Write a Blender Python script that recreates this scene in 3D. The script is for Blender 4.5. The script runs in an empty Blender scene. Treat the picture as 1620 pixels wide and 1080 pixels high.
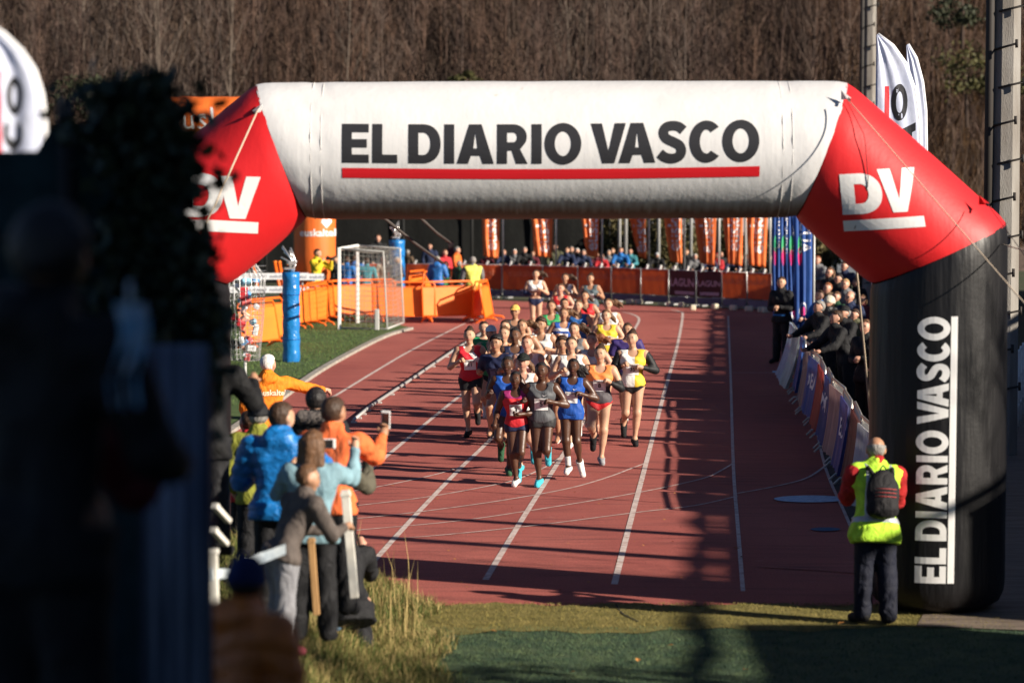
import bpy, bmesh, math, random
import numpy as np
from mathutils import Vector, Matrix, noise as mnoise
from mathutils.bvhtree import BVHTree

# ------------------------------------------------------------ camera, light
scene = bpy.context.scene
C = scene.collection
F_PX, CAM_H = 4500.0, 4.2
PITCH = math.atan(275 / F_PX)
cam_data = bpy.data.cameras.new('camera')
cam_data.sensor_width = 36.0
cam_data.lens = F_PX / 1620 * 36.0
cam_data.clip_start = 0.1
cam_data.clip_end = 2500
cam_data.dof.use_dof = True
cam_data.dof.focus_distance = 38.0
cam_data.dof.aperture_fstop = 1.75
cam = bpy.data.objects.new('camera', cam_data)
C.objects.link(cam)
cam.location = (0, 0, CAM_H)
cam.rotation_euler = (math.pi / 2 - PITCH, 0, 0)
scene.camera = cam

SUN_EL = math.radians(22.0)
SUN_AZ = math.atan2(0.89, -0.46)            # clockwise from +Y
sun_dir = Vector((math.sin(SUN_AZ) * math.cos(SUN_EL), math.cos(SUN_AZ) * math.cos(SUN_EL), math.sin(SUN_EL)))
world = bpy.data.worlds.new('World')
scene.world = world
world.use_nodes = True
wn = world.node_tree
sky = wn.nodes.new('ShaderNodeTexSky')
sky.sky_type = 'NISHITA'
sky.sun_disc = False
sky.air_density = 0.45
sky.dust_density = 0.1
sky.ozone_density = 2.5
sky.sun_elevation = SUN_EL
sky.sun_rotation = SUN_AZ
bgn = wn.nodes['Background']
bgn.inputs['Strength'].default_value = 0.05
wn.links.new(sky.outputs[0], bgn.inputs['Color'])
sl = bpy.data.lights.new('sun', 'SUN')
sl.energy = 5.0
sl.angle = math.radians(0.5)
sl.color = (1.0, 0.90, 0.76)
so = bpy.data.objects.new('sun', sl)
C.objects.link(so)
so.rotation_euler = sun_dir.to_track_quat('Z', 'Y').to_euler()
so.location = (20, -20, 40)
scene.view_settings.view_transform = 'Standard'
scene.view_settings.look = 'None'
scene.view_settings.gamma = 1.0
scene.view_settings.use_curve_mapping = False
scene.view_settings.exposure = 0.95

random.seed(5)
rng = np.random.default_rng(5)
R = math.radians

# ------------------------------------------------------------ pixel helpers
def ray(px, py):
    dx, dy = (px - 810) / F_PX, (540 - py) / F_PX
    cp, sp = math.cos(PITCH), math.sin(PITCH)
    return Vector((dx, cp + dy * sp, -sp + dy * cp))
def G(px, py, z=0.0):
    d = ray(px, py)
    t = (z - CAM_H) / d.z
    return Vector((d.x * t, d.y * t, z))
def At(px, py, Y):
    d = ray(px, py)
    t = Y / d.y
    return Vector((d.x * t, Y, CAM_H + d.z * t))

# ------------------------------------------------------------ materials
MATS = {}
def mat(name, col, rough=0.7, col2=None, nscale=6.0, bump=0.0, bscale=30.0, metal=0.0, spec=0.35, ndetail=4.0, mix=(0.35, 0.65),
        stretch=(1, 1, 1), alpha=1.0, trans=0.0, sheen=0.0, coord='Object', distort=0.0):
    if name in MATS:
        return MATS[name]
    m = bpy.data.materials.new(name)
    m.use_nodes = True
    nt = m.node_tree
    b = nt.nodes['Principled BSDF']
    b.inputs['Base Color'].default_value = (*col, 1)
    b.inputs['Roughness'].default_value = rough
    b.inputs['Metallic'].default_value = metal
    b.inputs['Specular IOR Level'].default_value = spec
    if alpha < 1: b.inputs['Alpha'].default_value = alpha
    if trans: b.inputs['Transmission Weight'].default_value = trans
    if sheen: b.inputs['Sheen Weight'].default_value = sheen
    if col2 is not None or bump:
        tc = nt.nodes.new('ShaderNodeTexCoord')
        mp = nt.nodes.new('ShaderNodeMapping')
        mp.inputs['Scale'].default_value = stretch
        nt.links.new(tc.outputs[coord], mp.inputs['Vector'])
    if col2 is not None:
        n = nt.nodes.new('ShaderNodeTexNoise')
        n.inputs['Scale'].default_value = nscale
        n.inputs['Detail'].default_value = ndetail
        nt.links.new(mp.outputs[0], n.inputs['Vector'])
        r = nt.nodes.new('ShaderNodeValToRGB')
        r.color_ramp.elements[0].position = mix[0]
        r.color_ramp.elements[1].position = mix[1]
        r.color_ramp.elements[0].color = (*col, 1)
        r.color_ramp.elements[1].color = (*col2, 1)
        nt.links.new(n.outputs['Fac'], r.inputs['Fac'])
        nt.links.new(r.outputs['Color'], b.inputs['Base Color'])
    if bump:
        n2 = nt.nodes.new('ShaderNodeTexNoise')
        n2.inputs['Scale'].default_value = bscale
        n2.inputs['Detail'].default_value = 5
        n2.inputs['Distortion'].default_value = distort
        nt.links.new(mp.outputs[0], n2.inputs['Vector'])
        bp = nt.nodes.new('ShaderNodeBump')
        bp.inputs['Strength'].default_value = 0.8
        bp.inputs['Distance'].default_value = bump
        nt.links.new(n2.outputs['Fac'], bp.inputs['Height'])
        nt.links.new(bp.outputs[0], b.inputs['Normal'])
    MATS[name] = m
    return m

def fabric(name, col, kind='cloth'):
    c2 = tuple(min(1, c * 0.72) for c in col)
    if kind == 'cloth':
        return mat('fabric_' + name, c2, 0.75, col, nscale=14, bump=0.035, bscale=8, stretch=(1, 1, .7), distort=1.6, spec=.25)
    if kind == 'jersey':
        return mat('jersey_' + name, c2, 0.6, col, nscale=10, bump=0.014, bscale=12, stretch=(1, 1, .4), distort=1.0, spec=.3)
    if kind == 'puffer':
        return mat('puffer_' + name, c2, 0.42, col, nscale=12, bump=0.025, bscale=11, stretch=(1, 1, 1.6), distort=1.2, spec=.5)

def stripe_mat(name, col, col2, axis='diag', pos=0.0, width=0.1, col3=None, soft=0.004):
    """two or three coloured jersey, split by the garment's own coordinates"""
    if name in MATS: return MATS[name]
    m = mat(name, col, 0.62, spec=.3)
    nt = m.node_tree
    b = nt.nodes['Principled BSDF']
    tc = nt.nodes.new('ShaderNodeTexCoord')
    sep = nt.nodes.new('ShaderNodeSeparateXYZ')
    nt.links.new(tc.outputs['Object'], sep.inputs[0])
    src = sep.outputs['X'] if axis == 'x' else sep.outputs['Z']
    if axis == 'diag':
        ad = nt.nodes.new('ShaderNodeMath'); ad.operation = 'MULTIPLY_ADD'
        nt.links.new(sep.outputs['X'], ad.inputs[0]); ad.inputs[1].default_value = 1.1
        nt.links.new(sep.outputs['Z'], ad.inputs[2]); src = ad.outputs[0]
    mr = nt.nodes.new('ShaderNodeMapRange')
    mr.inputs['From Min'].default_value = pos - 0.5
    mr.inputs['From Max'].default_value = pos + 0.5
    nt.links.new(src, mr.inputs['Value'])
    r = nt.nodes.new('ShaderNodeValToRGB')
    r.color_ramp.interpolation = 'CONSTANT'
    els = r.color_ramp.elements
    els[0].position = 0; els[0].color = (*col, 1)
    els[1].position = 0.5; els[1].color = (*col2, 1)
    e = els.new(min(.99, 0.5 + width)); e.color = (*(col3 or col), 1)
    nt.links.new(mr.outputs[0], r.inputs[0])
    nt.links.new(r.outputs[0], b.inputs['Base Color'])
    n2 = nt.nodes.new('ShaderNodeTexNoise'); n2.inputs['Scale'].default_value = 24
    nt.links.new(tc.outputs['Object'], n2.inputs['Vector'])
    bp = nt.nodes.new('ShaderNodeBump'); bp.inputs['Distance'].default_value = .006
    nt.links.new(n2.outputs['Fac'], bp.inputs['Height']); nt.links.new(bp.outputs[0], b.inputs['Normal'])
    return m

# ------------------------------------------------------------ object helpers
def tag(o, label=None, cat=None, group=None, kind=None):
    if label: o['label'] = label
    if cat: o['category'] = cat
    if group: o['group'] = group
    if kind: o['kind'] = kind
    return o
def thing(name, label, cat, loc=(0, 0, 0), rotz=0.0, group=None):
    o = bpy.data.objects.new(name, None)
    C.objects.link(o)
    o.location = loc
    o.rotation_euler = (0, 0, rotz)
    o.empty_display_size = .1
    return tag(o, label, cat, group)
def link(name, me, m=None, parent=None, smooth=None):
    o = bpy.data.objects.new(name, me)
    C.objects.link(o)
    if parent is not None: o.parent = parent
    if m is not None:
        if len(me.materials) == 0:
            me.materials.append(m)
        elif me.materials[0] is not m:
            o.material_slots[0].link = 'OBJECT'
            o.material_slots[0].material = m
    return o
def mesh_from(name, verts, faces, smooth=False):
    me = bpy.data.meshes.new(name)
    me.from_pydata([tuple(v) for v in verts], [], [tuple(f) for f in faces])
    if smooth:
        me.polygons.foreach_set('use_smooth', [True] * len(me.polygons))
    me.update()
    return me
def big_mesh(name, V, T, smooth=False, nside=3):
    me = bpy.data.meshes.new(name)
    V = np.asarray(V, np.float32); T = np.asarray(T, np.int32)
    me.vertices.add(len(V)); me.vertices.foreach_set('co', V.ravel())
    me.loops.add(T.size); me.loops.foreach_set('vertex_index', T.ravel())
    me.polygons.add(len(T))
    me.polygons.foreach_set('loop_start', np.arange(0, T.size, nside, dtype=np.int32))
    if smooth: me.polygons.foreach_set('use_smooth', np.ones(len(T), bool))
    me.update(calc_edges=True)
    me.validate()
    return me
class MB:
    """collects simple shapes into one mesh"""
    def __init__(s): s.v = []; s.f = []; s.sm = []
    def add(s, vs, fs, smooth=False):
        n = len(s.v)
        s.v += [tuple(v) for v in vs]; s.f += [tuple(i + n for i in f) for f in fs]; s.sm += [smooth] * len(fs)
        return s
    def box(s, c, size, rot=None, bev=0.0):
        x, y, z = size[0] / 2, size[1] / 2, size[2] / 2
        if bev > 0:
            b = min(bev, x * .9, y * .9, z * .9)
            vs = []
            for sx in (-1, 1):
                for sy in (-1, 1):
                    for sz in (-1, 1):
                        vs += [Vector((sx * (x - b), sy * (y - b), sz * z)), Vector((sx * (x - b), sy * y, sz * (z - b))), Vector((sx * x, sy * (y - b), sz * (z - b)))]
            bm = bmesh.new()
            for v in vs: bm.verts.new(v)
            r = bmesh.ops.convex_hull(bm, input=bm.verts)
            bmesh.ops.recalc_face_normals(bm, faces=bm.faces)
            bm.verts.index_update()
            vs = [v.co.copy() for v in bm.verts]; fs = [[v.index for v in f.verts] for f in bm.faces]
            bm.free()
        else:
            vs = [Vector((sx * x, sy * y, sz * z)) for sx in (-1, 1) for sy in (-1, 1) for sz in (-1, 1)]
            fs = [(0, 1, 3, 2), (4, 6, 7, 5), (0, 4, 5, 1), (2, 3, 7, 6), (0, 2, 6, 4), (1, 5, 7, 3)]
        if rot is not None: vs = [rot @ v for v in vs]
        c = Vector(c)
        return s.add([v + c for v in vs], fs)
    def tube(s, pts, rad, n=8, caps=True, smooth=True):
        pts = [Vector(p) for p in pts]
        if not hasattr(rad, '__len__'): rad = [rad] * len(pts)
        vs, fs = [], []
        up = None
        for i, p in enumerate(pts):
            d = (pts[min(i + 1, len(pts) - 1)] - pts[max(i - 1, 0)])
            d = d.normalized() if d.length > 1e-9 else Vector((0, 0, 1))
            if up is None: up = Vector((0, 0, 1)) if abs(d.z) < .9 else Vector((1, 0, 0))
            a = d.cross(up).normalized(); b = a.cross(d).normalized(); up = b
            for k in range(n):
                t = 2 * math.pi * k / n
                vs.append(p + (a * math.cos(t) + b * math.sin(t)) * rad[i])
        for i in range(len(pts) - 1):
            for k in range(n):
                k2 = (k + 1) % n
                fs.append((i * n + k, i * n + k2, (i + 1) * n + k2, (i + 1) * n + k))
        if caps:
            fs.append(tuple(reversed(range(n)))); fs.append(tuple(range((len(pts) - 1) * n, len(pts) * n)))
        return s.add(vs, fs, smooth)
    def mesh(s, name):
        me = bpy.data.meshes.new(name)
        me.from_pydata(s.v, [], s.f)
        me.polygons.foreach_set('use_smooth', s.sm)
        me.update()
        return me
    def build(s, name, m, parent=None, label=None):
        o = link(name, s.mesh(name), m, parent)
        if label: o['label'] = label
        return o
def copy_tree(o, parent=None):
    c = o.copy(); C.objects.link(c)
    if parent is not None: c.parent = parent
    for ch in list(o.children): copy_tree(ch, c)
    return c

# ------------------------------------------------------------ signed distance figures
def surface_nets(Fd, org, res):
    Fd = Fd.astype(np.float32)
    s = Fd < 0
    nx, ny, nz = Fd.shape
    c = [(i, j, k) for i in (0, 1) for j in (0, 1) for k in (0, 1)]
    cnt = np.zeros((nx - 1, ny - 1, nz - 1), np.int8)
    for i, j, k in c: cnt += s[i:nx - 1 + i, j:ny - 1 + j, k:nz - 1 + k]
    act = (cnt > 0) & (cnt < 8)
    idx = np.full(act.shape, -1, np.int64)
    ai = np.argwhere(act)
    if len(ai) == 0: return np.zeros((0, 3)), np.zeros((0, 4), int)
    idx[act] = np.arange(len(ai))
    vals = {cc: Fd[ai[:, 0] + cc[0], ai[:, 1] + cc[1], ai[:, 2] + cc[2]] for cc in c}
    acc = np.zeros((len(ai), 3)); n = np.zeros(len(ai))
    for a in c:
        for ax in range(3):
            if a[ax]: continue
            b = list(a); b[ax] = 1; b = tuple(b)
            va, vb = vals[a], vals[b]
            m = (va < 0) != (vb < 0)
            t = np.where(m, va / np.where(m, va - vb, 1), 0)
            p = np.array(a, float)[None, :].repeat(len(ai), 0); p[:, ax] += t
            acc[m] += p[m]; n[m] += 1
    V = (ai + acc / n[:, None]) * res + np.array(org)
    quads = []
    for ax in range(3):
        o1, o2 = [(1, 2), (2, 0), (0, 1)][ax]
        sl0 = [slice(None)] * 3; sl1 = [slice(None)] * 3
        sl0[ax] = slice(0, Fd.shape[ax] - 1); sl1[ax] = slice(1, Fd.shape[ax])
        sa, sb = s[tuple(sl0)], s[tuple(sl1)]
        e = np.argwhere(sa != sb)
        e = e[(e[:, o1] > 0) & (e[:, o2] > 0) & (e[:, o1] < Fd.shape[o1] - 1) & (e[:, o2] < Fd.shape[o2] - 1)]
        if len(e) == 0: continue
        flip = sa[e[:, 0], e[:, 1], e[:, 2]]
        q = []
        for d1, d2 in ((1, 1), (0, 1), (0, 0), (1, 0)):
            k = e.copy(); k[:, o1] -= d1; k[:, o2] -= d2
            q.append(idx[k[:, 0], k[:, 1], k[:, 2]])
        q = np.stack(q, 1)
        q[~flip] = q[~flip][:, ::-1]
        quads.append(q)
    Q = np.concatenate(quads)
    Q = Q[(Q >= 0).all(1)]
    return V, Q
def prim_bounds(p):
    if p[0] == 'rc':
        r = max(p[3], p[4]); a, b = np.array(p[1]), np.array(p[2])
        return np.minimum(a, b) - r, np.maximum(a, b) + r
    r = max(p[2]); c = np.array(p[1])
    return c - r, c + r
def sdf(prims, res, inflate=0.0, mod=None, pad=0.03):
    lo = np.min([prim_bounds(p)[0] for p in prims], 0) - pad - inflate
    hi = np.max([prim_bounds(p)[1] for p in prims], 0) + pad + inflate
    n = np.ceil((hi - lo) / res).astype(int) + 1
    ax = [lo[i] + np.arange(n[i]) * res for i in range(3)]
    Fd = np.full(n, 1.0, np.float32)
    for p in prims:
        k = p[-1]
        a, b = prim_bounds(p)
        m = k + inflate + 2.5 * res
        i0 = np.maximum(0, np.floor((a - m - lo) / res).astype(int)); i1 = np.minimum(n, np.ceil((b + m - lo) / res).astype(int) + 1)
        X = ax[0][i0[0]:i1[0]][:, None, None]; Y = ax[1][i0[1]:i1[1]][None, :, None]; Z = ax[2][i0[2]:i1[2]][None, None, :]
        if p[0] == 'rc':
            A, B = np.array(p[1]), np.array(p[2]); ba = B - A; bb = max(ba @ ba, 1e-9)
            px, py, pz = X - A[0], Y - A[1], Z - A[2]
            t = np.clip((px * ba[0] + py * ba[1] + pz * ba[2]) / bb, 0, 1)
            d = np.sqrt((px - t * ba[0]) ** 2 + (py - t * ba[1]) ** 2 + (pz - t * ba[2]) ** 2) - (p[3] + t * (p[4] - p[3]))
        else:
            cc, rr, M = np.array(p[1]), p[2], p[3]
            px, py, pz = X - cc[0], Y - cc[1], Z - cc[2]
            if M is not None:
                px, py, pz = (M[0][0] * px + M[0][1] * py + M[0][2] * pz, M[1][0] * px + M[1][1] * py + M[1][2] * pz, M[2][0] * px + M[2][1] * py + M[2][2] * pz)
            k0 = np.sqrt((px / rr[0]) ** 2 + (py / rr[1]) ** 2 + (pz / rr[2]) ** 2)
            k1 = np.sqrt((px / rr[0] ** 2) ** 2 + (py / rr[1] ** 2) ** 2 + (pz / rr[2] ** 2) ** 2)
            d = k0 * (k0 - 1) / np.maximum(k1, 1e-6)
        sl_ = (slice(i0[0], i1[0]), slice(i0[1], i1[1]), slice(i0[2], i1[2]))
        cur = Fd[sl_]
        h = np.maximum(k - np.abs(cur - d), 0) / max(k, 1e-6)
        Fd[sl_] = np.minimum(cur, d) - h * h * k * .25
    Fd -= inflate
    if mod is not None:
        Fd = mod(Fd, ax[0][:, None, None], ax[1][None, :, None], ax[2][None, None, :])
    # keep the rim outside so that the surface closes
    Fd[0] = Fd[-1] = 1; Fd[:, 0] = Fd[:, -1] = 1; Fd[:, :, 0] = Fd[:, :, -1] = 1
    return surface_nets(Fd, lo, res)

def vmul(v, s): return np.array(v, float) * s
class Rig:
    """joint positions of a figure; local frame: faces -Y, own left is +X"""
    def __init__(s, h, pose, male=False, wide=1.0):
        s.h, s.male, s.w = h, male, wide * (1.0 if male else 1.07)
        lean, side, twist = pose.get('lean', 4), pose.get('side', 0), pose.get('twist', 0)
        Mt = Matrix.Rotation(R(twist), 3, 'Z') @ Matrix.Rotation(R(side), 3, 'Y') @ Matrix.Rotation(R(lean), 3, 'X')
        s.tF = np.array(Mt @ Vector((0, -1, 0))); s.tL = np.array(Mt @ Vector((1, 0, 0))); s.tU = np.array(Mt @ Vector((0, 0, 1)))
        P = np.zeros(3)
        nod, turn, tilt = pose.get('nod', 0), pose.get('turn', 0), pose.get('tilt', 0)
        Mh = Matrix.Rotation(R(turn), 3, 'Z') @ Matrix.Rotation(R(tilt), 3, 'Y') @ Matrix.Rotation(R(nod), 3, 'X')
        s.hF = np.array(Mh @ Vector((0, -1, 0))); s.hL = np.array(Mh @ Vector((1, 0, 0))); s.hU = np.array(Mh @ Vector((0, 0, 1)))
        s.sw = (.122 if male else .110) * wide
        s.P = P
        s.neck = s.T(0.0, 0, .295)
        s.head = s.neck + vmul(s.hU, .105 * h) + vmul(s.hF, .012 * h)
        s.sh, s.el, s.wr, s.ha, s.hip, s.kn, s.an, s.toe = {}, {}, {}, {}, {}, {}, {}, {}
        def nrm(v, sd):
            v = np.array([v[1] * sd, -v[0], v[2]], float)
            return v / np.linalg.norm(v)
        for sd, k in ((1, 'L'), (-1, 'R')):
            s.sh[k] = s.T(0, sd * s.sw, .268)
            au, af = pose['arm' + k]
            s.el[k] = s.sh[k] + nrm(au, sd) * .168 * h
            fa = nrm(af, sd)
            s.wr[k] = s.el[k] + fa * .142 * h
            s.ha[k] = fa
            s.hip[k] = s.T(0, sd * .046, -.005)
            tu, ts = pose['leg' + k]
            s.kn[k] = s.hip[k] + nrm(tu, sd) * .238 * h
            s.an[k] = s.kn[k] + nrm(ts, sd) * .232 * h
            fd = nrm(pose.get('foot' + k, (1, .12, -.12)), sd)
            s.toe[k] = s.an[k] + fd * .105 * h + np.array([0, 0, -.022 * h])
        low = min(min(s.an[k][2] - .042 * h, s.toe[k][2] - .016 * h) for k in 'LR')
        dz = -low + pose.get('air', 0)
        if 'seat' in pose: dz = pose['seat']
        off = np.array([0, 0, dz])
        for d in (s.sh, s.el, s.wr, s.hip, s.kn, s.an, s.toe):
            for k in d: d[k] = d[k] + off
        s.P = s.P + off; s.neck = s.neck + off; s.head = s.head + off
    def T(s, f, l, u): return s.P + (s.tF * f + s.tL * l + s.tU * u) * s.h
    def Hd(s, f, l, u): return s.head + (s.hF * f + s.hL * l + s.hU * u) * s.h
    def tcoord(s, X, Y, Z):
        px, py, pz = X - s.P[0], Y - s.P[1], Z - s.P[2]
        return [(px * a[0] + py * a[1] + pz * a[2]) / s.h for a in (s.tF, s.tL, s.tU)]
    def hcoord(s, X, Y, Z):
        px, py, pz = X - s.head[0], Y - s.head[1], Z - s.head[2]
        return [(px * a[0] + py * a[1] + pz * a[2]) / s.h for a in (s.hF, s.hL, s.hU)]
    def rc(s, a, b, r1, r2, k=.025): return ('rc', a, b, r1 * s.h, r2 * s.h, k * s.h)
    def torso(s):
        w = s.w; m = s.male
        out = [s.rc(s.T(-.004, -.040 * w, .0), s.T(-.004, .040 * w, .0), (.058 if m else .053) * w, (.058 if m else .053) * w),
               s.rc(s.T(-.026, -.032, -.018), s.T(-.026, .032, -.018), .046 * w, .046 * w),
               s.rc(s.T(0, -.026 * w, .10), s.T(0, .026 * w, .10), (.053 if m else .043) * w, (.053 if m else .043) * w, .05),
               s.rc(s.T(.004, -.036 * w, .185), s.T(.004, .036 * w, .185), .055 * w, .055 * w, .05),
               s.rc(s.T(-.004, -.062 * w, .24), s.T(-.004, .062 * w, .24), .044 * w, .044 * w, .045),
               s.rc(s.T(-.006, -s.sw * .86, .268), s.T(-.006, s.sw * .86, .268), .034, .034, .04)]
        if not m:
            out += [s.rc(s.T(.038, -.036, .20), s.T(.030, -.036, .205), .030, .026, .03), s.rc(s.T(.038, .036, .20), s.T(.030, .036, .205), .030, .026, .03)]
        return out
    def neckp(s): return [s.rc(s.T(-.006, 0, .27), s.Hd(-.012, 0, -.045), .033, .028, .03)]
    def headp(s):
        M = [list(s.hL), list(-s.hF), list(s.hU)]
        e = lambda f, l, u, r, k=.012: ('el', s.Hd(f, l, u), tuple(x * s.h for x in r), M, k * s.h)
        return [e(-.010, 0, .012, (.046, .056, .054)), s.rc(s.Hd(.014, 0, -.012), s.Hd(.024, 0, -.050), .036, .020, .03),
                s.rc(s.Hd(.046, 0, .000), s.Hd(.0535, 0, -.016), .005, .0075, .008),
                s.rc(s.Hd(.026, -.017, -.018), s.Hd(.026, .017, -.018), .018, .018, .02),
                s.rc(s.Hd(.038, -.018, .016), s.Hd(.038, .018, .016), .010, .010, .012),
                e(-.006, .047, -.004, (.007, .013, .018)), e(-.006, -.047, -.004, (.007, .013, .018)),
                s.rc(s.Hd(.046, -.008, -.032), s.Hd(.046, .008, -.032), .0065, .0065, .008)]
    def armp(s, k, t0=0., t1=2., rs=1.0):
        out = []; a = 1.15 if s.male else 1.0
        A, B, D = s.sh[k], s.el[k], s.wr[k]
        r = lambda t: (.0325 + (.0245 - .0325) * t) * a * rs if t <= 1 else (.0235 + (.0155 - .0235) * (t - 1)) * a * rs
        if t0 < 1:
            e = min(1, t1)
            out.append(s.rc(A + (B - A) * t0, A + (B - A) * e, r(t0), r(e)))
            if t0 <= .3 <= e: out.append(s.rc(A + (B - A) * .25, A + (B - A) * .6, .0275 * a * rs, .0255 * a * rs, .02))
        if t1 > 1:
            b = max(1, t0)
            out.append(s.rc(B + (D - B) * (b - 1), B + (D - B) * (t1 - 1), r(b + 1e-6), r(t1), .015))
            if b < 1.2: out.append(s.rc(B + (D - B) * .15, B + (D - B) * .45, .0245 * a * rs, .0215 * a * rs, .02))
        return out
    def handp(s, k):
        D, f = s.wr[k], s.ha[k]
        return [s.rc(D, D + f * .026 * s.h, .016, .019, .012), s.rc(D + f * .02 * s.h, D + f * .048 * s.h, .019, .018, .01)]
    def fingers(s, k, curl=.9):
        """five tapered finger chains rooted in the palm"""
        mb = MB()
        D, f = Vector(s.wr[k]), Vector(s.ha[k]); h = s.h
        sd = 1 if k == 'L' else -1
        lat = Vector((0, 0, 1)).cross(f)
        lat = lat.normalized() if lat.length > .2 else Vector((1, 0, 0))
        pn = f.cross(lat).normalized() * sd
        if abs(pn.x) < .05: pass
        inward = -Vector(s.tL) * sd
        if pn.dot(inward) < 0: pn = -pn
        lat = pn.cross(f).normalized()
        if lat.z < 0: lat = -lat                       # thumb side up
        for j, (o, L) in enumerate(((.013, .040), (.0045, .044), (-.0045, .041), (-.013, .033))):
            p = D + f * .045 * h + lat * o * h
            pts = [p]; ang = 0
            for sg in (.42, .33, .25):
                ang += curl * .75
                p = p + (f * math.cos(ang) + pn * math.sin(ang)) * L * h * sg
                pts.append(p)
            mb.tube(pts, [.0062 * h, .0058 * h, .0052 * h, .0040 * h], 6)
        p = D + f * .020 * h + lat * .014 * h
        pts = [p, p + (f * .6 + lat * .7 + pn * .3).normalized() * .018 * h, p + (f * 1.0 + lat * .55 + pn * .7).normalized() * .036 * h]
        mb.tube(pts, [.0075 * h, .0068 * h, .005 * h], 6)
        return mb
    def legp(s, k, t0=0., t1=2., rs=1.0):
        out = []; A, B, D = s.hip[k], s.kn[k], s.an[k]; a = 1.06 if s.male else 1.0
        r = lambda t: (.0545 + (.034 - .0545) * t) * a * rs if t <= 1 else (.032 + (.0185 - .032) * (t - 1)) * a * rs
        if t0 < 1:
            e = min(1, t1)
            out.append(s.rc(A + (B - A) * t0, A + (B - A) * e, r(t0), r(e), .03))
        if t1 > 1:
            b = max(1, t0)
            out.append(s.rc(B + (D - B) * (b - 1), B + (D - B) * (t1 - 1), r(b + 1e-6), r(t1), .015))
            if b < 1.1:
                bk = -s.tF * .012 * s.h
                out.append(s.rc(B + (D - B) * .15 + bk, B + (D - B) * .45 + bk, .027 * rs, .024 * rs, .03))
                out.append(s.rc(B, B, .034 * rs, .034 * rs, .012))
        return out
    def footp(s, k):
        D, Tt = s.an[k], s.toe[k]
        d = Tt - D; d = d / np.linalg.norm(d)
        heel = D - d * .018 * s.h + np.array([0, 0, -.018 * s.h])
        return [s.rc(D, heel, .021, .022, .015), s.rc(heel, Tt, .021, .015, .015), s.rc(D, Tt, .020, .013, .02)]

# ------------------------------------------------------------ people
def to_mesh(name, VQ):
    V, Q = VQ
    return big_mesh(name, V, Q, smooth=True, nside=4)
def merge(me, mb, name):
    """append finger chains to a body mesh: one body object"""
    n = len(me.vertices)
    co = np.empty(n * 3, np.float32); me.vertices.foreach_get('co', co)
    q = np.empty(len(me.loops), np.int32); me.loops.foreach_get('vertex_index', q)
    vs = [tuple(v) for v in co.reshape(-1, 3)] + [tuple(v) for v in mb.v]
    fs = [tuple(x) for x in q.reshape(-1, 4)] + [tuple(i + n for i in f) for f in mb.f]
    out = mesh_from(name, vs, fs, True)
    bpy.data.meshes.remove(me)
    return out
def wob(X, Y, Z, a, f=1.0):
    w1 = np.sin(7 * f * X + 5 * f * Z) * 1.7 + np.sin(11 * f * Y - 6 * f * Z) * 1.3
    w2 = np.sin(17 * f * Z + 3 * w1 + 9 * f * X)
    return a * (.75 * (1 - 2 * np.abs(np.sin(14 * f * Z + 11 * f * X + w1 * 1.6))) * (.5 + .5 * np.sin(9 * f * X + 4 + w1)) + .5 * w2 + .35 * np.sin(53 * f * Z + 2.4 * w1 + 30 * f * Y))

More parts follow.
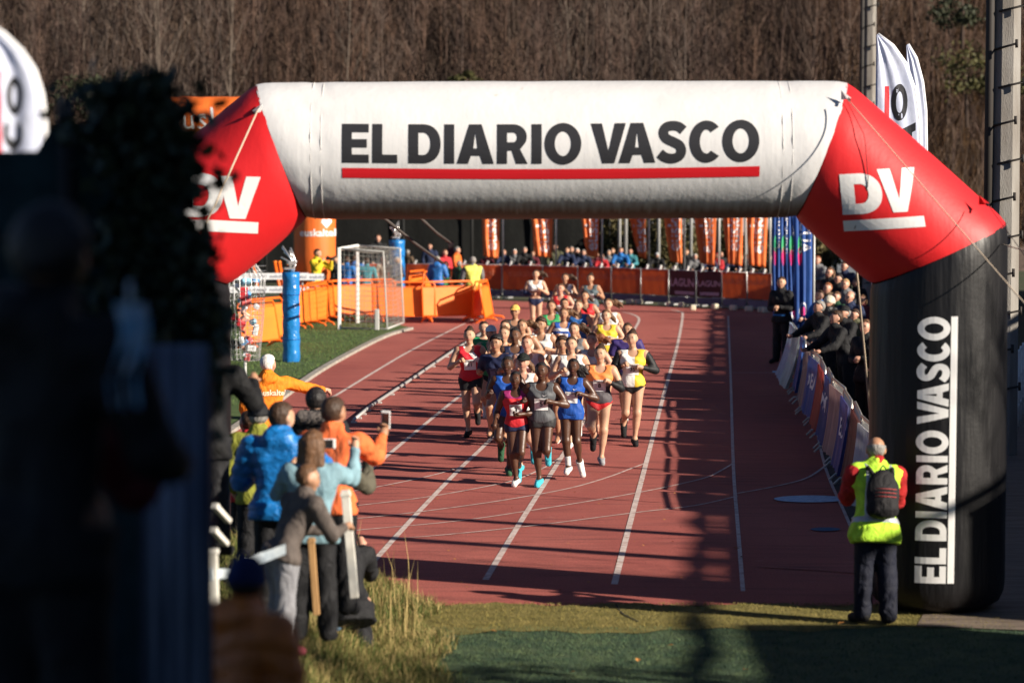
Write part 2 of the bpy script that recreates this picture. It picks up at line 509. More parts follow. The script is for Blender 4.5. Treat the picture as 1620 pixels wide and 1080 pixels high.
def garment(s, kind, res):
    h = s.h
    tc, hc = s.tcoord, s.hcoord
    mx, mn = np.maximum, np.minimum
    def sph(f, l, u, cf, cl, cu, r): return r - np.sqrt((f - cf) ** 2 + (l - cl) ** 2 + (u - cu) ** 2)
    if kind in ('tank', 'crop', 'tee'):
        pr = s.torso()
        if kind == 'tee': pr = pr + s.armp('L', 0, .62, 1.12) + s.armp('R', 0, .62, 1.12)
        if kind != 'crop': pr = pr + [s.rc(s.T(0, -.030, .03), s.T(0, .030, .03), .055 * s.w, .055 * s.w, .04)]
        low = .155 if kind == 'crop' else -.012
        def mod(Fd, X, Y, Z):
            f, l, u = tc(X, Y, Z)
            Fd = Fd - wob(X, Y, Z, .0042)
            Fd = mx(Fd, (low - u) * h); Fd = mx(Fd, (u - .306) * h)
            if kind == 'tee':
                return mx(Fd, sph(f, l, u, .02, 0, .33, .052) * h)
            Fd = mx(Fd, sph(f, l, u, .055, 0, .300, .052) * h)
            for sd in (-1, 1): Fd = mx(Fd, sph(f * .8, l, u, 0, sd * (s.sw + .012), .262, .045) * h)
            return Fd
        return sdf(pr, res, .0085 * h, mod)
    if kind == 'briefs':
        pr = s.torso()[:3] + s.legp('L', 0, .35) + s.legp('R', 0, .35)
        def mod(Fd, X, Y, Z):
            f, l, u = tc(X, Y, Z)
            return mx(mx(Fd, (u - .045) * h), (-.072 + .62 * np.abs(l) - u) * h)
        return sdf(pr, res, .006 * h, mod)
    if kind in ('shorts', 'hotpants'):
        t = .42 if kind == 'shorts' else .24
        pr = s.torso()[:3] + s.legp('L', 0, t, 1.0) + s.legp('R', 0, t, 1.0)
        cuts = [(s.hip[k] + (s.kn[k] - s.hip[k]) * t, (s.kn[k] - s.hip[k]) / np.linalg.norm(s.kn[k] - s.hip[k])) for k in 'LR']
        def mod(Fd, X, Y, Z):
            f, l, u = tc(X, Y, Z)
            Fd = mx(Fd - wob(X, Y, Z, .002), (u - .05) * h)
            for (p, d), sd in zip(cuts, (1, -1)):
                pl = (X - p[0]) * d[0] + (Y - p[1]) * d[1] + (Z - p[2]) * d[2]
                Fd = np.where(l * sd > 0, mx(Fd, pl), Fd)
            return Fd
        return sdf(pr, res, .009 * h, mod)
    if kind == 'trousers':
        pr = s.torso()[:3] + s.legp('L', 0, 1.95, 1.12) + s.legp('R', 0, 1.95, 1.12) + [s.rc(s.kn[k] + (s.an[k] - s.kn[k]) * .3, s.an[k], .036, .036) for k in 'LR']
        def mod(Fd, X, Y, Z):
            f, l, u = tc(X, Y, Z)
            return mx(Fd - .0035 * np.sin(26 * X + 9 * Y + 2.2 * np.sin(5 * Z + 11 * X)) - .0045 * np.abs(np.sin(9 * Z + 3.5 * np.sin(13 * X + 4 * Z) + 8 * Y)) * (1 + 1.3 * (Z < .35)), (u - .0) * h)
        return sdf(pr, res, .006 * h, mod)
    if kind in ('jacket', 'puffer', 'coat', 'fleece'):
        pr = s.torso() + s.armp('L', 0, 1.95, 1.02) + s.armp('R', 0, 1.95, 1.02) + [s.rc(s.T(-.006, 0, .27), s.T(-.002, 0, .322), .042, .043, .03)]
        low = -.10 if kind == 'coat' else -.06
        pr = pr + [s.rc(s.T(0, -.042 * s.w, low + .02), s.T(0, .042 * s.w, low + .02), .070 * s.w, .070 * s.w, .04)]
        if kind == 'puffer' or kind == 'coat':       # hood lying on the back
            pr = pr + [s.rc(s.T(-.048, -.03, .30), s.T(-.048, .03, .30), .030, .030, .02)]
        amp = {'jacket': .009, 'puffer': .005, 'coat': .010, 'fleece': .004}[kind]
        def mod(Fd, X, Y, Z):
            f, l, u = tc(X, Y, Z)
            Fd = Fd - wob(X, Y, Z, amp, .8)
            if kind == 'puffer': Fd = Fd - .009 * np.abs(np.sin(u * h * 3.14159 / .085 + 1.2 * np.sin(l * 14)))
            return mx(Fd, (low - u) * h)
        return sdf(pr, res, (.013 if kind == 'puffer' else .009) * h, mod)
    if kind == 'vest':
        pr = s.torso() + [s.rc(s.T(0, -.042 * s.w, -.06), s.T(0, .042 * s.w, -.06), .082 * s.w, .082 * s.w, .04), s.rc(s.T(-.006, 0, .27), s.T(-.002, 0, .31), .040, .040, .03)]
        def mod(Fd, X, Y, Z):
            f, l, u = tc(X, Y, Z)
            Fd = mx(Fd - wob(X, Y, Z, .009, .9), (-.10 - u) * h)
            for sd in (-1, 1): Fd = mx(Fd, sph(f * .7, l, u, 0, sd * (s.sw + .035), .245, .050) * h)
            return Fd
        return sdf(pr, res, .019 * h, mod)
    if kind == 'vest_bands':
        pr = s.torso() + [s.rc(s.T(0, -.042 * s.w, -.06), s.T(0, .042 * s.w, -.06), .082 * s.w, .082 * s.w, .04)]
        def mod(Fd, X, Y, Z):
            f, l, u = tc(X, Y, Z)
            Fd = Fd - wob(X, Y, Z, .009, .9)
            a = mx(Fd, np.abs(u - .02) * h - .03); b = mx(mx(Fd, np.abs(np.abs(l) - .062) * h - .022), (.02 - u) * h)
            Fd = mn(a, b)
            for sd in (-1, 1): Fd = mx(Fd, sph(f * .7, l, u, 0, sd * (s.sw + .035), .245, .053) * h)
            return Fd
        return sdf(pr, res, .0215 * h, mod)
    if kind in ('sleeveL', 'sleeveR'):
        k = kind[-1]
        return sdf(s.armp(k, .55, 1.95, 1.0), res, .004 * h)
    if kind in ('longsleeveL', 'longsleeveR'):
        k = kind[-1]
        return sdf(s.armp(k, .05, 1.95, 1.0), res, .005 * h)
    if kind in ('shoeL', 'shoeR'):
        k = kind[-1]; D = s.an[k]
        d = s.toe[k] - D; d = d / np.linalg.norm(d)
        def mod(Fd, X, Y, Z):
            return mx(Fd, (X - D[0]) * (s.an[k] - s.kn[k])[0] * -1 + (Y - D[1]) * (s.an[k] - s.kn[k])[1] * -1 + (Z - D[2]) * (s.an[k] - s.kn[k])[2] * -1 - .004)
        return sdf(s.footp(k), res * .8, .006 * h, mod)
    if kind in ('sockL', 'sockR'):
        k = kind[-1]
        return sdf([s.rc(s.kn[k] + (s.an[k] - s.kn[k]) * .62, s.an[k], .024, .021)], res, .003 * h)
    # ---- head things
    M = [list(s.hL), list(-s.hF), list(s.hU)]
    e = lambda f, l, u, r, kk=.012: ('el', s.Hd(f, l, u), tuple(x * h for x in r), M, kk * h)
    skull = [e(-.010, 0, .012, (.046, .056, .054))]
    if kind.startswith('hair'):
        style = kind[5:]
        pr = list(skull); infl = .0055 * h
        if style == 'pony': pr += [s.rc(s.Hd(-.055, .0, .02), s.Hd(-.075, .015, .012), .014, .018), s.rc(s.Hd(-.075, .015, .012), s.Hd(-.085, .06, -.035), .019, .016), s.rc(s.Hd(-.085, .06, -.035), s.Hd(-.08, .085, -.075), .015, .005)]
        if style == 'ponyside': pr += [s.rc(s.Hd(-.05, -.02, .01), s.Hd(-.06, -.07, .008), .016, .02), s.rc(s.Hd(-.06, -.07, .008), s.Hd(-.055, -.115, -.03), .019, .008)]
        if style == 'flying': pr += [s.rc(s.Hd(-.04, .03, .02), s.Hd(-.045, .08, .03), .018, .022), s.rc(s.Hd(-.045, .08, .03), s.Hd(-.04, .14, .005), .021, .013), s.rc(s.Hd(-.04, .14, .005), s.Hd(-.03, .175, -.03), .012, .003), s.rc(s.Hd(-.045, .06, .01), s.Hd(-.04, .13, -.04), .014, .004)]
        if style == 'bun': pr += [s.rc(s.Hd(-.045, 0, .055), s.Hd(-.052, 0, .064), .022, .020)]
        if style == 'long': pr += [s.rc(s.Hd(-.03, sd * .034, .0), s.Hd(-.035, sd * .044, -.09), .028, .022) for sd in (-1, 1)] + [s.rc(s.Hd(-.045, 0, 0), s.Hd(-.055, 0, -.11), .036, .026)]; 
        if style == 'braids':
            for q, (dl, du) in enumerate(((.05, -.02), (.075, .0), (.07, -.055), (.10, -.035), (.055, -.075))):
                pr += [s.rc(s.Hd(-.045, .02, .0 + .01 * q - .02), s.Hd(-.045, dl, du), .009, .007), s.rc(s.Hd(-.045, dl, du), s.Hd(-.035, dl + .035, du - .022), .007, .003)]
        if style == 'thick': infl = .017 * h
        if style == 'short' and s.male: infl = .009 * h
        if style in ('crop', 'braids'): infl = .0055 * h
        top = .047 if style != 'bald' else .2
        def mod(Fd, X, Y, Z):
            f, l, u = hc(X, Y, Z)
            Fd = Fd - wob(X, Y, Z, .0040, 2.9)
            face = mx(.012 - f * .9 - (.0 if style != 'bald' else .1), u - top + .25 * np.abs(l))       # keep the face free
            cut = mn(.5 * (f + .006) + 0 * u, (top - .45 * mx(np.abs(l) - .018, 0) - u)) * h
            Fd = mx(Fd, cut)
            if style in ('short', 'crop', 'thick', 'bald'): Fd = mx(Fd, (-.035 - u) * h)
            if style == 'bald': Fd = mx(Fd, (u - .022) * h)
            ear = np.sqrt((f + .002) ** 2 + (np.abs(l) - .05) ** 2 + (u + .004) ** 2)
            return mx(Fd, (.019 - ear) * h)
        return sdf(pr, res * .8, infl, mod)
    if kind == 'cap':
        pr = skull + [s.rc(s.Hd(.045, -.018, .030), s.Hd(.045, .018, .030), .012, .012), s.rc(s.Hd(.085, -.016, .022), s.Hd(.085, .016, .022), .014, .014)]
        def mod(Fd, X, Y, Z):
            f, l, u = hc(X, Y, Z)
            visor = mx(mx(np.abs(u - .026 + .12 * (f - .04)) - .0035, np.sqrt((f - .045) ** 2 + l * l) - .045), .02 - f) * h
            return mn(mx(Fd, (.018 - u) * h) if True else Fd, visor)
        return sdf([('el', s.Hd(-.010, 0, .014), (.050 * h, .060 * h, .058 * h), M, .01)] + [s.rc(s.Hd(.09, 0, .02), s.Hd(.09, 0, .02), .001, .001, .0)], res * .7, .006 * h, mod)
    if kind == 'beanie':
        def mod(Fd, X, Y, Z):
            f, l, u = hc(X, Y, Z)
            band = np.where(np.abs(u - .008) < .014, -.004, 0)
            return mx(Fd + band, (-.004 - u) * h)
        return sdf([('el', s.Hd(-.010, 0, .016), (.050 * h, .060 * h, .062 * h), M, .01)], res * .8, .006 * h, mod)
    if kind == 'hood':
        def mod(Fd, X, Y, Z):
            f, l, u = hc(X, Y, Z)
            return mx(Fd, sph(f, l, u, .05, 0, -.005, .055) * h)
        return sdf([('el', s.Hd(-.018, 0, .004), (.056 * h, .062 * h, .068 * h), M, .02 * h), s.rc(s.Hd(-.03, 0, -.05), s.T(-.01, 0, .28), .05, .06, .04)], res, .008 * h, mod)

def face_parts(s, sunglasses=False):
    """little meshes for eyes, brows, lips in the figure's own coordinates"""
    h = s.h; out = {}
    def ell(p, r, n=6):
        mb = MB(); c = Vector(s.Hd(*p)); ax = (Vector(s.hF), Vector(s.hL), Vector(s.hU))
        vs, fs = [], []
        for i in range(1, 4):
            th = math.pi * i / 4
            for j in range(n):
                a = 2 * math.pi * j / n
                vs.append(c + h * (ax[0] * r[0] * math.cos(th) + ax[1] * r[1] * math.sin(th) * math.cos(a) + ax[2] * r[2] * math.sin(th) * math.sin(a)))
        vs += [c + ax[0] * r[0] * h, c - ax[0] * r[0] * h]
        for i in range(2):
            for j in range(n): fs.append((i * n + j, i * n + (j + 1) % n, (i + 1) * n + (j + 1) % n, (i + 1) * n + j))
        for j in range(n):
            fs.append((3 * n, (j + 1) % n, j)); fs.append((3 * n + 1, 2 * n + j, 2 * n + (j + 1) % n))
        mb.add(vs, fs, True); return mb
    for nm, sd in (('a', -1), ('b', 1)):
        out['eye_' + nm] = ell((.0435, sd * .0185, .003), (.0075, .0118, .0062)).mesh('eye')
        out['eyebrow_' + nm] = ell((.0490, sd * .019, .0145), (.0045, .0135, .0034)).mesh('eyebrow')
        out['lens_' + nm] = ell((.046, sd * .020, .003), (.006, .0165, .0105), 8).mesh('lens')
    out['mouth'] = ell((.0510, 0, -.0335), (.0070, .0150, .0056)).mesh('mouth')
    return out

SKINS = {'dark': (.085, .036, .020), 'brown': (.14, .066, .038), 'tan': (.42, .22, .13), 'fair': (.54, .31, .20), 'pink': (.55, .29, .20)}
def skin(k): return mat('skin_' + k, SKINS[k], .42 if k in ('dark', 'brown') else .5, tuple(c * .82 for c in SKINS[k]), nscale=9, bump=.002, bscale=60, spec=.45)
HAIRC = {'black': (.010, .008, .008), 'dbrown': (.035, .018, .010), 'brown': (.085, .042, .020), 'auburn': (.16, .055, .022), 'grey': (.16, .15, .14), 'white': (.45, .43, .41), 'blond': (.30, .19, .09)}
def hairm(k): return mat('hair_' + k, HAIRC[k], .55, tuple(c * 1.8 for c in HAIRC[k]), nscale=30, bump=.016, bscale=55, stretch=(1, 1, .3))
GEO = {}
def variant(key, h, pose, items, male=False, res=.014, face=True, wide=1.0, hands=True):
    """build (once) the meshes of a figure; later placements share them"""
    if key in GEO: return GEO[key]
    s = Rig(h, pose, male, wide); s.res = res
    pr = s.torso() + s.neckp() + s.headp()
    for k in 'LR': pr += s.armp(k) + s.handp(k) + s.legp(k) + s.footp(k)
    me = to_mesh('body', sdf(pr, res))
    if hands:
        mb = s.fingers('L', pose.get('curl', .9)); m2 = s.fingers('R', pose.get('curl', .9)); mb.add(m2.v, m2.f, True)
        me = merge(me, mb, 'body')
    parts = {'body': me}
    for it in items:
        V, Q = garment(s, it, res)
        if len(V): parts[it] = big_mesh(it, V, Q, True, 4)
    if face: parts.update(face_parts(s))
    GEO[key] = (s, parts)
    return GEO[key]
PART_NAMES = {'tank': 'running_top', 'crop': 'crop_top', 'tee': 'shirt', 'vest_bands': 'reflective_band', 'sleeveL': 'arm_sleeve', 'sleeveR': 'arm_sleeve', 'longsleeveL': 'sleeve', 'longsleeveR': 'sleeve', 'fleece': 'jacket',
              'shoeL': 'shoe', 'shoeR': 'shoe', 'sockL': 'sock', 'sockR': 'sock', 'vest': 'safety_vest', 'puffer': 'jacket', 'hotpants': 'shorts'}
def person(key, loc, rotz, sk, label, wear, hair=None, haircol='dbrown', scale=1.0, group=None, cat='person', name='person', faces=True, glasses=False, z=None):
    """wear: {item: material}"""
    s, parts = GEO[key]
    t = thing(name, label, cat, loc, rotz, group)
    t.scale = (scale,) * 3
    link('body', parts['body'], skin(sk), t)
    for it, m in wear.items():
        if it not in parts:
            V, Q = garment(s, it, s.res)
            parts[it] = big_mesh(it, V, Q, True, 4) if len(V) else None
        if parts[it]: link(PART_NAMES.get(it, it), parts[it], m, t)
    if hair:
        hk = 'hair_' + hair
        if hk not in parts:
            V, Q = garment(s, hk, .014 if s.h < 3 else .02)
            parts[hk] = big_mesh('hair', V, Q, True, 4) if len(V) else None
        if parts[hk]: link('hair', parts[hk], hairm(haircol), t)
    if faces and 'mouth' in parts:
        for n in ('a', 'b'):
            if glasses: link('sunglasses_lens', parts['lens_' + n], mat('lens_black', (.01, .01, .012), .12, spec=.6), t)
            else:
                link('eye', parts['eye_' + n], mat('eye', (.03, .02, .015), .2, spec=.6), t)
                link('eyebrow', parts['eyebrow_' + n], hairm('black' if haircol == 'black' else 'dbrown'), t)
        link('mouth', parts['mouth'], mat('lips_' + ('d' if sk in ('dark', 'brown') else 'f'), (.12, .035, .03) if sk in ('dark', 'brown') else (.38, .12, .10), .4), t)
    return t

# ------------------------------------------------------------ lettering
CAPW = 16.2      # stem in pixels of the big headline
def _arc(cx, cy, rx, ry, a0, a1, n=20, pw=1.0):
    o = []
    for i in range(n + 1):
        a = R(a0 + (a1 - a0) * i / n)
        c, s_ = math.cos(a), math.sin(a)
        o.append((cx + rx * math.copysign(abs(c) ** pw, c), cy + ry * math.copysign(abs(s_) ** pw, s_)))
    return o
def glyph(ch, w, W=.255):
    """bold grotesque capital as polygons; cap height 1, width w (in cap heights), stem W"""
    T_ = W * .86
    if ch == 'E': return [[(0, 0), (w, 0), (w, T_ * .98), (W, T_ * .98), (W, .5 - T_ / 2), (w * .93, .5 - T_ / 2), (w * .93, .5 + T_ / 2), (W, .5 + T_ / 2), (W, 1 - T_), (w, 1 - T_), (w, 1), (0, 1)]]
    if ch == 'L': return [[(0, 0), (w, 0), (w, T_), (W, T_), (W, 1), (0, 1)]]
    if ch == 'I': return [[(0, 0), (w, 0), (w, 1), (0, 1)]]
    if ch == 'D':
        o = [(0, 0)] + _arc(w * .45, .5, w * .55, .5, -90, 90, 24, .92) + [(0, 1)]
        i = [(W, T_)] + _arc(w * .45, .5, w * .55 - W * 1.02, .5 - T_, -90, 90, 20, .92) + [(W, 1 - T_)]
        return [o, i]
    if ch == 'A':
        h_ = W * 1.12
        return [[(0, 0), (h_, 0), (h_ + .07 * w / .95, .2), (w - h_ - .07 * w / .95, .2), (w - h_, 0), (w, 0), (w / 2 + W * .62, 1), (w / 2 - W * .62, 1)],
                [(h_ + .135 * w / .95, .39), (w - h_ - .135 * w / .95, .39), (w / 2, .80)]]
    if ch == 'V':
        h_ = W * 1.12
        return [[(0, 1), (h_, 1), (w / 2, .30), (w - h_, 1), (w, 1), (w / 2 + W * .6, 0), (w / 2 - W * .6, 0)]]
    if ch == 'R':
        o = [(0, 0), (W, 0), (W, .33), (W + .12, .33), (w * .98 - W * 1.1, 0), (w, 0), (w * .75, .365)] + _arc(w * .52, .68, w * .45, .32, -42, 90, 16) + [(0, 1)]
        i = [(W, .33 + T_ * .8)] + _arc(w * .52, .665, w * .45 - W * .98, .335 - T_ * .98 - .0, -90, 90, 12) + [(W, 1 - T_)]
        i[0] = (W, i[1][1])
        return [o, i]
    if ch == 'O':
        return [_arc(w / 2, .5, w / 2, .525, 0, 354, 40), _arc(w / 2, .5, w / 2 - W * 1.02, .525 - T_ * 1.0, 0, 354, 36)]
    if ch == 'C':
        a = 43
        o = _arc(w * .53, .5, w * .53, .525, a, 360 - a, 34)
        i = _arc(w * .53, .5, w * .53 - W * 1.05, .525 - T_ * 1.05, 360 - a - 6, a + 6, 30)
        return [o + i]
    if ch in 'SGPUKNTM':
        if ch == 'S':
            pts = [(w * .88, .79), (w * .72, .885), (w * .5, .91), (w * .30, .87), (w * .21, .74), (w * .30, .60), (w * .52, .515), (w * .74, .42), (w * .81, .28), (w * .72, .145), (w * .5, .095), (w * .27, .13), (w * .09, .23)]
            up_, dn = [], []
            sm = []
            for i in range(len(pts) - 1):
                p0, p1, p2, p3 = pts[max(i - 1, 0)], pts[i], pts[i + 1], pts[min(i + 2, len(pts) - 1)]
                for t in (0, .34, .67):
                    sm.append(tuple(.5 * (2 * p1[k] + (-p0[k] + p2[k]) * t + (2 * p0[k] - 5 * p1[k] + 4 * p2[k] - p3[k]) * t * t + (-p0[k] + 3 * p1[k] - 3 * p2[k] + p3[k]) * t ** 3) for k in (0, 1)))
            sm.append(pts[-1])
            for i, p in enumerate(sm):
                a, b = sm[max(i - 1, 0)], sm[min(i + 1, len(sm) - 1)]
                d = Vector((b[0] - a[0], b[1] - a[1])).normalized() * (T_ * .56)
                up_.append((p[0] - d.y, p[1] + d.x)); dn.append((p[0] + d.y, p[1] - d.x))
            return [up_ + dn[::-1]]
    return [[(0, 0), (w, 0), (w, 1), (0, 1)]]
HEAD = [('E', 541.5, 584), ('L', 589.5, 629), ('D', 646.5, 697.5), ('I', 703, 719), ('A', 723, 781.5), ('R', 786.5, 835), ('I', 841, 857), ('O', 861.5, 919.5),
        ('V', 934.5, 990), ('A', 978.5, 1036.5), ('S', 1039, 1086.5), ('C', 1090, 1141), ('O', 1142, 1200.5)]
def headline_polys(cap=1.0):
    """the words EL DIARIO VASCO in units of cap height (62 px), origin at the first foot"""
    out = []
    for ch, a, b in HEAD:
        x0, w = (a - 541.5) / 62, (b - a) / 62
        out.append([[(x + x0, y) for x, y in poly] for poly in glyph(ch, w)])
    return out
def fill(polys):
    """2D polygons with holes -> triangulated bmesh in the XY plane"""
    cu = bpy.data.curves.new('outline', 'CURVE'); cu.dimensions = '2D'; cu.fill_mode = 'BOTH'
    for p in polys:
        sp = cu.splines.new('POLY'); sp.points.add(len(p) - 1)
        for i, (x, y) in enumerate(p): sp.points[i].co = (x, y, 0, 1)
        sp.use_cyclic_u = True
    ob = bpy.data.objects.new('outline', cu); C.objects.link(ob)
    me = bpy.data.meshes.new_from_object(ob)
    bpy.data.objects.remove(ob); bpy.data.curves.remove(cu)
    bm = bmesh.new(); bm.from_mesh(me); bpy.data.meshes.remove(me)
    return bm
def text_bm(txt, size, bold=.012, align='CENTER'):
    cu = bpy.data.curves.new('text', 'FONT'); cu.body = txt; cu.size = size; cu.align_x = align; cu.align_y = 'CENTER'; cu.offset = bold * size; cu.resolution_u = 3
    ob = bpy.data.objects.new('text', cu); C.objects.link(ob)
    dg = bpy.context.evaluated_depsgraph_get()
    me = bpy.data.meshes.new_from_object(ob.evaluated_get(dg))
    bpy.data.objects.remove(ob); bpy.data.curves.remove(cu)
    bm = bmesh.new(); bm.from_mesh(me); bpy.data.meshes.remove(me)
    return bm
def dice(bm, step):
    xs = [v.co.x for v in bm.verts]; ys = [v.co.y for v in bm.verts]
    if not xs: return bm
    for axis, lo, hi in ((0, min(xs), max(xs)), (1, min(ys), max(ys))):
        q = lo + step
        while q < hi:
            co = [0, 0, 0]; no = [0, 0, 0]; co[axis] = q; no[axis] = 1
            bmesh.ops.bisect_plane(bm, geom=bm.verts[:] + bm.edges[:] + bm.faces[:], plane_co=co, plane_no=no)
            q += step
    return bm
def project(bm, M, bvh, direction, off, name, fallback=False):
    """lay a flat shape on a surface: every vertex goes along direction until it meets the surface"""
    d = Vector(direction).normalized()
    dead = []
    for v in bm.verts:
        p = M @ v.co
        hit, no, _, _ = bvh.ray_cast(p - d * 1.5, d, 4.0)
        if hit is None:
            dead.append(v); continue
        if no.dot(d) > 0: no = -no
        v.co = hit + no * off
    bmesh.ops.delete(bm, geom=dead, context='VERTS')
    bmesh.ops.triangulate(bm, faces=bm.faces[:])
    for f in bm.faces:
        f.normal_update()
        if f.normal.dot(d) > 0: f.normal_flip()
    me = bpy.data.meshes.new(name); bm.to_mesh(me); bm.free()
    return me
def bvh_of(me, M=Matrix.Identity(4)):
    vs = [M @ v.co for v in me.vertices]; fs = [tuple(p.vertices) for p in me.polygons]
    return BVHTree.FromPolygons(vs, fs)
def rect_bm(w, h, step=None, bev=0):
    bm = bmesh.new()
    vs = [bm.verts.new((x, y, 0)) for x, y in ((-w / 2, -h / 2), (w / 2, -h / 2), (w / 2, h / 2), (-w / 2, h / 2))]
    bm.faces.new(vs)
    return dice(bm, step) if step else bm
def frame_matrix(origin, right, up):
    r, u = Vector(right).normalized(), Vector(up).normalized()
    n = r.cross(u)
    M = Matrix(((r.x, u.x, n.x, origin[0]), (r.y, u.y, n.y, origin[1]), (r.z, u.z, n.z, origin[2]), (0, 0, 0, 1)))
    return M
def print_on(t, key, garment_key, txt, f_side=1, l=0, u=.13, size=(.10, .10), tsize=.05, colour=(.02, .02, .02), paper=(.82, .82, .82), res=.03, head=None):
    """a number bib (paper and number) or a print laid on the garment of a placed figure"""
    s, parts = GEO[key]
    if not parts.get(garment_key): return
    if not hasattr(s, 'bvhs'): s.bvhs = {}
    if garment_key not in s.bvhs: s.bvhs[garment_key] = bvh_of(parts[garment_key])
    bvh = s.bvhs[garment_key]
    h = s.h
    F_ = Vector(s.tF) * f_side; L_ = -Vector(s.tF).cross(Vector(s.tU)) 
    right = Vector(s.tL) * f_side; up = Vector(s.tU)
    o = Vector(s.T(0, l, u)) + F_ * .25 * h
    M = frame_matrix(o, right, up)
    par = t
    if paper is not None:
        me = project(rect_bm(size[0] * h, size[1] * h, .02), M, bvh, -F_, .006, 'number_bib')
        par = link('number_bib', me, mat('bib_paper', paper, .6, tuple(c * .9 for c in paper), nscale=30, bump=.004, bscale=22) if paper == (.82, .82, .82) else mat('bib_%02d%02d%02d' % tuple(int(c * 99) for c in paper), paper, .6), t)
    if txt:
        bm = text_bm(txt, tsize * h, .03)
        me = project(dice(bm, .02), M, bvh, -F_, .0095, 'number')
        link('number' if paper is not None else 'lettering', me, mat('ink_%02d%02d%02d' % tuple(int(c * 99) for c in colour), colour, .6), par)
    if head:
        bm = text_bm(head[0], head[1] * h, .02)
        for v in bm.verts: v.co.y += head[2] * h
        me = project(dice(bm, .02), M, bvh, -F_, .0095, 'heading')
        link('lettering', me, mat('ink_020202', (.02, .02, .02), .6), par)

# ============================================================ THE SETTING
def ground_h(x, y):
    """height of the land: flat stadium, a low bank on the left, the slope up to the camera's terrace"""
    def sm(t): t = max(0, min(1, t)); return t * t * (3 - 2 * t)
    edge = -0.95 if y < 28 else -0.95 - (y - 28) * .35
    bank = .58 * sm((edge - x) / 1.1) * sm((31 - y) / 4.0)
    slope = 2.5 * sm(1 - (y - 4) / 18.5) if y > 4 else 2.5
    return max(bank, slope, bank + slope * .85)
def height_sheet(name, xs, ys, m, z0=0.0, fn=None, rough=0.0):
    V = []; nx, ny = len(xs), len(ys)
    for y in ys:
        for x in xs:
            V.append((x, y, (fn(x, y) if fn else 0) + z0 + (rough * (mnoise.noise((x * 1.3, y * 1.3, 0)) + .5 * mnoise.noise((x * 4, y * 4, 3))) if rough else 0)))
    Fs = [(j * nx + i, j * nx + i + 1, (j + 1) * nx + i + 1, (j + 1) * nx + i) for j in range(ny - 1) for i in range(nx - 1)]
    return big_mesh(name, V, Fs, True, 4)
m_soil = mat('soil', (.06, .055, .03), .95, (.035, .05, .018), nscale=.8, bump=.03, bscale=6)
xs = list(np.arange(-60, -6, 3.0)) + list(np.arange(-6, 8, .25)) + list(np.arange(8, 70, 3.0))
ys = [-40, -20, -8] + list(np.arange(-4, 34, .3)) + list(np.arange(34, 125, 4.0))
tag(link('ground', height_sheet('ground', xs, ys, None, -.022, ground_h, .0), m_soil), kind='structure')

def flat_poly(name, pts, z, m, kind='structure', parent=None):
    me = bpy.data.meshes.new(name)
    bm = bmesh.new()
    vs = [bm.verts.new((p[0], p[1], z)) for p in pts]
    f = bm.faces.new(vs); bmesh.ops.triangulate(bm, faces=[f]); 
    for f in bm.faces:
        f.normal_update()
        if f.normal.z < 0: f.normal_flip()
    bm.to_mesh(me); bm.free()
    o = link(name, me, m, parent)
    if kind: o['kind'] = kind
    return o
# red running track: polyurethane with fine grain and wear
def track_material():
    m = mat('track_rubber', (.22, .06, .045), .85, spec=.25)
    nt = m.node_tree; b = nt.nodes['Principled BSDF']
    tc = nt.nodes.new('ShaderNodeTexCoord')
    def noise_(sc, det, st=(1, 1, 1)):
        mp = nt.nodes.new('ShaderNodeMapping'); mp.inputs['Scale'].default_value = st
        nt.links.new(tc.outputs['Object'], mp.inputs[0])
        n = nt.nodes.new('ShaderNodeTexNoise'); n.inputs['Scale'].default_value = sc; n.inputs['Detail'].default_value = det
        nt.links.new(mp.outputs[0], n.inputs['Vector']); return n
    def ramp(src, c0, c1, p0=.35, p1=.65):
        r = nt.nodes.new('ShaderNodeValToRGB'); e = r.color_ramp.elements
        e[0].position, e[1].position = p0, p1; e[0].color = (*c0, 1); e[1].color = (*c1, 1)
        nt.links.new(src, r.inputs[0]); return r
    def mixc(a, bb, fac, mode='MIX'):
        x = nt.nodes.new('ShaderNodeMix'); x.data_type = 'RGBA'; x.blend_type = mode
        nt.links.new(a, x.inputs['A']); nt.links.new(bb, x.inputs['B'])
        if hasattr(fac, 'links') or not isinstance(fac, float): nt.links.new(fac, x.inputs['Factor'])
        else: x.inputs['Factor'].default_value = fac
        return x.outputs['Result']
    base = ramp(noise_(.35, 6, (1, .35, 1)).outputs['Fac'], (.335, .086, .072), (.445, .132, .106))
    fine = ramp(noise_(60, 3).outputs['Fac'], (.60, .60, .60), (1.25, 1.2, 1.2))
    c = mixc(base.outputs[0], fine.outputs[0], 1.0, 'MULTIPLY')
    wear = ramp(noise_(2.2, 9, (.35, 2.6, 1)).outputs['Fac'], (1, 1, 1), (.62, .67, .72), .50, .72)
    c = mixc(c, wear.outputs[0], 1.0, 'MULTIPLY')
    pale = ramp(noise_(5, 8).outputs['Fac'], (0, 0, 0), (1, 1, 1), .62, .78)
    pc = nt.nodes.new('ShaderNodeRGB'); pc.outputs[0].default_value = (.42, .17, .14, 1)
    mm = nt.nodes.new('ShaderNodeMath'); mm.operation = 'MULTIPLY'; mm.inputs[1].default_value = .45
    nt.links.new(pale.outputs[0], mm.inputs[0])
    c = mixc(c, pc.outputs[0], mm.outputs[0])
    nt.links.new(c, b.inputs['Base Color'])
    n = noise_(180, 2); bp = nt.nodes.new('ShaderNodeBump'); bp.inputs['Distance'].default_value = .004
    nt.links.new(n.outputs['Fac'], bp.inputs['Height']); nt.links.new(bp.outputs[0], b.inputs['Normal'])
    return m
m_track = track_material()
Gp = lambda px, py, z=0: G(px, py, z)
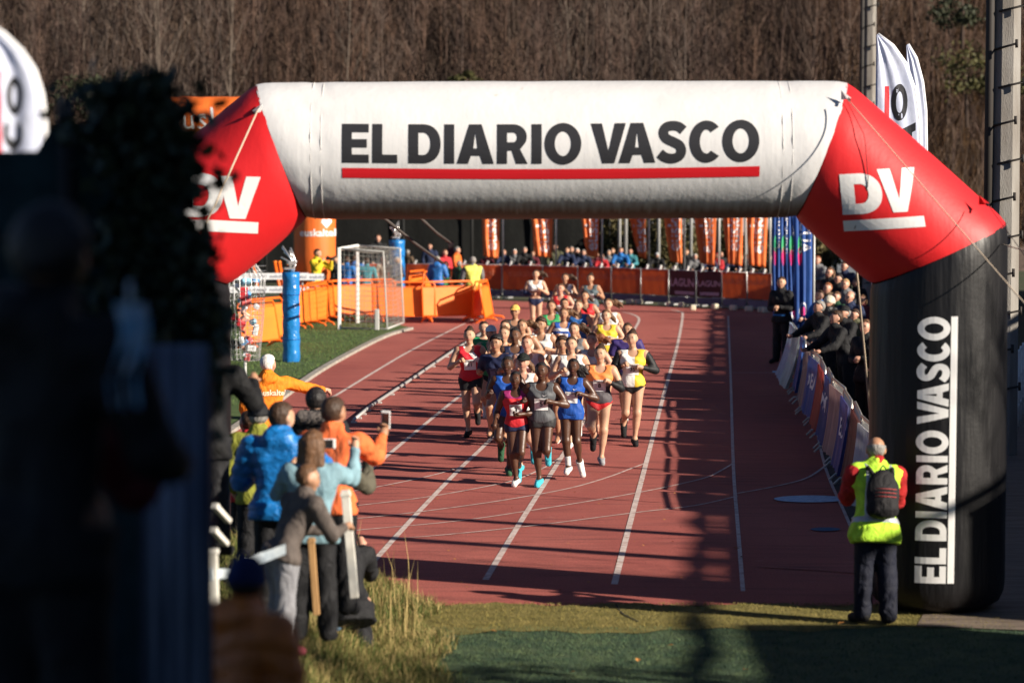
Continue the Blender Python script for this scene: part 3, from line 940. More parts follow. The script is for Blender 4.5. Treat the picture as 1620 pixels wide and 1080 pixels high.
# outline: near edge at the turf, left edge along the infield, far bend, right side
track_pts = [G(560, 957), G(1500, 957)] + [Vector((9.5, 30, 0)), Vector((11, 70, 0)), Vector((11, 88, 0))] + [G(1225, 492), G(1100, 486), G(900, 480), G(760, 474), G(560, 474)] + \
            [G(520, 489)] + [G(600, 506), G(640, 516), G(655, 520), G(607, 533), G(540, 567), G(490, 597), G(430, 640), G(340, 700), G(280, 760), G(250, 800)]
flat_poly('running_track', track_pts, 0.0, m_track)
m_grass = mat('infield_grass', (.045, .085, .02), .95, (.085, .125, .035), nscale=3, bump=.02, bscale=60)
inf = [G(250, 800), G(280, 760), G(340, 700), G(430, 640), G(490, 597), G(540, 567), G(607, 533), G(655, 520), G(640, 516), G(600, 506), G(520, 489), G(430, 484), G(100, 484), Vector((-40, 90, 0)), Vector((-40, 38, 0))]
flat_poly('infield', [(p[0] - .02, p[1], 0) for p in inf], 0.012, m_grass)
m_kerb = mat('concrete_pale', (.36, .33, .29), .9, (.22, .2, .17), nscale=5, bump=.006, bscale=40)
def ribbon(pts, w, z, name, m, parent=None, kind='structure', thick=0.0):
    """painted line of even width along ground points"""
    P = []
    for i in range(len(pts) - 1):
        p0, p1, p2, p3 = pts[max(i - 1, 0)], pts[i], pts[i + 1], pts[min(i + 2, len(pts) - 1)]
        for t in (0, .2, .4, .6, .8):
            P.append(tuple(.5 * (2 * p1[k] + (-p0[k] + p2[k]) * t + (2 * p0[k] - 5 * p1[k] + 4 * p2[k] - p3[k]) * t * t + (-p0[k] + 3 * p1[k] - 3 * p2[k] + p3[k]) * t ** 3) for k in (0, 1)))
    P.append((pts[-1][0], pts[-1][1]))
    vs = []
    for i, p in enumerate(P):
        a, b = P[max(i - 1, 0)], P[min(i + 1, len(P) - 1)]
        d = Vector((b[0] - a[0], b[1] - a[1]))
        if d.length < 1e-6: d = Vector((0, 1))
        d.normalize()
        vs += [(p[0] - d.y * w / 2, p[1] + d.x * w / 2, z), (p[0] + d.y * w / 2, p[1] - d.x * w / 2, z)]
    n = len(P)
    fs = [(2 * i + 1, 2 * i + 3, 2 * i + 2, 2 * i) for i in range(n - 1)]
    if thick:
        m_ = len(vs); vs += [(x, y, z - thick) for x, y, _ in vs]
        fs += [(2 * i, 2 * i + 2, m_ + 2 * i + 2, m_ + 2 * i) for i in range(n - 1)] + [(2 * i + 3, 2 * i + 1, m_ + 2 * i + 1, m_ + 2 * i + 3) for i in range(n - 1)]
        fs += [(0, 1, m_ + 1, m_), (2 * n - 1, 2 * n - 2, m_ + 2 * n - 2, m_ + 2 * n - 1)]
    o = link(name, mesh_from(name, vs, fs), m, parent)
    if kind: o['kind'] = kind
    return o
ribbon([G(250, 802), G(340, 702), G(430, 642), G(490, 598), G(540, 568), G(607, 534), G(650, 521)], .14, .06, 'infield_kerb', m_kerb, thick=.07)
# worn white paint
m_line = mat('line_paint', (.62, .52, .48), .8, (.30, .15, .12), nscale=9, ndetail=9, mix=(.42, .80), bump=.002, bscale=90)
LN = 0.075
lines = [[(1152, 500), (1156, 600), (1160, 733), (1167, 830), (1175.5, 935)],
         [(1062, 490), (1074, 492.5), (1080, 498), (1072, 545), (1050, 625), (1022, 733), (996, 830), (972, 924)],
         [(985, 494), (1000, 497), (1011, 505), (1002, 525), (984, 565), (940, 640), (889, 722), (830, 815), (768, 917)],
         [(930, 512), (915, 545), (860, 608), (773, 698), (731, 738), (660, 812), (582, 898)],
         [(900, 500), (850, 540), (790, 580), (724, 629), (629, 707), (549, 775), (480, 838)],
         [(760, 500), (704, 527), (640, 560), (540, 620), (450, 675)],
         [(731, 738), (700, 748), (640, 762), (549, 779), (470, 790)],
         [(889, 722), (865, 738), (825, 756), (789, 766), (673, 787), (540, 803), (470, 812)],
         [(1022, 733), (1000, 741), (960, 756), (896, 774), (789, 793), (673, 809), (584, 819), (500, 826)],
         [(1160, 733), (1140, 745), (1109, 758), (1007, 780), (851, 806), (718, 825), (575, 838), (500, 845)],
         [(1167, 785), (1100, 800), (1007, 811), (851, 831), (718, 845), (620, 853)],
         [(1152, 590), (1225, 590), (1262, 590)],
         [(1305, 738), (1275, 757), (1225, 770), (1165, 781)],
         [(1258, 560), (1285, 650), (1305, 738), (1340, 820), (1375, 905)]]
for i, ln in enumerate(lines):
    ribbon([G(*p) for p in ln], (.045 if i == 0 else .068) if i < 6 else (.034 if i < 11 else .04), .004 if i < 6 else .008 + .001 * (i % 3), 'lane_line', m_line)
m_blue = mat('blue_paint_and_sun_spot', (.50, .66, .80), .7, (.22, .36, .55), nscale=14, mix=(.4, .75))
flat_poly('mark_and_sun_spot', [G(1282 + 58 * math.cos(a), 790 + 5.5 * math.sin(a)) for a in np.linspace(0, 2 * math.pi, 26)[:-1]], .012, m_blue)  # long ellipse is a sun spot, its light put into the colour
flat_poly('mark_and_sun_spot', [G(1306 + 24 * math.cos(a), 838 + 3 * math.sin(a)) for a in np.linspace(0, 2 * math.pi, 20)[:-1]], .012, mat('blue_paint_worn', (.03, .09, .17), .8))
flat_poly('mark_and_sun_spot', [G(1222, 587.5), G(1256, 588.5), G(1256, 591), G(1222, 590)], .014, m_blue)
m_redl = mat('red_paint', (.42, .12, .10), .8, (.25, .07, .06), nscale=12)
ribbon([G(1204, 897), G(1290, 902), G(1372, 908)], .055, .012, 'lane_line', m_redl)
# inner aluminium kerb rail on the left lane
kr = thing('kerb_rail', 'low pale aluminium kerb rail on little feet along the inner lane of the red track', 'kerb rail', G(584, 649))
o0 = G(584, 649)
pts = [G(*p) - o0 for p in ((560, 669), (584, 649), (647, 607), (722, 555), (772, 524))]
mb = MB(); mb.tube([p + Vector((0, 0, .06)) for p in pts], .028, 8)
mb.build('rail', mat('aluminium_dull', (.55, .54, .52), .5, metal=.6), kr)
fm = None
for i in range(14):
    t = i / 13 * 3.999; a = int(t); p = pts[a].lerp(pts[a + 1], t - a)
    if fm is None: fm = MB().box((0, 0, .018), (.10, .05, .035), bev=.006).mesh('foot')
    link('foot', fm, MATS['aluminium_dull'], kr).location = p
# foreground turf mats and pavement
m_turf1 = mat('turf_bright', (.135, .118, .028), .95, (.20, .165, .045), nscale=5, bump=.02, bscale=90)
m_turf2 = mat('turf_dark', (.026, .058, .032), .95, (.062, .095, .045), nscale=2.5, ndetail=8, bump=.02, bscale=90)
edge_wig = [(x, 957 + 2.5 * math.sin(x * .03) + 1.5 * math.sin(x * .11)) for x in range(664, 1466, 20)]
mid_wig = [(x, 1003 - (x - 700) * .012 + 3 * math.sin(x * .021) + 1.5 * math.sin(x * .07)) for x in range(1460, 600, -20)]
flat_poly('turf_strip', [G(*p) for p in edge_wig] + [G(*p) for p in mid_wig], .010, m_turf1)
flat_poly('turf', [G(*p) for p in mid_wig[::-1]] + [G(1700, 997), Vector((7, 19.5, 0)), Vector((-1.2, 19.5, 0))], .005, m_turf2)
m_pave = mat('pavement', (.20, .155, .12), .9, (.12, .09, .07), nscale=4, bump=.01, bscale=30, stretch=(.4, 3, 1))
flat_poly('pavement', [G(1450, 992), G(1700, 1002), Vector((12, 26, 0)), Vector((12, 48, 0)), Vector((6.8, 48, 0)), G(1470, 957)], .016, m_pave)
flat_poly('spectator_ground', [G(1372, 905), Vector((9.5, 30, 0)), Vector((12, 90, 0)), G(1228, 492), G(1262, 575), G(1310, 745)], .007, mat('asphalt_dark', (.055, .05, .05), .9, (.035, .033, .033), nscale=3, bump=.01, bscale=50))
# thin seams and crumbs on the turf
ribbon([G(974, 957), G(985, 972), G(1010, 985)], .02, .016, 'turf_seam', mat('seam_dark', (.012, .012, .008), 1))

# ------------------------------------------------------------ hill and its wood
def hill_h(x, y): 
    t = max(0, y - 118)
    return min(t * .62, 95) + 1.6 * mnoise.noise((x * .04, y * .05, 2)) * min(1, t / 12) + .2
m_hill = mat('hillside', (.13, .088, .066), 1.0, (.085, .060, .048), nscale=.25, ndetail=8, bump=.3, bscale=1.2)
hs = height_sheet('hillside', np.arange(-130, 131, 4.0), np.arange(112, 290, 4.0), None, -.3, hill_h)
tag(link('hillside', hs, m_hill), kind='structure')
def tree_tris(rs, h, lean=0.0, twig=90, wide=1.0):
    """bare winter tree: leaning tapered trunk, rising limbs, fine twigs -> (V,T)"""
    V, T = [], []
    def tube(pts, rad, n):
        b = len(V)
        for p, r in zip(pts, rad):
            for k in range(n):
                a = 2 * math.pi * k / n
                V.append((p[0] + r * math.cos(a), p[1] + r * math.sin(a), p[2]))
        for i in range(len(pts) - 1):
            for k in range(n):
                k2 = (k + 1) % n
                T.append((b + i * n + k, b + i * n + k2, b + (i + 1) * n + k2)); T.append((b + i * n + k, b + (i + 1) * n + k2, b + (i + 1) * n + k))
    r0 = .022 + .0045 * h
    P = [np.array((0, 0, -.4))]
    for i in range(5): P.append(P[-1] + np.array((lean * h / 5 + rs.normal(0, .07), rs.normal(0, .07), (h + .4) / 5)))
    tube(P, [r0, r0 * .85, r0 * .65, r0 * .45, r0 * .25, .008], 5)
    tips = []
    nb = rs.integers(9, 14)
    for i in range(nb):
        u = .25 + .7 * (i + rs.random()) / nb
        j = int(u * 5); p = P[j] + (P[min(j + 1, 5)] - P[j]) * (u * 5 - j)
        a = rs.random() * 6.283; L = (1.1 - u) * h * .42 * wide * (.7 + .6 * rs.random())
        d = np.array((math.cos(a) * .55, math.sin(a) * .55, 1.0))
        q = p + d * L * .5; e = q + np.array((d[0] * .6, d[1] * .6, 1.1)) * L * .5
        tube([p, q, e], [r0 * .34 * (1.1 - u) + .012, .014, .006], 3)
        tips += [(p, q), (q, e)]
    for i in range(twig):
        a_, b_ = tips[rs.integers(len(tips))]; p = a_ + (b_ - a_) * rs.random()
        d = np.array((rs.normal(0, .75), rs.normal(0, .75), .75)) * (.45 + .7 * rs.random())
        sd = np.array((rs.normal(), rs.normal(), 0)); sd = sd / (np.linalg.norm(sd) + 1e-6) * .017
        b = len(V); V.extend([p - sd, p + sd, p + d]); T.append((b, b + 1, b + 2))
    return np.array(V), np.array(T)
protos = [tree_tris(np.random.default_rng(i), 6.5 + (i % 5), lean=(i % 3 - 1) * .03, wide=.8 + .1 * (i % 4)) for i in range(14)]
def join_trees(spots, name, m, sc=1.0):
    VV, TT, n = [], [], 0
    for (x, y, k, a, s_) in spots:
        V, T = protos[k % len(protos)]
        c, s = math.cos(a), math.sin(a)
        W = np.stack([V[:, 0] * c - V[:, 1] * s, V[:, 0] * s + V[:, 1] * c, V[:, 2]], 1) * s_
        W += np.array([x, y, hill_h(x, y) - .3])
        VV.append(W); TT.append(T + n); n += len(V)
    return big_mesh(name, np.concatenate(VV), np.concatenate(TT))
bark_cols = [((.118, .080, .061), (.074, .051, .042)), ((.116, .084, .067), (.082, .060, .050)), ((.100, .060, .045), (.068, .044, .036)), ((.115, .066, .044), (.080, .048, .036))]
m_barks = [mat('winter_bark_%s' % 'abcd'[i], c[0], .9, c[1], nscale=.6, ndetail=6) for i, c in enumerate(bark_cols)]
spots = []
for i in range(1750):
    y = 121 + rng.random() ** 1.1 * 62
    x = rng.uniform(-.21, .21) * y
    spots.append((x, y, int(rng.integers(14)), rng.random() * 6.28, rng.uniform(.65, 1.15)))
for k in range(4):
    sub = [s_ for s_ in spots if (mnoise.noise((s_[0] * .09, s_[1] * .11, 5)) * 2 + s_[2] * .13 + 2) % 4 // 1 == k] if k < 4 else []
    if sub: tag(link('winter_wood', join_trees(sub, 'winter_wood', None), m_barks[k]), 'bare brown winter wood covering the hillside behind the track', 'woodland', kind='stuff')
# fine undergrowth: upright reedy stems
def stems(name, xs_, ys_, zf, hmin, hmax, w, m, label, lean=.12, kind='stuff', cat='undergrowth', seg=1):
    n = len(xs_)
    z = np.array([zf(a, b) for a, b in zip(xs_, ys_)])
    H = rng.uniform(hmin, hmax, n); ang = rng.uniform(0, math.pi, n)
    dx, dy = np.cos(ang) * w, np.sin(ang) * w
    lx, ly = rng.normal(0, lean, n) * H, rng.normal(0, lean, n) * H
    if seg == 1:
        V = np.stack([np.stack([xs_ - dx, ys_ - dy, z], 1), np.stack([xs_ + dx, ys_ + dy, z], 1), np.stack([xs_ + lx, ys_ + ly, z + H], 1)], 1).reshape(-1, 3)
        T = np.arange(n * 3).reshape(-1, 3)
    else:
        a = np.stack([xs_ - dx, ys_ - dy, z], 1); b = np.stack([xs_ + dx, ys_ + dy, z], 1)
        c = np.stack([xs_ - dx * .7 + lx * .35, ys_ - dy * .7 + ly * .35, z + H * .55], 1); d = np.stack([xs_ + dx * .7 + lx * .35, ys_ + dy * .7 + ly * .35, z + H * .55], 1)
        e = np.stack([xs_ + lx * 1.3, ys_ + ly * 1.3, z + H * (.98 - .25 * np.minimum(1, np.hypot(lx, ly) / H))], 1)
        V = np.stack([a, b, c, d, e], 1).reshape(-1, 3)
        q = np.arange(n)[:, None] * 5
        T = np.concatenate([q + np.array([[0, 1, 3]]), q + np.array([[0, 3, 2]]), q + np.array([[2, 3, 4]])])
    return tag(link(name, big_mesh(name, V, T), m), label, cat, kind=kind)
yy = 119 + rng.random(85000) ** 1.1 * 62; xx = rng.uniform(-.2, .2, 85000) * yy
m_under = mat('dry_undergrowth', (.165, .110, .078), 1, (.105, .074, .058), nscale=.22, ndetail=6)
stems('undergrowth', xx, yy, lambda a, b: hill_h(a, b) - .3, 1.0, 3.4, .030, m_under, 'dry reddish undergrowth and saplings between the trees of the hillside', .42)
# ochre scrub on the right-hand slope
yy = 119 + rng.random(15000) * 18; xx = rng.uniform(.105, .19, 15000) * yy
stems('scrub', xx, yy, lambda a, b: hill_h(a, b) - .3, .8, 2.6, .022, mat('ochre_scrub', (.17, .095, .045), 1, (.11, .06, .03), nscale=.5), 'ochre reed-like scrub low on the slope beside the concrete pole', .12, cat='scrub')
# individually visible pale trunks
pale = mat('pale_bark', (.145, .112, .088), .9, (.10, .076, .06), nscale=2)
tp = {}
for i, (px, lb) in enumerate([(252, 'pale bare tree, its thin trunk left of the twin trunk above the ivy'), (262, 'pale bare tree just right of the leftmost pale trunk above the ivy'), (357, 'slender pale bare tree above the left end of the white arch'),
                              (552, 'pale bare tree rising above the arch near its left seam'), (128, 'greyish bare tree on the slope beyond the white flag at the far left'), (905, 'thin pale tree above the middle of the arch lettering'),
                              (1498, 'pale tree between the white flags and the concrete pole')]):
    Yt = 121 + i * .7
    x = (px - 810) / F_PX * Yt
    k = i % 3
    V, T = protos[[4, 9, 3][k]]
    if k not in tp: tp[k] = big_mesh('trunk', V * 1.15, T)
    r = thing('bare_tree', lb, 'tree', (x, Yt, hill_h(x, Yt) - .3), i * 1.1, 'pale bare trees on the hillside')
    link('trunk', tp[k], pale, r)
# evergreen bushes on the slope
def leaf_cloud(n, radii, leaf, seed=0, flat=0.0):
    rs = np.random.default_rng(seed)
    cl = rs.normal(size=(max(6, n // 90), 3)); cl /= np.linalg.norm(cl, axis=1)[:, None]; cl *= rs.random((len(cl), 1)) ** .4 * .85
    c = cl[rs.integers(len(cl), size=n)] + rs.normal(0, .17, (n, 3))
    c *= np.array(radii)
    a = rs.normal(size=(n, 3)); a /= np.linalg.norm(a, axis=1)[:, None]
    b = np.cross(a, rs.normal(size=(n, 3))); b /= np.linalg.norm(b, axis=1)[:, None]
    s = leaf * (.6 + .8 * rs.random((n, 1)))
    V = np.stack([c - a * s, c + b * s * .5, c + a * s, c - b * s * .5], 1).reshape(-1, 3)
    q = np.arange(n)[:, None] * 4
    return V, np.concatenate([q + np.array([[0, 1, 2]]), q + np.array([[0, 2, 3]])])
m_everg = mat('evergreen_leaves', (.016, .022, .009), .7, (.035, .038, .014), nscale=1.2)
m_yel = mat('yellow_green_leaves', (.08, .072, .02), .7, (.045, .045, .014), nscale=1.2)
for i, (px, py, rr, mm_, lb) in enumerate([(95, 165, 2.2, m_everg, 'dark evergreen bush on the slope beyond the left white flag'), (185, 150, 2.0, m_everg, 'dark evergreen bush above the ivy-covered post'),
                              (1530, 120, 2.2, m_yel, 'yellow-green bush on the slope left of the concrete pole'), (1590, 130, 1.5, m_yel, 'yellow-green bush right behind the concrete pole top'),
                              (740, 128, .7, m_yel, 'small green shrub just above the arch, left of its middle'), (1522, 18, 1.6, m_everg, 'dark evergreen in the top right corner of the slope')]):
    Yb = 121.5 + i * .1
    p = At(px, py, Yb)
    r = thing('evergreen_bush', lb, 'bush', p, i, 'evergreen bushes on the slope')
    V, T = leaf_cloud(900, (rr, rr * .8, rr * .6), .10, i)
    link('foliage', big_mesh('foliage', V, T), mm_, r)
    link('stem', MB().tube([(0, 0, -rr), (0.1, 0, 0), (0, 0, rr * .4)], [.1, .06, .02], 6).mesh('stem'), m_barks[0], r)

# ------------------------------------------------------------ black shade screen and shrubs behind the far barrier
m_deep_shade = mat('deep_shade_black', (.0018, .002, .0018), .95, (.0035, .004, .0035), nscale=3, bump=.02, bscale=8)  # near-black colour stands in for the deep shade behind the crowd
w_ = thing('shade_screen', 'near-black screen on posts, deep shade put into its colour, behind the spectators under the arch', 'fence', (-2.5, 104, 0))
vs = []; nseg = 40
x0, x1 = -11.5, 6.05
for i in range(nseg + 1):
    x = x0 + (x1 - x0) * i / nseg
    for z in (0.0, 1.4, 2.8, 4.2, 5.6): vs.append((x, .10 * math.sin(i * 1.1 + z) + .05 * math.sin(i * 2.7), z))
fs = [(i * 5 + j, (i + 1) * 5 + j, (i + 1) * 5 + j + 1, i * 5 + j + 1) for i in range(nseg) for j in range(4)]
link('netting', mesh_from('netting', vs, fs, True), m_deep_shade, w_)
pm = MB().tube([(0, -.2, 0), (0, -.2, 5.7)], .05, 8).mesh('post')
for i in range(8): link('post', pm, mat('post_dark', (.02, .02, .02), .7), w_).location = (x0 + (x1 - x0) * i / 7, 0, 0)
# olive shrubs to the right of it
for i, (px, top, Yb, c) in enumerate([(985, 340, 104, 0), (1018, 338, 105, 1), (1046, 344, 103, 0), (1078, 342, 106, 1), (1110, 372, 104, 0), (1142, 356, 105, 1), (1172, 376, 104, 0), (1205, 362, 103, 1), (1300, 375, 90, 0)]):
    p = At(px, top, Yb); hgt = p.z + .3
    r = thing('olive_shrub', ['olive-green shrub with its top hidden, ', 'mottled olive shrub, '][c] + ['right of the black shade screen', 'between the third and fourth orange flags', 'behind the fourth orange flag', 'right of the fourth orange flag', 'beside the fifth orange flag',
              'between the fifth and sixth orange flags', 'behind the sixth orange flag', 'behind the rightmost orange flags', 'beyond the crowd right of the blue banners'][i], 'shrub', (p.x, Yb, 0), i, 'shrubs behind the far barrier')
    V, T = leaf_cloud(2200, (.95, .7, hgt * .5), .085, 20 + i)
    V[:, 2] += hgt * .5
    link('foliage', big_mesh('foliage', V, T), mat('olive_leaves_%d' % c, [(.06, .05, .016), (.035, .038, .013)][c], .75, [(.11, .09, .033), (.07, .062, .022)][c], nscale=2), r)
    link('stem', MB().tube([(0, 0, 0), (.05, 0, hgt * .5), (0, 0, hgt * .8)], [.07, .05, .02], 6).mesh('stem'), m_barks[2], r)
# white sports building with windows beyond the shrubs, right part
bl = thing('sports_building', 'low white and grey building with dark windows beyond the orange flags', 'building', (7.6, 112, 0))
MB().box((0, .3, 2.2), (5.6, .5, 4.4)).build('wall', mat('render_grey', (.38, .38, .38), .8, (.30, .30, .31), nscale=2), bl)
MB().box((0, -.1, 4.5), (6.0, 1.6, .22)).build('roof', mat('roof_grey', (.2, .2, .2), .8), bl)
for i in range(5):
    fr = MB().box((-2.2 + i * 1.1, .03, 2.8), (.86, .06, 1.1)).build('window', mat('window_frame', (.6, .6, .6), .5), bl)
    MB().box((-2.2 + i * 1.1, -.012, 2.8), (.74, .03, .98)).build('pane', mat('pane_dark', (.03, .04, .06), .1, spec=.8), fr)
b2 = thing('long_building', 'long grey building with railings beyond the crowd at the right', 'building', (13.5, 112, 0))
MB().box((0, .3, 2.0), (5.2, .5, 4.0)).build('wall', mat('render_blue_grey', (.17, .19, .22), .8, (.12, .13, .15), nscale=2), b2)
for i in range(6): MB().box((-2.2 + i * .85, .03, 2.4), (.3, .05, 2.4)).build('window', mat('window_bluish', (.10, .15, .2), .3), b2)
# tall slim grey posts of the safety net behind the far barrier
gp = MB().tube([(0, 0, 0), (0, 0, 6.2)], .055, 8).mesh('post')
for i, (px, lb) in enumerate([(980, 'left grey post of the pair between the third and fourth orange flags'), (990, 'right grey post of the pair between the third and fourth orange flags'), (1042, 'slim grey post midway between the fourth and fifth orange flags'), (1093, 'slim grey post left of the sixth orange flag'),
                              (1137, 'slim grey post right of the sixth orange flag'), (1180, 'slim grey post before the rightmost orange flags'), (1309, 'slim grey post over the crowd just right of the blue banners'), (1322, 'slim grey post, right of the two over the crowd')]):
    Yg = 96
    t = thing('net_post', lb, 'post', ((px - 810) / F_PX * Yg, Yg, 0), 0, 'grey net posts')
    link('shaft', gp, mat('galvanised', (.42, .42, .41), .5, metal=.3), t)
    link('cap', MB().tube([(0, 0, 6.2), (0, 0, 6.26)], .07, 8).mesh('cap'), MATS['galvanised'], t)

# ============================================================ THE INFLATABLE ARCH
AY = 27.0; AR = .645; SC = F_PX / AY
def ax_(px): return (px - 810) / SC
def az_(py): return At(810, py, AY).z
arch = thing('inflatable_arch', 'white, red and black inflatable finish arch lettered EL DIARIO VASCO spanning the track', 'inflatable arch', (ax_(870), AY, 0))
a0 = Vector(arch.location)
JP = [Vector((ax_(1486), 0, .03)), Vector((ax_(1485), 0, az_(400))), Vector((ax_(1297), 0, az_(236.5))), Vector((ax_(447), 0, az_(239))), Vector((ax_(256), 0, az_(400))), Vector((ax_(254), 0, .45))]
def arch_section(i, name, m, n=64, extra=None):
    """cylinder between joints i and i+1, mitred at both ends, softly inflated"""
    A, B = JP[i], JP[i + 1]; d = (B - A).normalized()
    side = Vector((0, -1, 0)); out = d.cross(side).normalized()
    def plane(j):
        if j == 0 or j == len(JP) - 1: return d
        d1 = (JP[j] - JP[j - 1]).normalized(); d2 = (JP[j + 1] - JP[j]).normalized()
        return (d1 + d2).normalized()
    pa, pb = plane(i), plane(i + 1)
    L = (B - A).length; rings = max(10, int(L / .07))
    vs = []
    for r_ in range(rings + 1):
        t = r_ / rings
        for k in range(n):
            a = 2 * math.pi * k / n
            off = side * math.cos(a) + out * math.sin(a)
            # where this generator meets the mitre planes
            ta = -(off * AR).dot(pa) / d.dot(pa); tb = L - (off * AR).dot(pb) / d.dot(pb)
            q = ta + (tb - ta) * t
            e = min(t, 1 - t) * (tb - ta)
            rr = AR * (1 - .028 * math.exp(-e / .05)) + .006 * math.sin(t * math.pi)
            if i == 0 and r_ <= 6:                       # rounded foot
                z = max(0.0, q); b = .26
                if z < b: rr = AR - b * .6 * (1 - math.sqrt(max(0, 1 - (1 - z / b) ** 2)))
            # soft wrinkles near the seams and along the column
            rr += .0016 * math.exp(-e / .10) * math.sin(k * 2 * math.pi / n * 16 + i * 2)
            rr += .004 * mnoise.noise((off.x * 2 + i * 5, off.y * 2, q * 2.0 + 3 * off.z))
            if extra: rr += extra(q, a, off)
            p = A + d * q + off * rr - (a0 - Vector((0, AY, 0)))
            vs.append((p.x, p.y, p.z))
    fs = [(r_ * n + k, r_ * n + (k + 1) % n, (r_ + 1) * n + (k + 1) % n, (r_ + 1) * n + k) for r_ in range(rings) for k in range(n)]
    if i == 0: fs.append(tuple(range(n))[::-1])
    if i == 4: fs.append(tuple(range(rings * n, (rings + 1) * n)))
    bm = bmesh.new()
    bv = [bm.verts.new(v) for v in vs]
    for f in fs: bm.faces.new([bv[j] for j in f])
    bmesh.ops.recalc_face_normals(bm, faces=bm.faces)
    me = bpy.data.meshes.new(name); bm.to_mesh(me); bm.free()
    me.polygons.foreach_set('use_smooth', [len(p.vertices) == 4 for p in me.polygons])
    return link(name, me, m, arch)

def pvc(name, col, dirt=None, wr=.010, crease='Z'):
    m = mat(name, col, .52, spec=.4)
    nt = m.node_tree; b = nt.nodes['Principled BSDF']
    tc = nt.nodes.new('ShaderNodeTexCoord')
    def nz(sc, st, det=6):
        mp = nt.nodes.new('ShaderNodeMapping'); mp.inputs['Scale'].default_value = st
        nt.links.new(tc.outputs['Object'], mp.inputs[0])
        n = nt.nodes.new('ShaderNodeTexNoise'); n.inputs['Scale'].default_value = sc; n.inputs['Detail'].default_value = det
        nt.links.new(mp.outputs[0], n.inputs['Vector']); return n
    big = nz(1.6, (1, 1, 1)); r = nt.nodes.new('ShaderNodeValToRGB'); e = r.color_ramp.elements
    e[0].position, e[1].position = .3, .7; e[0].color = (*[c * .86 for c in col], 1); e[1].color = (*col, 1)
    nt.links.new(big.outputs['Fac'], r.inputs[0]); out = r.outputs[0]
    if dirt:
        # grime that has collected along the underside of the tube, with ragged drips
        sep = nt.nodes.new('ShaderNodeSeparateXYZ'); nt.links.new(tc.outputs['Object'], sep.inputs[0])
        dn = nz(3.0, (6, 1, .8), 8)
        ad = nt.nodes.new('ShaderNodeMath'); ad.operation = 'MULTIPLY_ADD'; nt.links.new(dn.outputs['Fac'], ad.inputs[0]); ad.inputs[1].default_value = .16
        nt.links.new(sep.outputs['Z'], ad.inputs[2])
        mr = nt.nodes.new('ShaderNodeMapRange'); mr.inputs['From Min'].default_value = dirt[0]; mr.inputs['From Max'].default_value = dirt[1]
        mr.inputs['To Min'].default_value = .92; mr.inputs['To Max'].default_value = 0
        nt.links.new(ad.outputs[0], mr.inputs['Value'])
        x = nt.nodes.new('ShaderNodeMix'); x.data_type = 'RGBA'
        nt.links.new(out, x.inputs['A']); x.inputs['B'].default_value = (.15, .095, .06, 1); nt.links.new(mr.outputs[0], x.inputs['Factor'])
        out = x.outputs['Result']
        sp = nz(9, (1, 1, 1), 9); r2 = nt.nodes.new('ShaderNodeValToRGB'); r2.color_ramp.elements[0].position = .70; r2.color_ramp.elements[1].position = .8
        r2.color_ramp.elements[0].color = (1, 1, 1, 1); r2.color_ramp.elements[1].color = (.80, .74, .66, 1)
        nt.links.new(sp.outputs['Fac'], r2.inputs[0])
        y = nt.nodes.new('ShaderNodeMix'); y.data_type = 'RGBA'; y.blend_type = 'MULTIPLY'; y.inputs['Factor'].default_value = 1
        nt.links.new(out, y.inputs['A']); nt.links.new(r2.outputs[0], y.inputs['B']); out = y.outputs['Result']
    nt.links.new(out, b.inputs['Base Color'])
    st = (9, 9, .8) if crease == 'X' else (5, 5, .55)
    w1 = nz(1.5, st, 3); w2 = nz(26, (1, 1, 1), 2)
    bp = nt.nodes.new('ShaderNodeBump'); bp.inputs['Distance'].default_value = wr; bp.inputs['Strength'].default_value = .7
    nt.links.new(w1.outputs['Fac'], bp.inputs['Height'])
    bp2 = nt.nodes.new('ShaderNodeBump'); bp2.inputs['Distance'].default_value = .0012
    nt.links.new(w2.outputs['Fac'], bp2.inputs['Height']); nt.links.new(bp.outputs[0], bp2.inputs['Normal'])
    nt.links.new(bp2.outputs[0], b.inputs['Normal'])
    return m
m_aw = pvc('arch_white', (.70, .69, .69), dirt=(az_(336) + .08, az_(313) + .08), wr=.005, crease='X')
m_ar = pvc('arch_red', (.70, .016, .020), wr=.005)
m_ab = pvc('arch_black', (.0075, .007, .008), wr=.03)
m_ab.node_tree.nodes['Principled BSDF'].inputs['Specular IOR Level'].default_value = .35
m_ab.node_tree.nodes['Principled BSDF'].inputs['Roughness'].default_value = .45
def seam_pinch(q, a, off):
    x = JP[2].x - q                       # the beam runs from right to left
    v = 0
    for px in (1228, 1243, 499, 515):
        v -= .009 * math.exp(-abs(x - ax_(px)) / .025)
    for px in (1235, 507):
        if abs(x - ax_(px)) < .05: v += .004 * math.sin(a * 90)
    return v
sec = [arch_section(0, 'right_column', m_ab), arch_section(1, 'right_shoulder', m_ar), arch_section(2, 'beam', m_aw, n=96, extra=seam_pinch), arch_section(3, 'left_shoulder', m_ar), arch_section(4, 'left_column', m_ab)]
for o, n_ in zip(sec, ('column', 'shoulder', 'beam', 'shoulder', 'column')): o.name = n_
bvs = [bvh_of(o.data, Matrix.Translation(a0)) for o in sec]
Minv = Matrix.Translation(-a0)
m_ink = mat('print_black', (.020, .020, .024), .55); m_pred = mat('print_red', (.62, .012, .02), .5); m_pwhite = mat('print_white', (.76, .75, .74), .5)
FS = F_PX / (AY - AR)
def fx(px): return (px - 810) / FS
def fz(py): return At(810, py, AY - AR).z
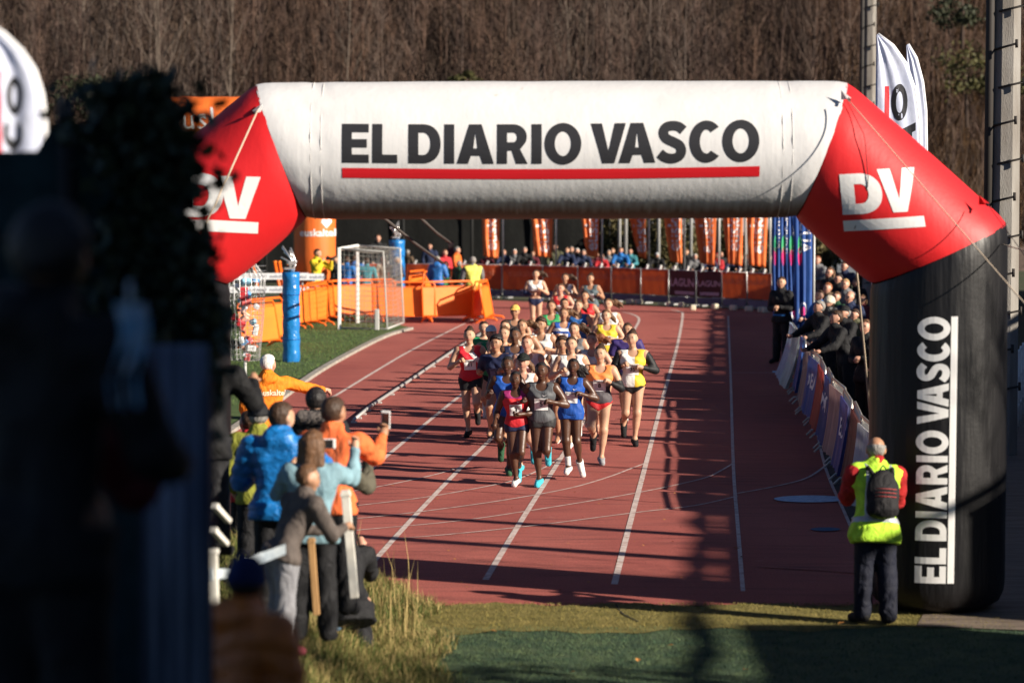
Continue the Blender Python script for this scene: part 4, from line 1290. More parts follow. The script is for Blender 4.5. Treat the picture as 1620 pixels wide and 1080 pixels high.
def on_arch(polys_list, xf, sect, name, m, off=.0035, step=.05):
    objs = []
    for polys in polys_list:
        bm = fill([[xf(x, y) for x, y in p] for p in polys])
        dice(bm, step)
        me = project(bm, Matrix(((1, 0, 0, 0), (0, 0, -1, AY - AR), (0, 1, 0, 0), (0, 0, 0, 1))), bvs[sect], (0, 1, 0), off, name)
        me.transform(Minv)
        o = link(name, me, m, sec[sect])
        objs.append(o)
    return objs
HP = headline_polys()
# the headline sits very slightly turned, as in the picture
def xf_head(x, y):
    px = 541.5 + x * 62; top = 196 + (px - 541.5) / 659 * -5.5; bot = 257.5 + (px - 541.5) / 659 * -3.0
    py = bot + (top - bot) * y
    # small sag of the middle
    py += 3.2 * math.sin(math.pi * (px - 541) / 660)
    return fx(px), fz(py)
on_arch(HP, xf_head, 2, 'letter', m_ink)
bar = [[(i / 12 * 10.645, -.13 ) for i in range(13)] + [(i / 12 * 10.645, -.385) for i in range(12, -1, -1)]]
on_arch([bar], xf_head, 2, 'underline', m_pred)
# vertical lettering on the right column (reads upwards)
def xf_col(x, y):
    py = 922.5 - x * 39.65; px = 1502.5 - y * 48 + (py - 500) * -.006 + 1
    return fx(px), fz(py)
on_arch(HP, xf_col, 0, 'letter', m_pwhite)
barc = [[(0, -.05), (10.64, -.05), (10.64, -.27), (0, -.27)]]
on_arch([barc], xf_col, 0, 'underline', m_pwhite)
# DV marks
def affine(o, u, v):
    return lambda x, y: (fx(o[0] + u[0] * x + v[0] * y), fz(o[1] + u[1] * x + v[1] * y))
D_ = glyph('D', .92, .30); V_ = glyph('V', 1.0, .30)
on_arch([D_], affine((1335, 340), (69, -3.5), (-8, -64)), 1, 'letter', m_pwhite)
on_arch([V_], affine((1393, 337), (62, -3), (-7, -69)), 1, 'letter', m_pwhite)
on_arch([[[(0, 0), (1, 0), (1, 1), (0, 1)]]], affine((1339, 366.5), (125, -8), (-3, -17)), 1, 'underline', m_pwhite)
on_arch([D_], affine((284, 342), (74, 3), (4, -69)), 3, 'letter', m_pwhite)
on_arch([V_], affine((342, 345), (67, 2), (4, -67)), 3, 'letter', m_pwhite)
on_arch([[[(0, 0), (1, 0), (1, 1), (0, 1)]]], affine((282, 363), (123, 7), (2, -18)), 3, 'underline', m_pwhite)
for px in (499, 515, 1228, 1243):
    MB().tube([Vector((ax_(px), -(AR - .004) * math.cos(a), JP[2].z + (JP[3].z - JP[2].z) * (ax_(px) - JP[2].x) / (JP[3].x - JP[2].x) + (AR - .004) * math.sin(a))) - Vector((a0.x, 0, 0)) for a in np.linspace(0, 2 * math.pi, 97)], .004, 6).build('seam', mat('seam_grey', (.60, .58, .56), .7), sec[2])
# lashing tabs and guy ropes belonging to the arch
m_rope = mat('rope', (.50, .40, .30), .9, bump=.004, bscale=90)
m_rope2 = mat('rope_dark', (.03, .025, .03), .9)
def on_front(px, py): return At(px, py, AY - AR * .75)
for (px, py, m_, sx) in ((408, 172, m_aw, -1), (1338, 152, m_aw, 1), (1556, 318, m_ar, 1)):
    p = on_front(px, py) - a0
    mb = MB(); mb.add([p + Vector(v) for v in ((-.045 * sx, -.01, .055), (.05 * sx, -.02, -.02), (.01 * sx, -.06, -.035), (-.045 * sx, 0, -.035))], [(0, 1, 2), (0, 2, 3), (2, 1, 0), (3, 2, 0)])
    mb.build('lashing_tab', m_, arch)
    MB().tube([p + Vector((.02 * sx, -.05, -.03)), p + Vector((.03 * sx, -.08, -.04))], .012, 8).build('ring', m_rope2, arch)
def rope(pts, r, name='guy_rope', m=None, sag=0.0):
    P = []
    n = 16
    for i in range(n + 1):
        t = i / n * (len(pts) - 1); a = min(int(t), len(pts) - 2); P.append(pts[a].lerp(pts[a + 1], t - a) - a0 + Vector((0, 0, -sag * math.sin(math.pi * i / n))))
    return MB().tube(P, r, 6).build(name, m or m_rope, arch)
rope([on_front(410, 175) + Vector((0, -.15, 0)), At(300, 412, 24.5), At(226, 575, 23.0)], .009)
rope([on_front(1338, 158) + Vector((0, -.15, 0)), At(1605, 462, 24.6), At(1790, 668, 22.6)], .006)
rope([on_front(1557, 320) + Vector((0, -.12, 0)), At(1640, 430, 25.2), At(1900, 620, 24)], .004, m=m_rope2)
rope([At(1584, 386, 26.6), At(1640, 402, 26.0), At(1740, 440, 25)], .006)
rope([on_front(1340, 160), At(1368, 215, AY - AR * .99 - .01), At(1374, 290, AY - AR - .02), At(1352, 362, AY - AR * .8 - .02)], .004, m=m_rope2)
rope([At(1355, 425, 28), At(1368, 560, 29), At(1376, 652, 30)], .010)
# two grey stay cables behind the beam
for (a, b, lb) in (((604, 342, 50), (700, 416, 62), 'longer grey stay cable slanting down behind the arch beam'), ((662, 342, 50), (712, 384, 62), 'shorter grey stay cable slanting down behind the arch beam')):
    A, B = At(*a), At(*b)
    t = thing('stay_cable', lb, 'cable', A, 0, 'stay cables behind the arch')
    MB().tube([Vector((0, 0, 0)), (B - A) * .5 + Vector((0, 0, -.03)), B - A], .030, 6).build('cable', mat('cable_grey', (.06, .05, .045), .8), t)
    MB().tube([(0, 0, -.03), (0, 0, .05)], .04, 6).build('clamp', MATS['galvanised'], t)

# ============================================================ RIGHT SIDE POLES, FLAGS
m_conc = mat('concrete_pole', (.27, .255, .235), .85, (.165, .145, .125), nscale=1.2, ndetail=8, bump=.01, bscale=30, stretch=(3, 3, .6))
def concrete_pole(px, Yp, rad0, label, lean=0.0):
    x = (px - 810) / F_PX * Yp
    t = thing('concrete_pole', label, 'pole', (x, Yp, 0), 0.35, 'concrete lighting poles')
    o = MB().tube([(0, 0, 0), (lean * 3, 0, 3), (lean * 6, 0, 6), (lean * 14, 0, 14)], [rad0 * 1.15, rad0 * 1.08, rad0, rad0 * .82], 8, smooth=False).build('shaft', m_conc, t)
    rg = MB().tube([(-rad0 * 1.05, -.05, -.05), (-rad0 * .2, -rad0 - .16, .03)], .018, 6); rg.tube([(-rad0 * .2, -rad0 - .16, -.03), (-rad0 * .2, -rad0 - .16, .09)], .022, 6)
    rgm = rg.mesh('rung')
    for i in range(22):
        r_ = link('rung', rgm, mat('iron_dark', (.03, .025, .022), .7), t); r_.location = (lean * (1 + i * .55), 0, 1.0 + i * .55)
        r_.rotation_euler = (0, 0, .0 if i % 2 else .35)
    MB().tube([(-rad0 * 1.25, -.02, 0), (-rad0 * 1.12 , -.02, 12)], .065, 8).build('cable_duct', MATS['iron_dark'], t)
    MB().box((lean * 14, -.25, 14), (1.4, .35, .35), bev=.05).build('floodlight', MATS['galvanised'], t)
    return t
concrete_pole(1586, 41.5, .215, 'big concrete pole with climbing rungs at the right edge behind the arch', 0.004)
concrete_pole(1373, 80, .205, 'slimmer concrete pole behind the two white feather flags', 0.0)
def thin_post(loc, h_, label, name='flagpole', r=.035, m=None, group=None):
    t = thing(name, label, 'pole', loc, 0, group)
    MB().tube([(0, 0, 0), (0, 0, h_)], [r, r * .8], 8).build('shaft', m or mat('white_pole', (.75, .75, .75), .4), t)
    MB().tube([(0, 0, 0), (0, 0, .05)], r * 2.4, 10).build('base', MATS['galvanised'], t)
    return t
p = At(1379, 700, 31.5); thin_post((p.x, 31.5, 0), 3.3, 'thin white pole along the inner edge of the black arch column', r=.022)

def cloth(name, outline, Yw, m, parent, origin, folds=.03, nf=5.0, nu=14, nv=28, seed=0, solid=.004):
    """fabric panel spanned between a left and a right edge curve given in x,z; folds push it in depth"""
    L, Rr = outline
    vs = []
    def ev(c, t):
        t = t * (len(c) - 1); a = min(int(t), len(c) - 2); f = t - a
        return c[a][0] + (c[a + 1][0] - c[a][0]) * f, c[a][1] + (c[a + 1][1] - c[a][1]) * f
    for j in range(nv + 1):
        a, b = ev(L, j / nv), ev(Rr, j / nv)
        for i in range(nu + 1):
            u = i / nu
            x, z = a[0] + (b[0] - a[0]) * u, a[1] + (b[1] - a[1]) * u
            y = folds * math.sin(nf * u * 3.1 + 1.5 * math.sin(j / nv * 3 + seed) + seed) * (.3 + .7 * math.sin(math.pi * min(1, u + .1)))
            vs.append((x - origin[0], Yw + y - origin[1], z - origin[2]))
    fs = [(j * (nu + 1) + i, j * (nu + 1) + i + 1, (j + 1) * (nu + 1) + i + 1, (j + 1) * (nu + 1) + i) for j in range(nv) for i in range(nu)]
    o = link(name, mesh_from(name, vs, fs, True), m, parent)
    md = o.modifiers.new('thick', 'SOLIDIFY'); md.thickness = solid
    return o
def text_on_cloth(o, txt, size, centre, rot, m, direction=(0, 1, 0), bold=.02, name='lettering', step=.05, polys=None):
    """print lettering on a cloth object; centre in world x,z ; rot degrees in the picture plane"""
    root = o.parent
    M0 = Matrix.Translation(root.location) if root else Matrix.Identity(4)
    b = bvh_of(o.data, M0)
    if polys:
        bm = fill(polys)
    else:
        bm = text_bm(txt, size, bold)
    c, s = math.cos(R(rot)), math.sin(R(rot))
    M = Matrix(((c, -s, 0, centre[0]), (0, 0, -1, centre[1]), (s, c, 0, centre[2]), (0, 0, 0, 1)))
    me = project(dice(bm, step), M, b, direction, .006, name)
    me.transform(Matrix.Translation(-(root.location if root else Vector())))
    return link(name, me, m, o)
m_flagw = mat('flag_white', (.62, .65, .78), .7, (.52, .56, .71), nscale=3, bump=.01, bscale=8)
m_pennant_pole = mat('fibre_pole', (.7, .7, .72), .4)
def feather(Yf, edge_l, edge_r, label, folds=.04, seed=0, pole_base=0.0):
    """feather flag from its outline in the picture; edge lists run top to bottom"""
    L = [(At(x, y, Yf).x, At(x, y, Yf).z) for x, y in edge_l]; Rr = [(At(x, y, Yf).x, At(x, y, Yf).z) for x, y in edge_r]
    base = Vector((Rr[-1][0], Yf, pole_base))
    t = thing('feather_flag', label, 'feather flag', base, 0, 'white feather flags')
    cl = cloth('sail', (L, Rr), Yf, m_flagw, t, base, folds, 5, 16, 40, seed)
    MB().tube([(0, .02, 0)] + [(x - base.x + .01, .02, z - base.z) for x, z in Rr[::-1]], .018, 8).build('pole', m_pennant_pole, t)
    return t, cl
# right pair
t1, c1 = feather(34, [(1387, 56), (1386, 120), (1385, 180), (1385, 262), (1385, 420)], [(1388, 54), (1412, 72), (1432, 100), (1446, 140), (1453, 190), (1455, 240), (1455, 300), (1455, 420)], 'nearer white feather flag, black letters and red bar, above the right arch shoulder', folds=.012, seed=1)
def O_at(cx, cz, w, h): return [[(x - w / 2, y - .5) for x, y in p] for p in glyph('O', w)]
q = At(1423, 162, 34)
s_ = 25 / (F_PX / 34)
def scaled(polys, sx, sy): return [[(x * sx, y * sy) for x, y in p] for p in polys]
rotO = scaled(O_at(0, 0, .9, 1), 57 / 132.4 , 28 / 132.4)
text_on_cloth(c1, '', 1, (q.x, 33.5, q.z), 0, m_ink, polys=scaled(O_at(0, 0, .9, 1), 28.5 / 132.4, 55 / 132.4))
q = At(1435, 214, 34); text_on_cloth(c1, '', 1, (q.x, 33.5, q.z), 90, m_ink, polys=scaled([[(x - .45, y - .5) for x, y in p] for p in glyph('A', .9)], 45 / 132.4, 27 / 132.4))
q = At(1403, 162, 34); text_on_cloth(c1, '', 1, (q.x, 33.5, q.z), 0, m_pred, polys=[[(-.028, -.21), (.028, -.21), (.028, .19), (-.028, .19)]], name='red_bar')
feather(37, [(1434, 72), (1434, 120), (1436, 220), (1438, 420)], [(1436, 70), (1449, 92), (1459, 130), (1464, 175), (1465, 240), (1463, 420)], 'second white feather flag half hidden behind the nearer one at right', .012, 2)
# big one at the far left, close to the camera
t3, c3 = feather(13.5, [(-60, 10), (-62, 120), (-62, 340)], [(-40, 30), (0, 55), (28, 82), (48, 112), (60, 150), (65, 195), (66, 250), (66, 340)], 'big white feather flag with black letters and red bar at the far left edge', .02, 4, pole_base=1.3)
for (px, py, ch) in ((23, 152, 'O'), (21, 212, 'C')):
    q = At(px, py, 13.5); text_on_cloth(c3, '', 1, (q.x, 13.2, q.z), 90 if ch == 'C' else 0, m_ink, polys=scaled([[(x - .42, y - .5) for x, y in p] for p in glyph(ch, .84)], (34 if ch == 'O' else 62) / 333.3, (58 if ch == 'O' else 30) / 333.3), step=.03)
q = At(-3, 150, 13.5); text_on_cloth(c3, '', 1, (q.x, 13.2, q.z), 0, m_pred, polys=[[(-.015, -.35), (.015, -.35), (.015, .12), (-.015, .12)]], name='red_bar')

# ------------------------------------------------------------ orange drop flags behind the far barrier
def two_sided(name, c, c2, rough=.6, trans=.25):
    m = mat(name, c, rough, c2, nscale=3, bump=.01, bscale=7)
    nt = m.node_tree; b = nt.nodes['Principled BSDF']; out = nt.nodes['Material Output']
    tr = nt.nodes.new('ShaderNodeBsdfTranslucent'); tr.inputs[0].default_value = (*c, 1)
    mx_ = nt.nodes.new('ShaderNodeMixShader'); mx_.inputs[0].default_value = trans
    nt.links.new(b.outputs[0], mx_.inputs[1]); nt.links.new(tr.outputs[0], mx_.inputs[2]); nt.links.new(mx_.outputs[0], out.inputs[0])
    return m
m_of = two_sided('orange_flag', (.95, .26, .07), (.85, .19, .05))
m_white_ink = mat('ink_white', (.8, .78, .78), .6)
ORD = ['leftmost', 'second from left', 'third from left', 'fourth from left', 'fifth from left', 'sixth from left', 'seventh from left', 'rightmost']
for i, (xl, xr, xbl, xbr, yb, hgt) in enumerate([(762, 791, 765, 788, 409, 0), (841, 875, 846, 873, 408, 0), (920, 948, 929, 946, 408, 0), (995, 1022, 1011, 1023, 410, 0), (1050, 1078, 1060, 1079, 417, 0),
                                          (1098, 1133, 1107, 1130, 420, 0), (1143, 1175, 1151, 1174, 421, 0), (1180, 1214, 1184, 1211, 423, 0)]):
    Yf = 94 - i * .6
    L = [(At(x, y, Yf).x, At(x, y, Yf).z) for x, y in ((xl, 300), (xl + .5, 345), (xl + (xbl - xl) * .5, 380), (xbl, yb - 4))]
    Rr = [(At(x, y, Yf).x, At(x, y, Yf).z) for x, y in ((xr, 296), (xr, 345), (xr + (xbr - xr) * .4, 380), (xbr, yb))]
    base = Vector((Rr[0][0] + .10, Yf, 0))
    lb = 'orange drop flag with white lettering, %s of the row behind the far barrier' % ORD[i]
    t = thing('drop_flag', lb, 'flag', base, 0, 'orange drop flags')
    c = cloth('sail', (L, Rr), Yf, m_of, t, base, .05 if i not in (3,) else .09, 5 + (i % 3), 12, 26, i * 1.7)
    q = At((xl + xr) / 2 + (xbl - xl) * .3, 366, Yf)
    text_on_cloth(c, 'euskaltel', .56 + .04 * (i % 2), (q.x, Yf - .5, q.z + .35), 90, m_white_ink, step=.08)
    MB().tube([(0, .05, 0), (0, .05, 4.4)], .032, 8).build('pole', MATS['galvanised'], t)
    MB().tube([(0, .05, 4.3), (-(xr - xl) * 94 / F_PX - .15, .05, 4.34)], .02, 6).build('arm', MATS['galvanised'], t)
    MB().tube([(0, .05, 0), (0, .05, .06)], .22, 12).build('base', MATS['galvanised'], t)
# ------------------------------------------------------------ blue drop banners beside the crowd
m_bf = two_sided('blue_banner', (.022, .085, .33), (.015, .06, .25), trans=.12)
for i, (xl, xr, yb, Yf, wd) in enumerate([(1221, 1241, 512, 66, ''), (1234, 1255, 514, 64.5, ''), (1246, 1268, 518, 63, ''), (1256, 1285, 524, 61.5, '')]):
    L = [(At(x, y, Yf).x, At(x, y, Yf).z) for x, y in ((xl, 300), (xl, 420), (xl + 2, yb - 4))]
    Rr = [(At(x, y, Yf).x, At(x, y, Yf).z) for x, y in ((xr, 300), (xr, 420), (xr - 1, yb))]
    base = Vector((Rr[0][0] + .05, Yf, 0))
    t = thing('drop_banner', 'tall blue banner with white vertical lettering, ' + ['leftmost', 'second from left', 'third from left', 'rightmost and widest'][i] + ' of the four before the crowd', 'banner', base, 0, 'blue drop banners')
    c = cloth('sail', (L, Rr), Yf, m_bf, t, base, .03, 6, 10, 30, i)
    q = At((xl + xr) / 2 + 2, 368, Yf)
    text_on_cloth(c, ['DONOSTIA', 'DE BASOKA', 'DONOSTIA', 'ASICUA'][i], [.20, .24, .22, .34][i], (q.x, Yf - .5, q.z + .15), -90, m_white_ink, step=.05)
    for k, (dx, dy, cc) in enumerate([(-.02, 405, (.55, .02, .16)), (.0, 388, (.03, .35, .14))]):
        q = At((xl + xr) / 2 - 5, dy, Yf); text_on_cloth(c, '', 1, (q.x, Yf - .5, q.z), 90, mat('badge_%d' % k, cc, .6), polys=[_arc(0, 0, .22, .05, 0, 350, 16)], name='badge')
    if i >= 2:
        q = At((xl + xr) / 2, 492, Yf); text_on_cloth(c, '', 1, (q.x, Yf - .5, q.z), 90, mat('badge_white', (.6, .6, .65), .6), polys=[_arc(0, 0, .2, .09, 0, 350, 16), _arc(0, 0, .15, .06, 0, 350, 16)], name='badge')
        text_on_cloth(c, '', 1, (q.x, Yf - .5, q.z - .03), 90, MATS['badge_0'], polys=[_arc(0, 0, .13, .045, 0, 350, 16)], name='badge')
    MB().tube([(0, .05, 0), (0, .05, 3.5)], .03, 8).build('pole', MATS['galvanised'], t)
    MB().tube([(0, .05, 3.45), ((xl - xr) / F_PX * Yf - .05, .05, 3.45)], .02, 6).build('arm', MATS['galvanised'], t)

# ============================================================ FAR ORANGE BARRIER LINE
m_ban = two_sided('orange_banner', (.52, .085, .02), (.40, .055, .018), trans=.2)
m_lag = mat('maroon_banner', (.055, .015, .018), .7, (.075, .02, .02), nscale=2, bump=.01, bscale=6)
m_steel = mat('steel_rail', (.50, .50, .50), .4, metal=.6)
far_px = [(560, 470), (642, 470), (720, 471), (795, 472), (860, 474), (915, 476), (968, 478), (1015, 480), (1059, 482.5), (1102, 485), (1143, 486.5), (1183, 488.5), (1222, 491)]
fr_t = MB()
def far_barrier(a, b, i):
    A, B = G(*a), G(*b); d = B - A; L = d.length; mid = (A + B) / 2
    kind = 'maroon' if 8 <= i <= 9 else 'orange'
    lb = ('far crowd barrier with maroon banner lettered LAGUN, ' + ('left one of the two' if i == 8 else 'right one of the two')) if kind == 'maroon' else \
         'far crowd barrier with orange banner, ' + ['first at the left end, behind the goal', 'behind the man in the navy jacket with the lanyard', 'behind the blue puffer jacket', 'right of the yellow-vested man, under the leftmost orange flag',
          'under the second orange flag', 'between the second and third orange flags', 'under the third orange flag', 'next to the left maroon banner', '', '', 'next to the right maroon banner', 'second to the right of the maroon banners'][i]
    if i == 0: lb = 'far crowd barrier with orange banner, first at the left end behind the goal'
    t = thing('crowd_barrier', lb, 'barrier', mid, math.atan2(d.y, d.x), 'far crowd barriers along the bend')
    fr = MB(); fr.tube([(-L / 2 + .04, 0, .05), (-L / 2 + .04, 0, 1.08), (L / 2 - .04, 0, 1.08), (L / 2 - .04, 0, .05)], .02, 6)
    fr.tube([(-L / 2, 0, .2), (L / 2, 0, .2)], .015, 6)
    fr.build('frame', m_steel, t)
    nb = int(L / .14); bar_ = MB()
    for s_ in (-1, 1): MB().box((s_ * (L / 2 - .2), 0, .03), (.06, .55, .05), bev=.01).build('foot', m_steel, t)
    nx = 10; vs = []
    for j in range(5):
        for k in range(nx + 1):
            u = k / nx; vs.append(((-.5 + u) * (L - .06), -.035 - .015 * math.sin(u * 20 + i + j), .30 + j * .195))
    fs = [(j * (nx + 1) + k, j * (nx + 1) + k + 1, (j + 1) * (nx + 1) + k + 1, (j + 1) * (nx + 1) + k) for j in range(4) for k in range(nx)]
    bn = link('banner', mesh_from('banner', vs, fs, True), m_lag if kind == 'maroon' else m_ban, t)
    bv = bvh_of(bn.data)
    M = Matrix(((1, 0, 0, 0), (0, 0, -1, -.2), (0, 1, 0, .70), (0, 0, 0, 1)))
    if kind == 'maroon':
        bm = text_bm('LAGUN', .50 * L / 1.9, .03); link('lettering', project(dice(bm, .1), M, bv, (0, 1, 0), .006, 'lettering'), mat('mauve_print', (.42, .30, .36), .7), bn)
        M2 = Matrix(((1, 0, 0, .15), (0, 0, -1, -.2), (0, 1, 0, .40), (0, 0, 0, 1)))
        link('lettering', project(dice(rect_bm(.95, .10), .1), M2, bv, (0, 1, 0), .006, 'strip'), MATS['mauve_print'], bn)
    else:
        M[2][3] = .82
        bm = text_bm('euskaltel', .30, .01); link('lettering', project(dice(bm, .1), M, bv, (0, 1, 0), .006, 'lettering'), mat('faint_print', (.55, .16, .08), .7), bn)
    # grey skirt board under the banner
    MB().box((0, -.02, .17), (L - .1, .03, .20)).build('skirt', mat('skirt_mauve', (.17, .15, .21), .8, (.10, .09, .13), nscale=2), t)
    # white plastic clips on the top rail
    for k in (-.3, .18):
        MB().box((k * L, -.01, 1.13), (.05, .05, .16), rot=Matrix.Rotation(R(28), 3, 'Y')).build('clip', mat('clip_white', (.8, .8, .78), .5), t)
for i in range(len(far_px) - 1): far_barrier(far_px[i], far_px[i + 1], i)
# pale foot blocks in front of it
blk = MB().box((0, 0, .08), (.24, .16, .16), bev=.03).mesh('foot_block')
for i, (px, py) in enumerate([(996, 481), (1010, 481.5), (1060, 485), (1078, 486), (1096, 491), (1131, 489), (1160, 491), (1185, 492.5), (1205, 494), (1212, 495)]):
    o = link('foot_block', blk, mat('block_cream', (.62, .56, .42), .7), None); g = G(px, py); o.location = g; o.rotation_euler[2] = i * .4
    tag(o, ['cream foot block under the far barrier, left of two beneath the fourth flag', 'cream foot block under the far barrier, right of two beneath the fourth flag', 'cream foot block at the left edge of the left maroon banner', 'cream foot block at the middle of the left maroon banner',
            'cream foot block in front of the others between the maroon banners', 'cream foot block at the middle of the right maroon banner', 'cream foot block right of the maroon banners, below orange banner', 'cream foot block fourth from the right end of the barrier row',
            'cream foot block last but one at the right end of the barrier', 'cream foot block at the right end of the far barrier'][i].replace('fourth from', 'third from'), 'foot block', 'cream foot blocks')

# ============================================================ BRIGHT ORANGE PANEL BARRIERS (left)
m_op = mat('orange_panel', (.90, .20, .02), .5, (.80, .165, .02), nscale=2, bump=.004, bscale=10)
m_ot = mat('orange_tube', (.85, .15, .015), .4)
W_, H_ = 1.55, 1.08
fm = MB(); fm.tube([(-W_ / 2, 0, .12), (-W_ / 2, 0, H_ - .08), (-W_ / 2 + .08, 0, H_), (W_ / 2 - .08, 0, H_), (W_ / 2, 0, H_ - .08), (W_ / 2, 0, .12)], .028, 8)
fm.tube([(-W_ / 2, 0, .16), (W_ / 2, 0, .16)], .024, 8); fm.tube([(-W_ / 2, 0, H_ - .13), (W_ / 2, 0, H_ - .13)], .012, 6)
frame_me = fm.mesh('frame'); panel_me = MB().box((0, 0, (H_ + .02) / 2), (W_ - .05, .016, H_ - .32)).mesh('panel')
foot_me = MB().tube([(0, -.30, .0), (0, -.26, .06), (0, -.06, .12), (0, .06, .12), (0, .26, .06), (0, .30, .0)], .026, 8).mesh('foot')
def panel_barrier(px, py, yaw, lean, label, z=.012, sc=1.0):
    g = G(px, py); t = thing('panel_barrier', label, 'barrier', (g.x, g.y, z + .02), 0, 'bright orange panel barriers')
    t.rotation_euler = (R(lean), 0, R(yaw)); t.scale = (sc,) * 3
    link('frame', frame_me, m_ot, t); link('panel', panel_me, m_op, t)
    for s_ in (-1, 1): link('foot', foot_me, m_ot, t).location = (s_ * (W_ / 2 - .12), 0, 0)
    return t
for a in [(643, 511, 8, -4, 'orange panel barrier facing the camera just right of the goal'), (709, 510, 30, -3, 'orange panel barrier angled beside the man in the yellow vest, left of him'), (757, 508, 78, 4, 'orange barrier seen edge on, right of the yellow-vested man, left of two'),
          (775, 510, 82, -10, 'orange barrier seen edge on at the right end of the orange row'), (581, 506, 6, -4, 'orange panel barrier seen through the goal net'), (549, 508, 25, -3, 'orange panel barrier behind the left goal post'),
          (524, 509, 58, 2, 'orange barrier right under the yellow-jacketed photographer'), (509, 512, 66, -4, 'orange barrier second left of the goal post, turned nearly edge on'), (496, 517, 68, 3, 'orange barrier third left of the goal post, turned nearly edge on'), (483, 520, 70, -3, 'orange barrier just right of the blue padded post'),
          (432, 545, 64, -12, 'orange barrier leaning between the wire basket and the blue post'), (415, 552, 62, -10, 'nearest orange barrier, leaning beside the wire basket'), (655, 487, 74, 4, 'orange barrier standing edge on behind the barrier right of the goal'), (678, 487, 76, 4, 'orange barrier edge on between goal and blue puffer jacket')]:
    panel_barrier(*a)
# striped boards on the far left
m_wb = mat('white_board', (.72, .72, .74), .6)
for i, (px, py, w, lb) in enumerate([(424, 437, 2.3, 'upper white lettered tape board left of the blue post'), (424, 458, 2.3, 'lower white lettered tape board left of the blue post'), (487, 438, .9, 'short white board right of the blue post top')]):
    p = At(px, py, 80); t = thing('tape_board', lb, 'board', (p.x, 80, 0), R(4))
    MB().box((0, 0, p.z), (w, .03, .18)).build('board', m_wb, t)
    for s_ in (-.42, .42): MB().tube([(s_ * w, .03, 0), (s_ * w, .03, p.z + .1)], .02, 6).build('leg', MATS['galvanised'], t)
    bm = text_bm('euskaltel  euskaltel', .13, .01); me = bpy.data.meshes.new('lettering')
    bm.transform(Matrix(((1, 0, 0, 0), (0, 0, -1, -.02), (0, 1, 0, p.z), (0, 0, 0, 1)))); bm.to_mesh(me); bm.free(); link('lettering', me, mat('ink_grey', (.25, .25, .3), .7), t)
for i, (px, lb) in enumerate([(405, 'orange slanting post left of the tape boards'), (440, 'orange slanting post, left one of the pair right above the blue post'), (447, 'orange slanting post, right one of the pair above the blue post')]):
    p = G(px + 8, 487); t = thing('orange_post', lb, 'post', p, 0, 'orange posts behind the blue post')
    MB().tube([(0, 0, 0), (-.25, .1, 1.35)], .05, 8).build('shaft', m_ot, t); MB().tube([(-.25, .1, 1.35), (-.26, .1, 1.4)], .06, 8).build('cap', m_op, t)

# ============================================================ HANDBALL GOAL
m_gw = mat('goal_white', (.8, .8, .78), .4); m_net = mat('net_grey', (.26, .26, .24), .8)
PA, PB = G(537, 522), G(566, 512)
PA.z = PB.z = .015
goal = thing('goal', 'white goal with sagging net seen from the side on the grass edge', 'goal', PA)
gd = PB - PA; gl = gd.length; gu = gd.normalized(); gb = Vector((gu.y, -gu.x, 0)); 
if gb.x < 0: gb = -gb
GH = 2.12
for p in (Vector(), gd): MB().box((p.x, p.y, GH / 2), (.085, .085, GH), bev=.01).build('post', m_gw, goal)
MB().tube([Vector((0, 0, GH - .04)), gd + Vector((0, 0, GH - .04))], .045, 4, smooth=False).build('crossbar', m_gw, goal)
dep_t, dep_b = 1.15, 1.25
back = [Vector((0, 0, 0)) + gb * dep_b, gd + gb * dep_b]; backt = [gb * dep_t + Vector((0, 0, GH - .1)), gd + gb * dep_t + Vector((0, 0, GH - .1))]
for k, (b_, t_) in enumerate(zip(back, backt)):
    f = Vector((0, 0, 0)) if k == 0 else gd
    MB().tube([f + Vector((0, 0, GH - .03)), t_, b_ + Vector((0, 0, .03)), f + Vector((0, 0, .04))], .026, 8).build('stay', mat('stay_grey', (.42, .42, .40), .5), goal)
MB().tube([back[0] + Vector((0, 0, .03)), back[1] + Vector((0, 0, .03))], .026, 8).build('base_bar', MATS['stay_grey'], goal)
MB().box(back[0] + Vector((-.25, -.35, .28)), (.12, .12, .55), bev=.02).build('ballast_post', MATS['stay_grey'], goal)
def net_grid(P00, P10, P01, P11, nu, nv, sag=.05):
    mb = MB()
    def pt(u, v):
        p = P00.lerp(P10, u).lerp(P01.lerp(P11, u), v); p = p + Vector((.5, .3, -1)) * sag * math.sin(math.pi * u) * math.sin(math.pi * v); return p
    for i in range(nu + 1): mb.tube([pt(i / nu, j / 6) for j in range(7)], .0045, 3, caps=False)
    for j in range(nv + 1): mb.tube([pt(i / 6, j / nv) for i in range(7)], .0045, 3, caps=False)
    return mb
Z_ = Vector((0, 0, GH - .05))
net_grid(Z_, gd + Z_, backt[0], backt[1], 20, 9, .12).build('net', m_net, goal)
net_grid(backt[0], backt[1], back[0], back[1], 20, 16, .06).build('net', m_net, goal)
net_grid(Z_, backt[0], Vector(), back[0], 9, 16, .04).build('net', m_net, goal)
net_grid(gd + Z_, backt[1], gd, back[1], 9, 16, .04).build('net', m_net, goal)
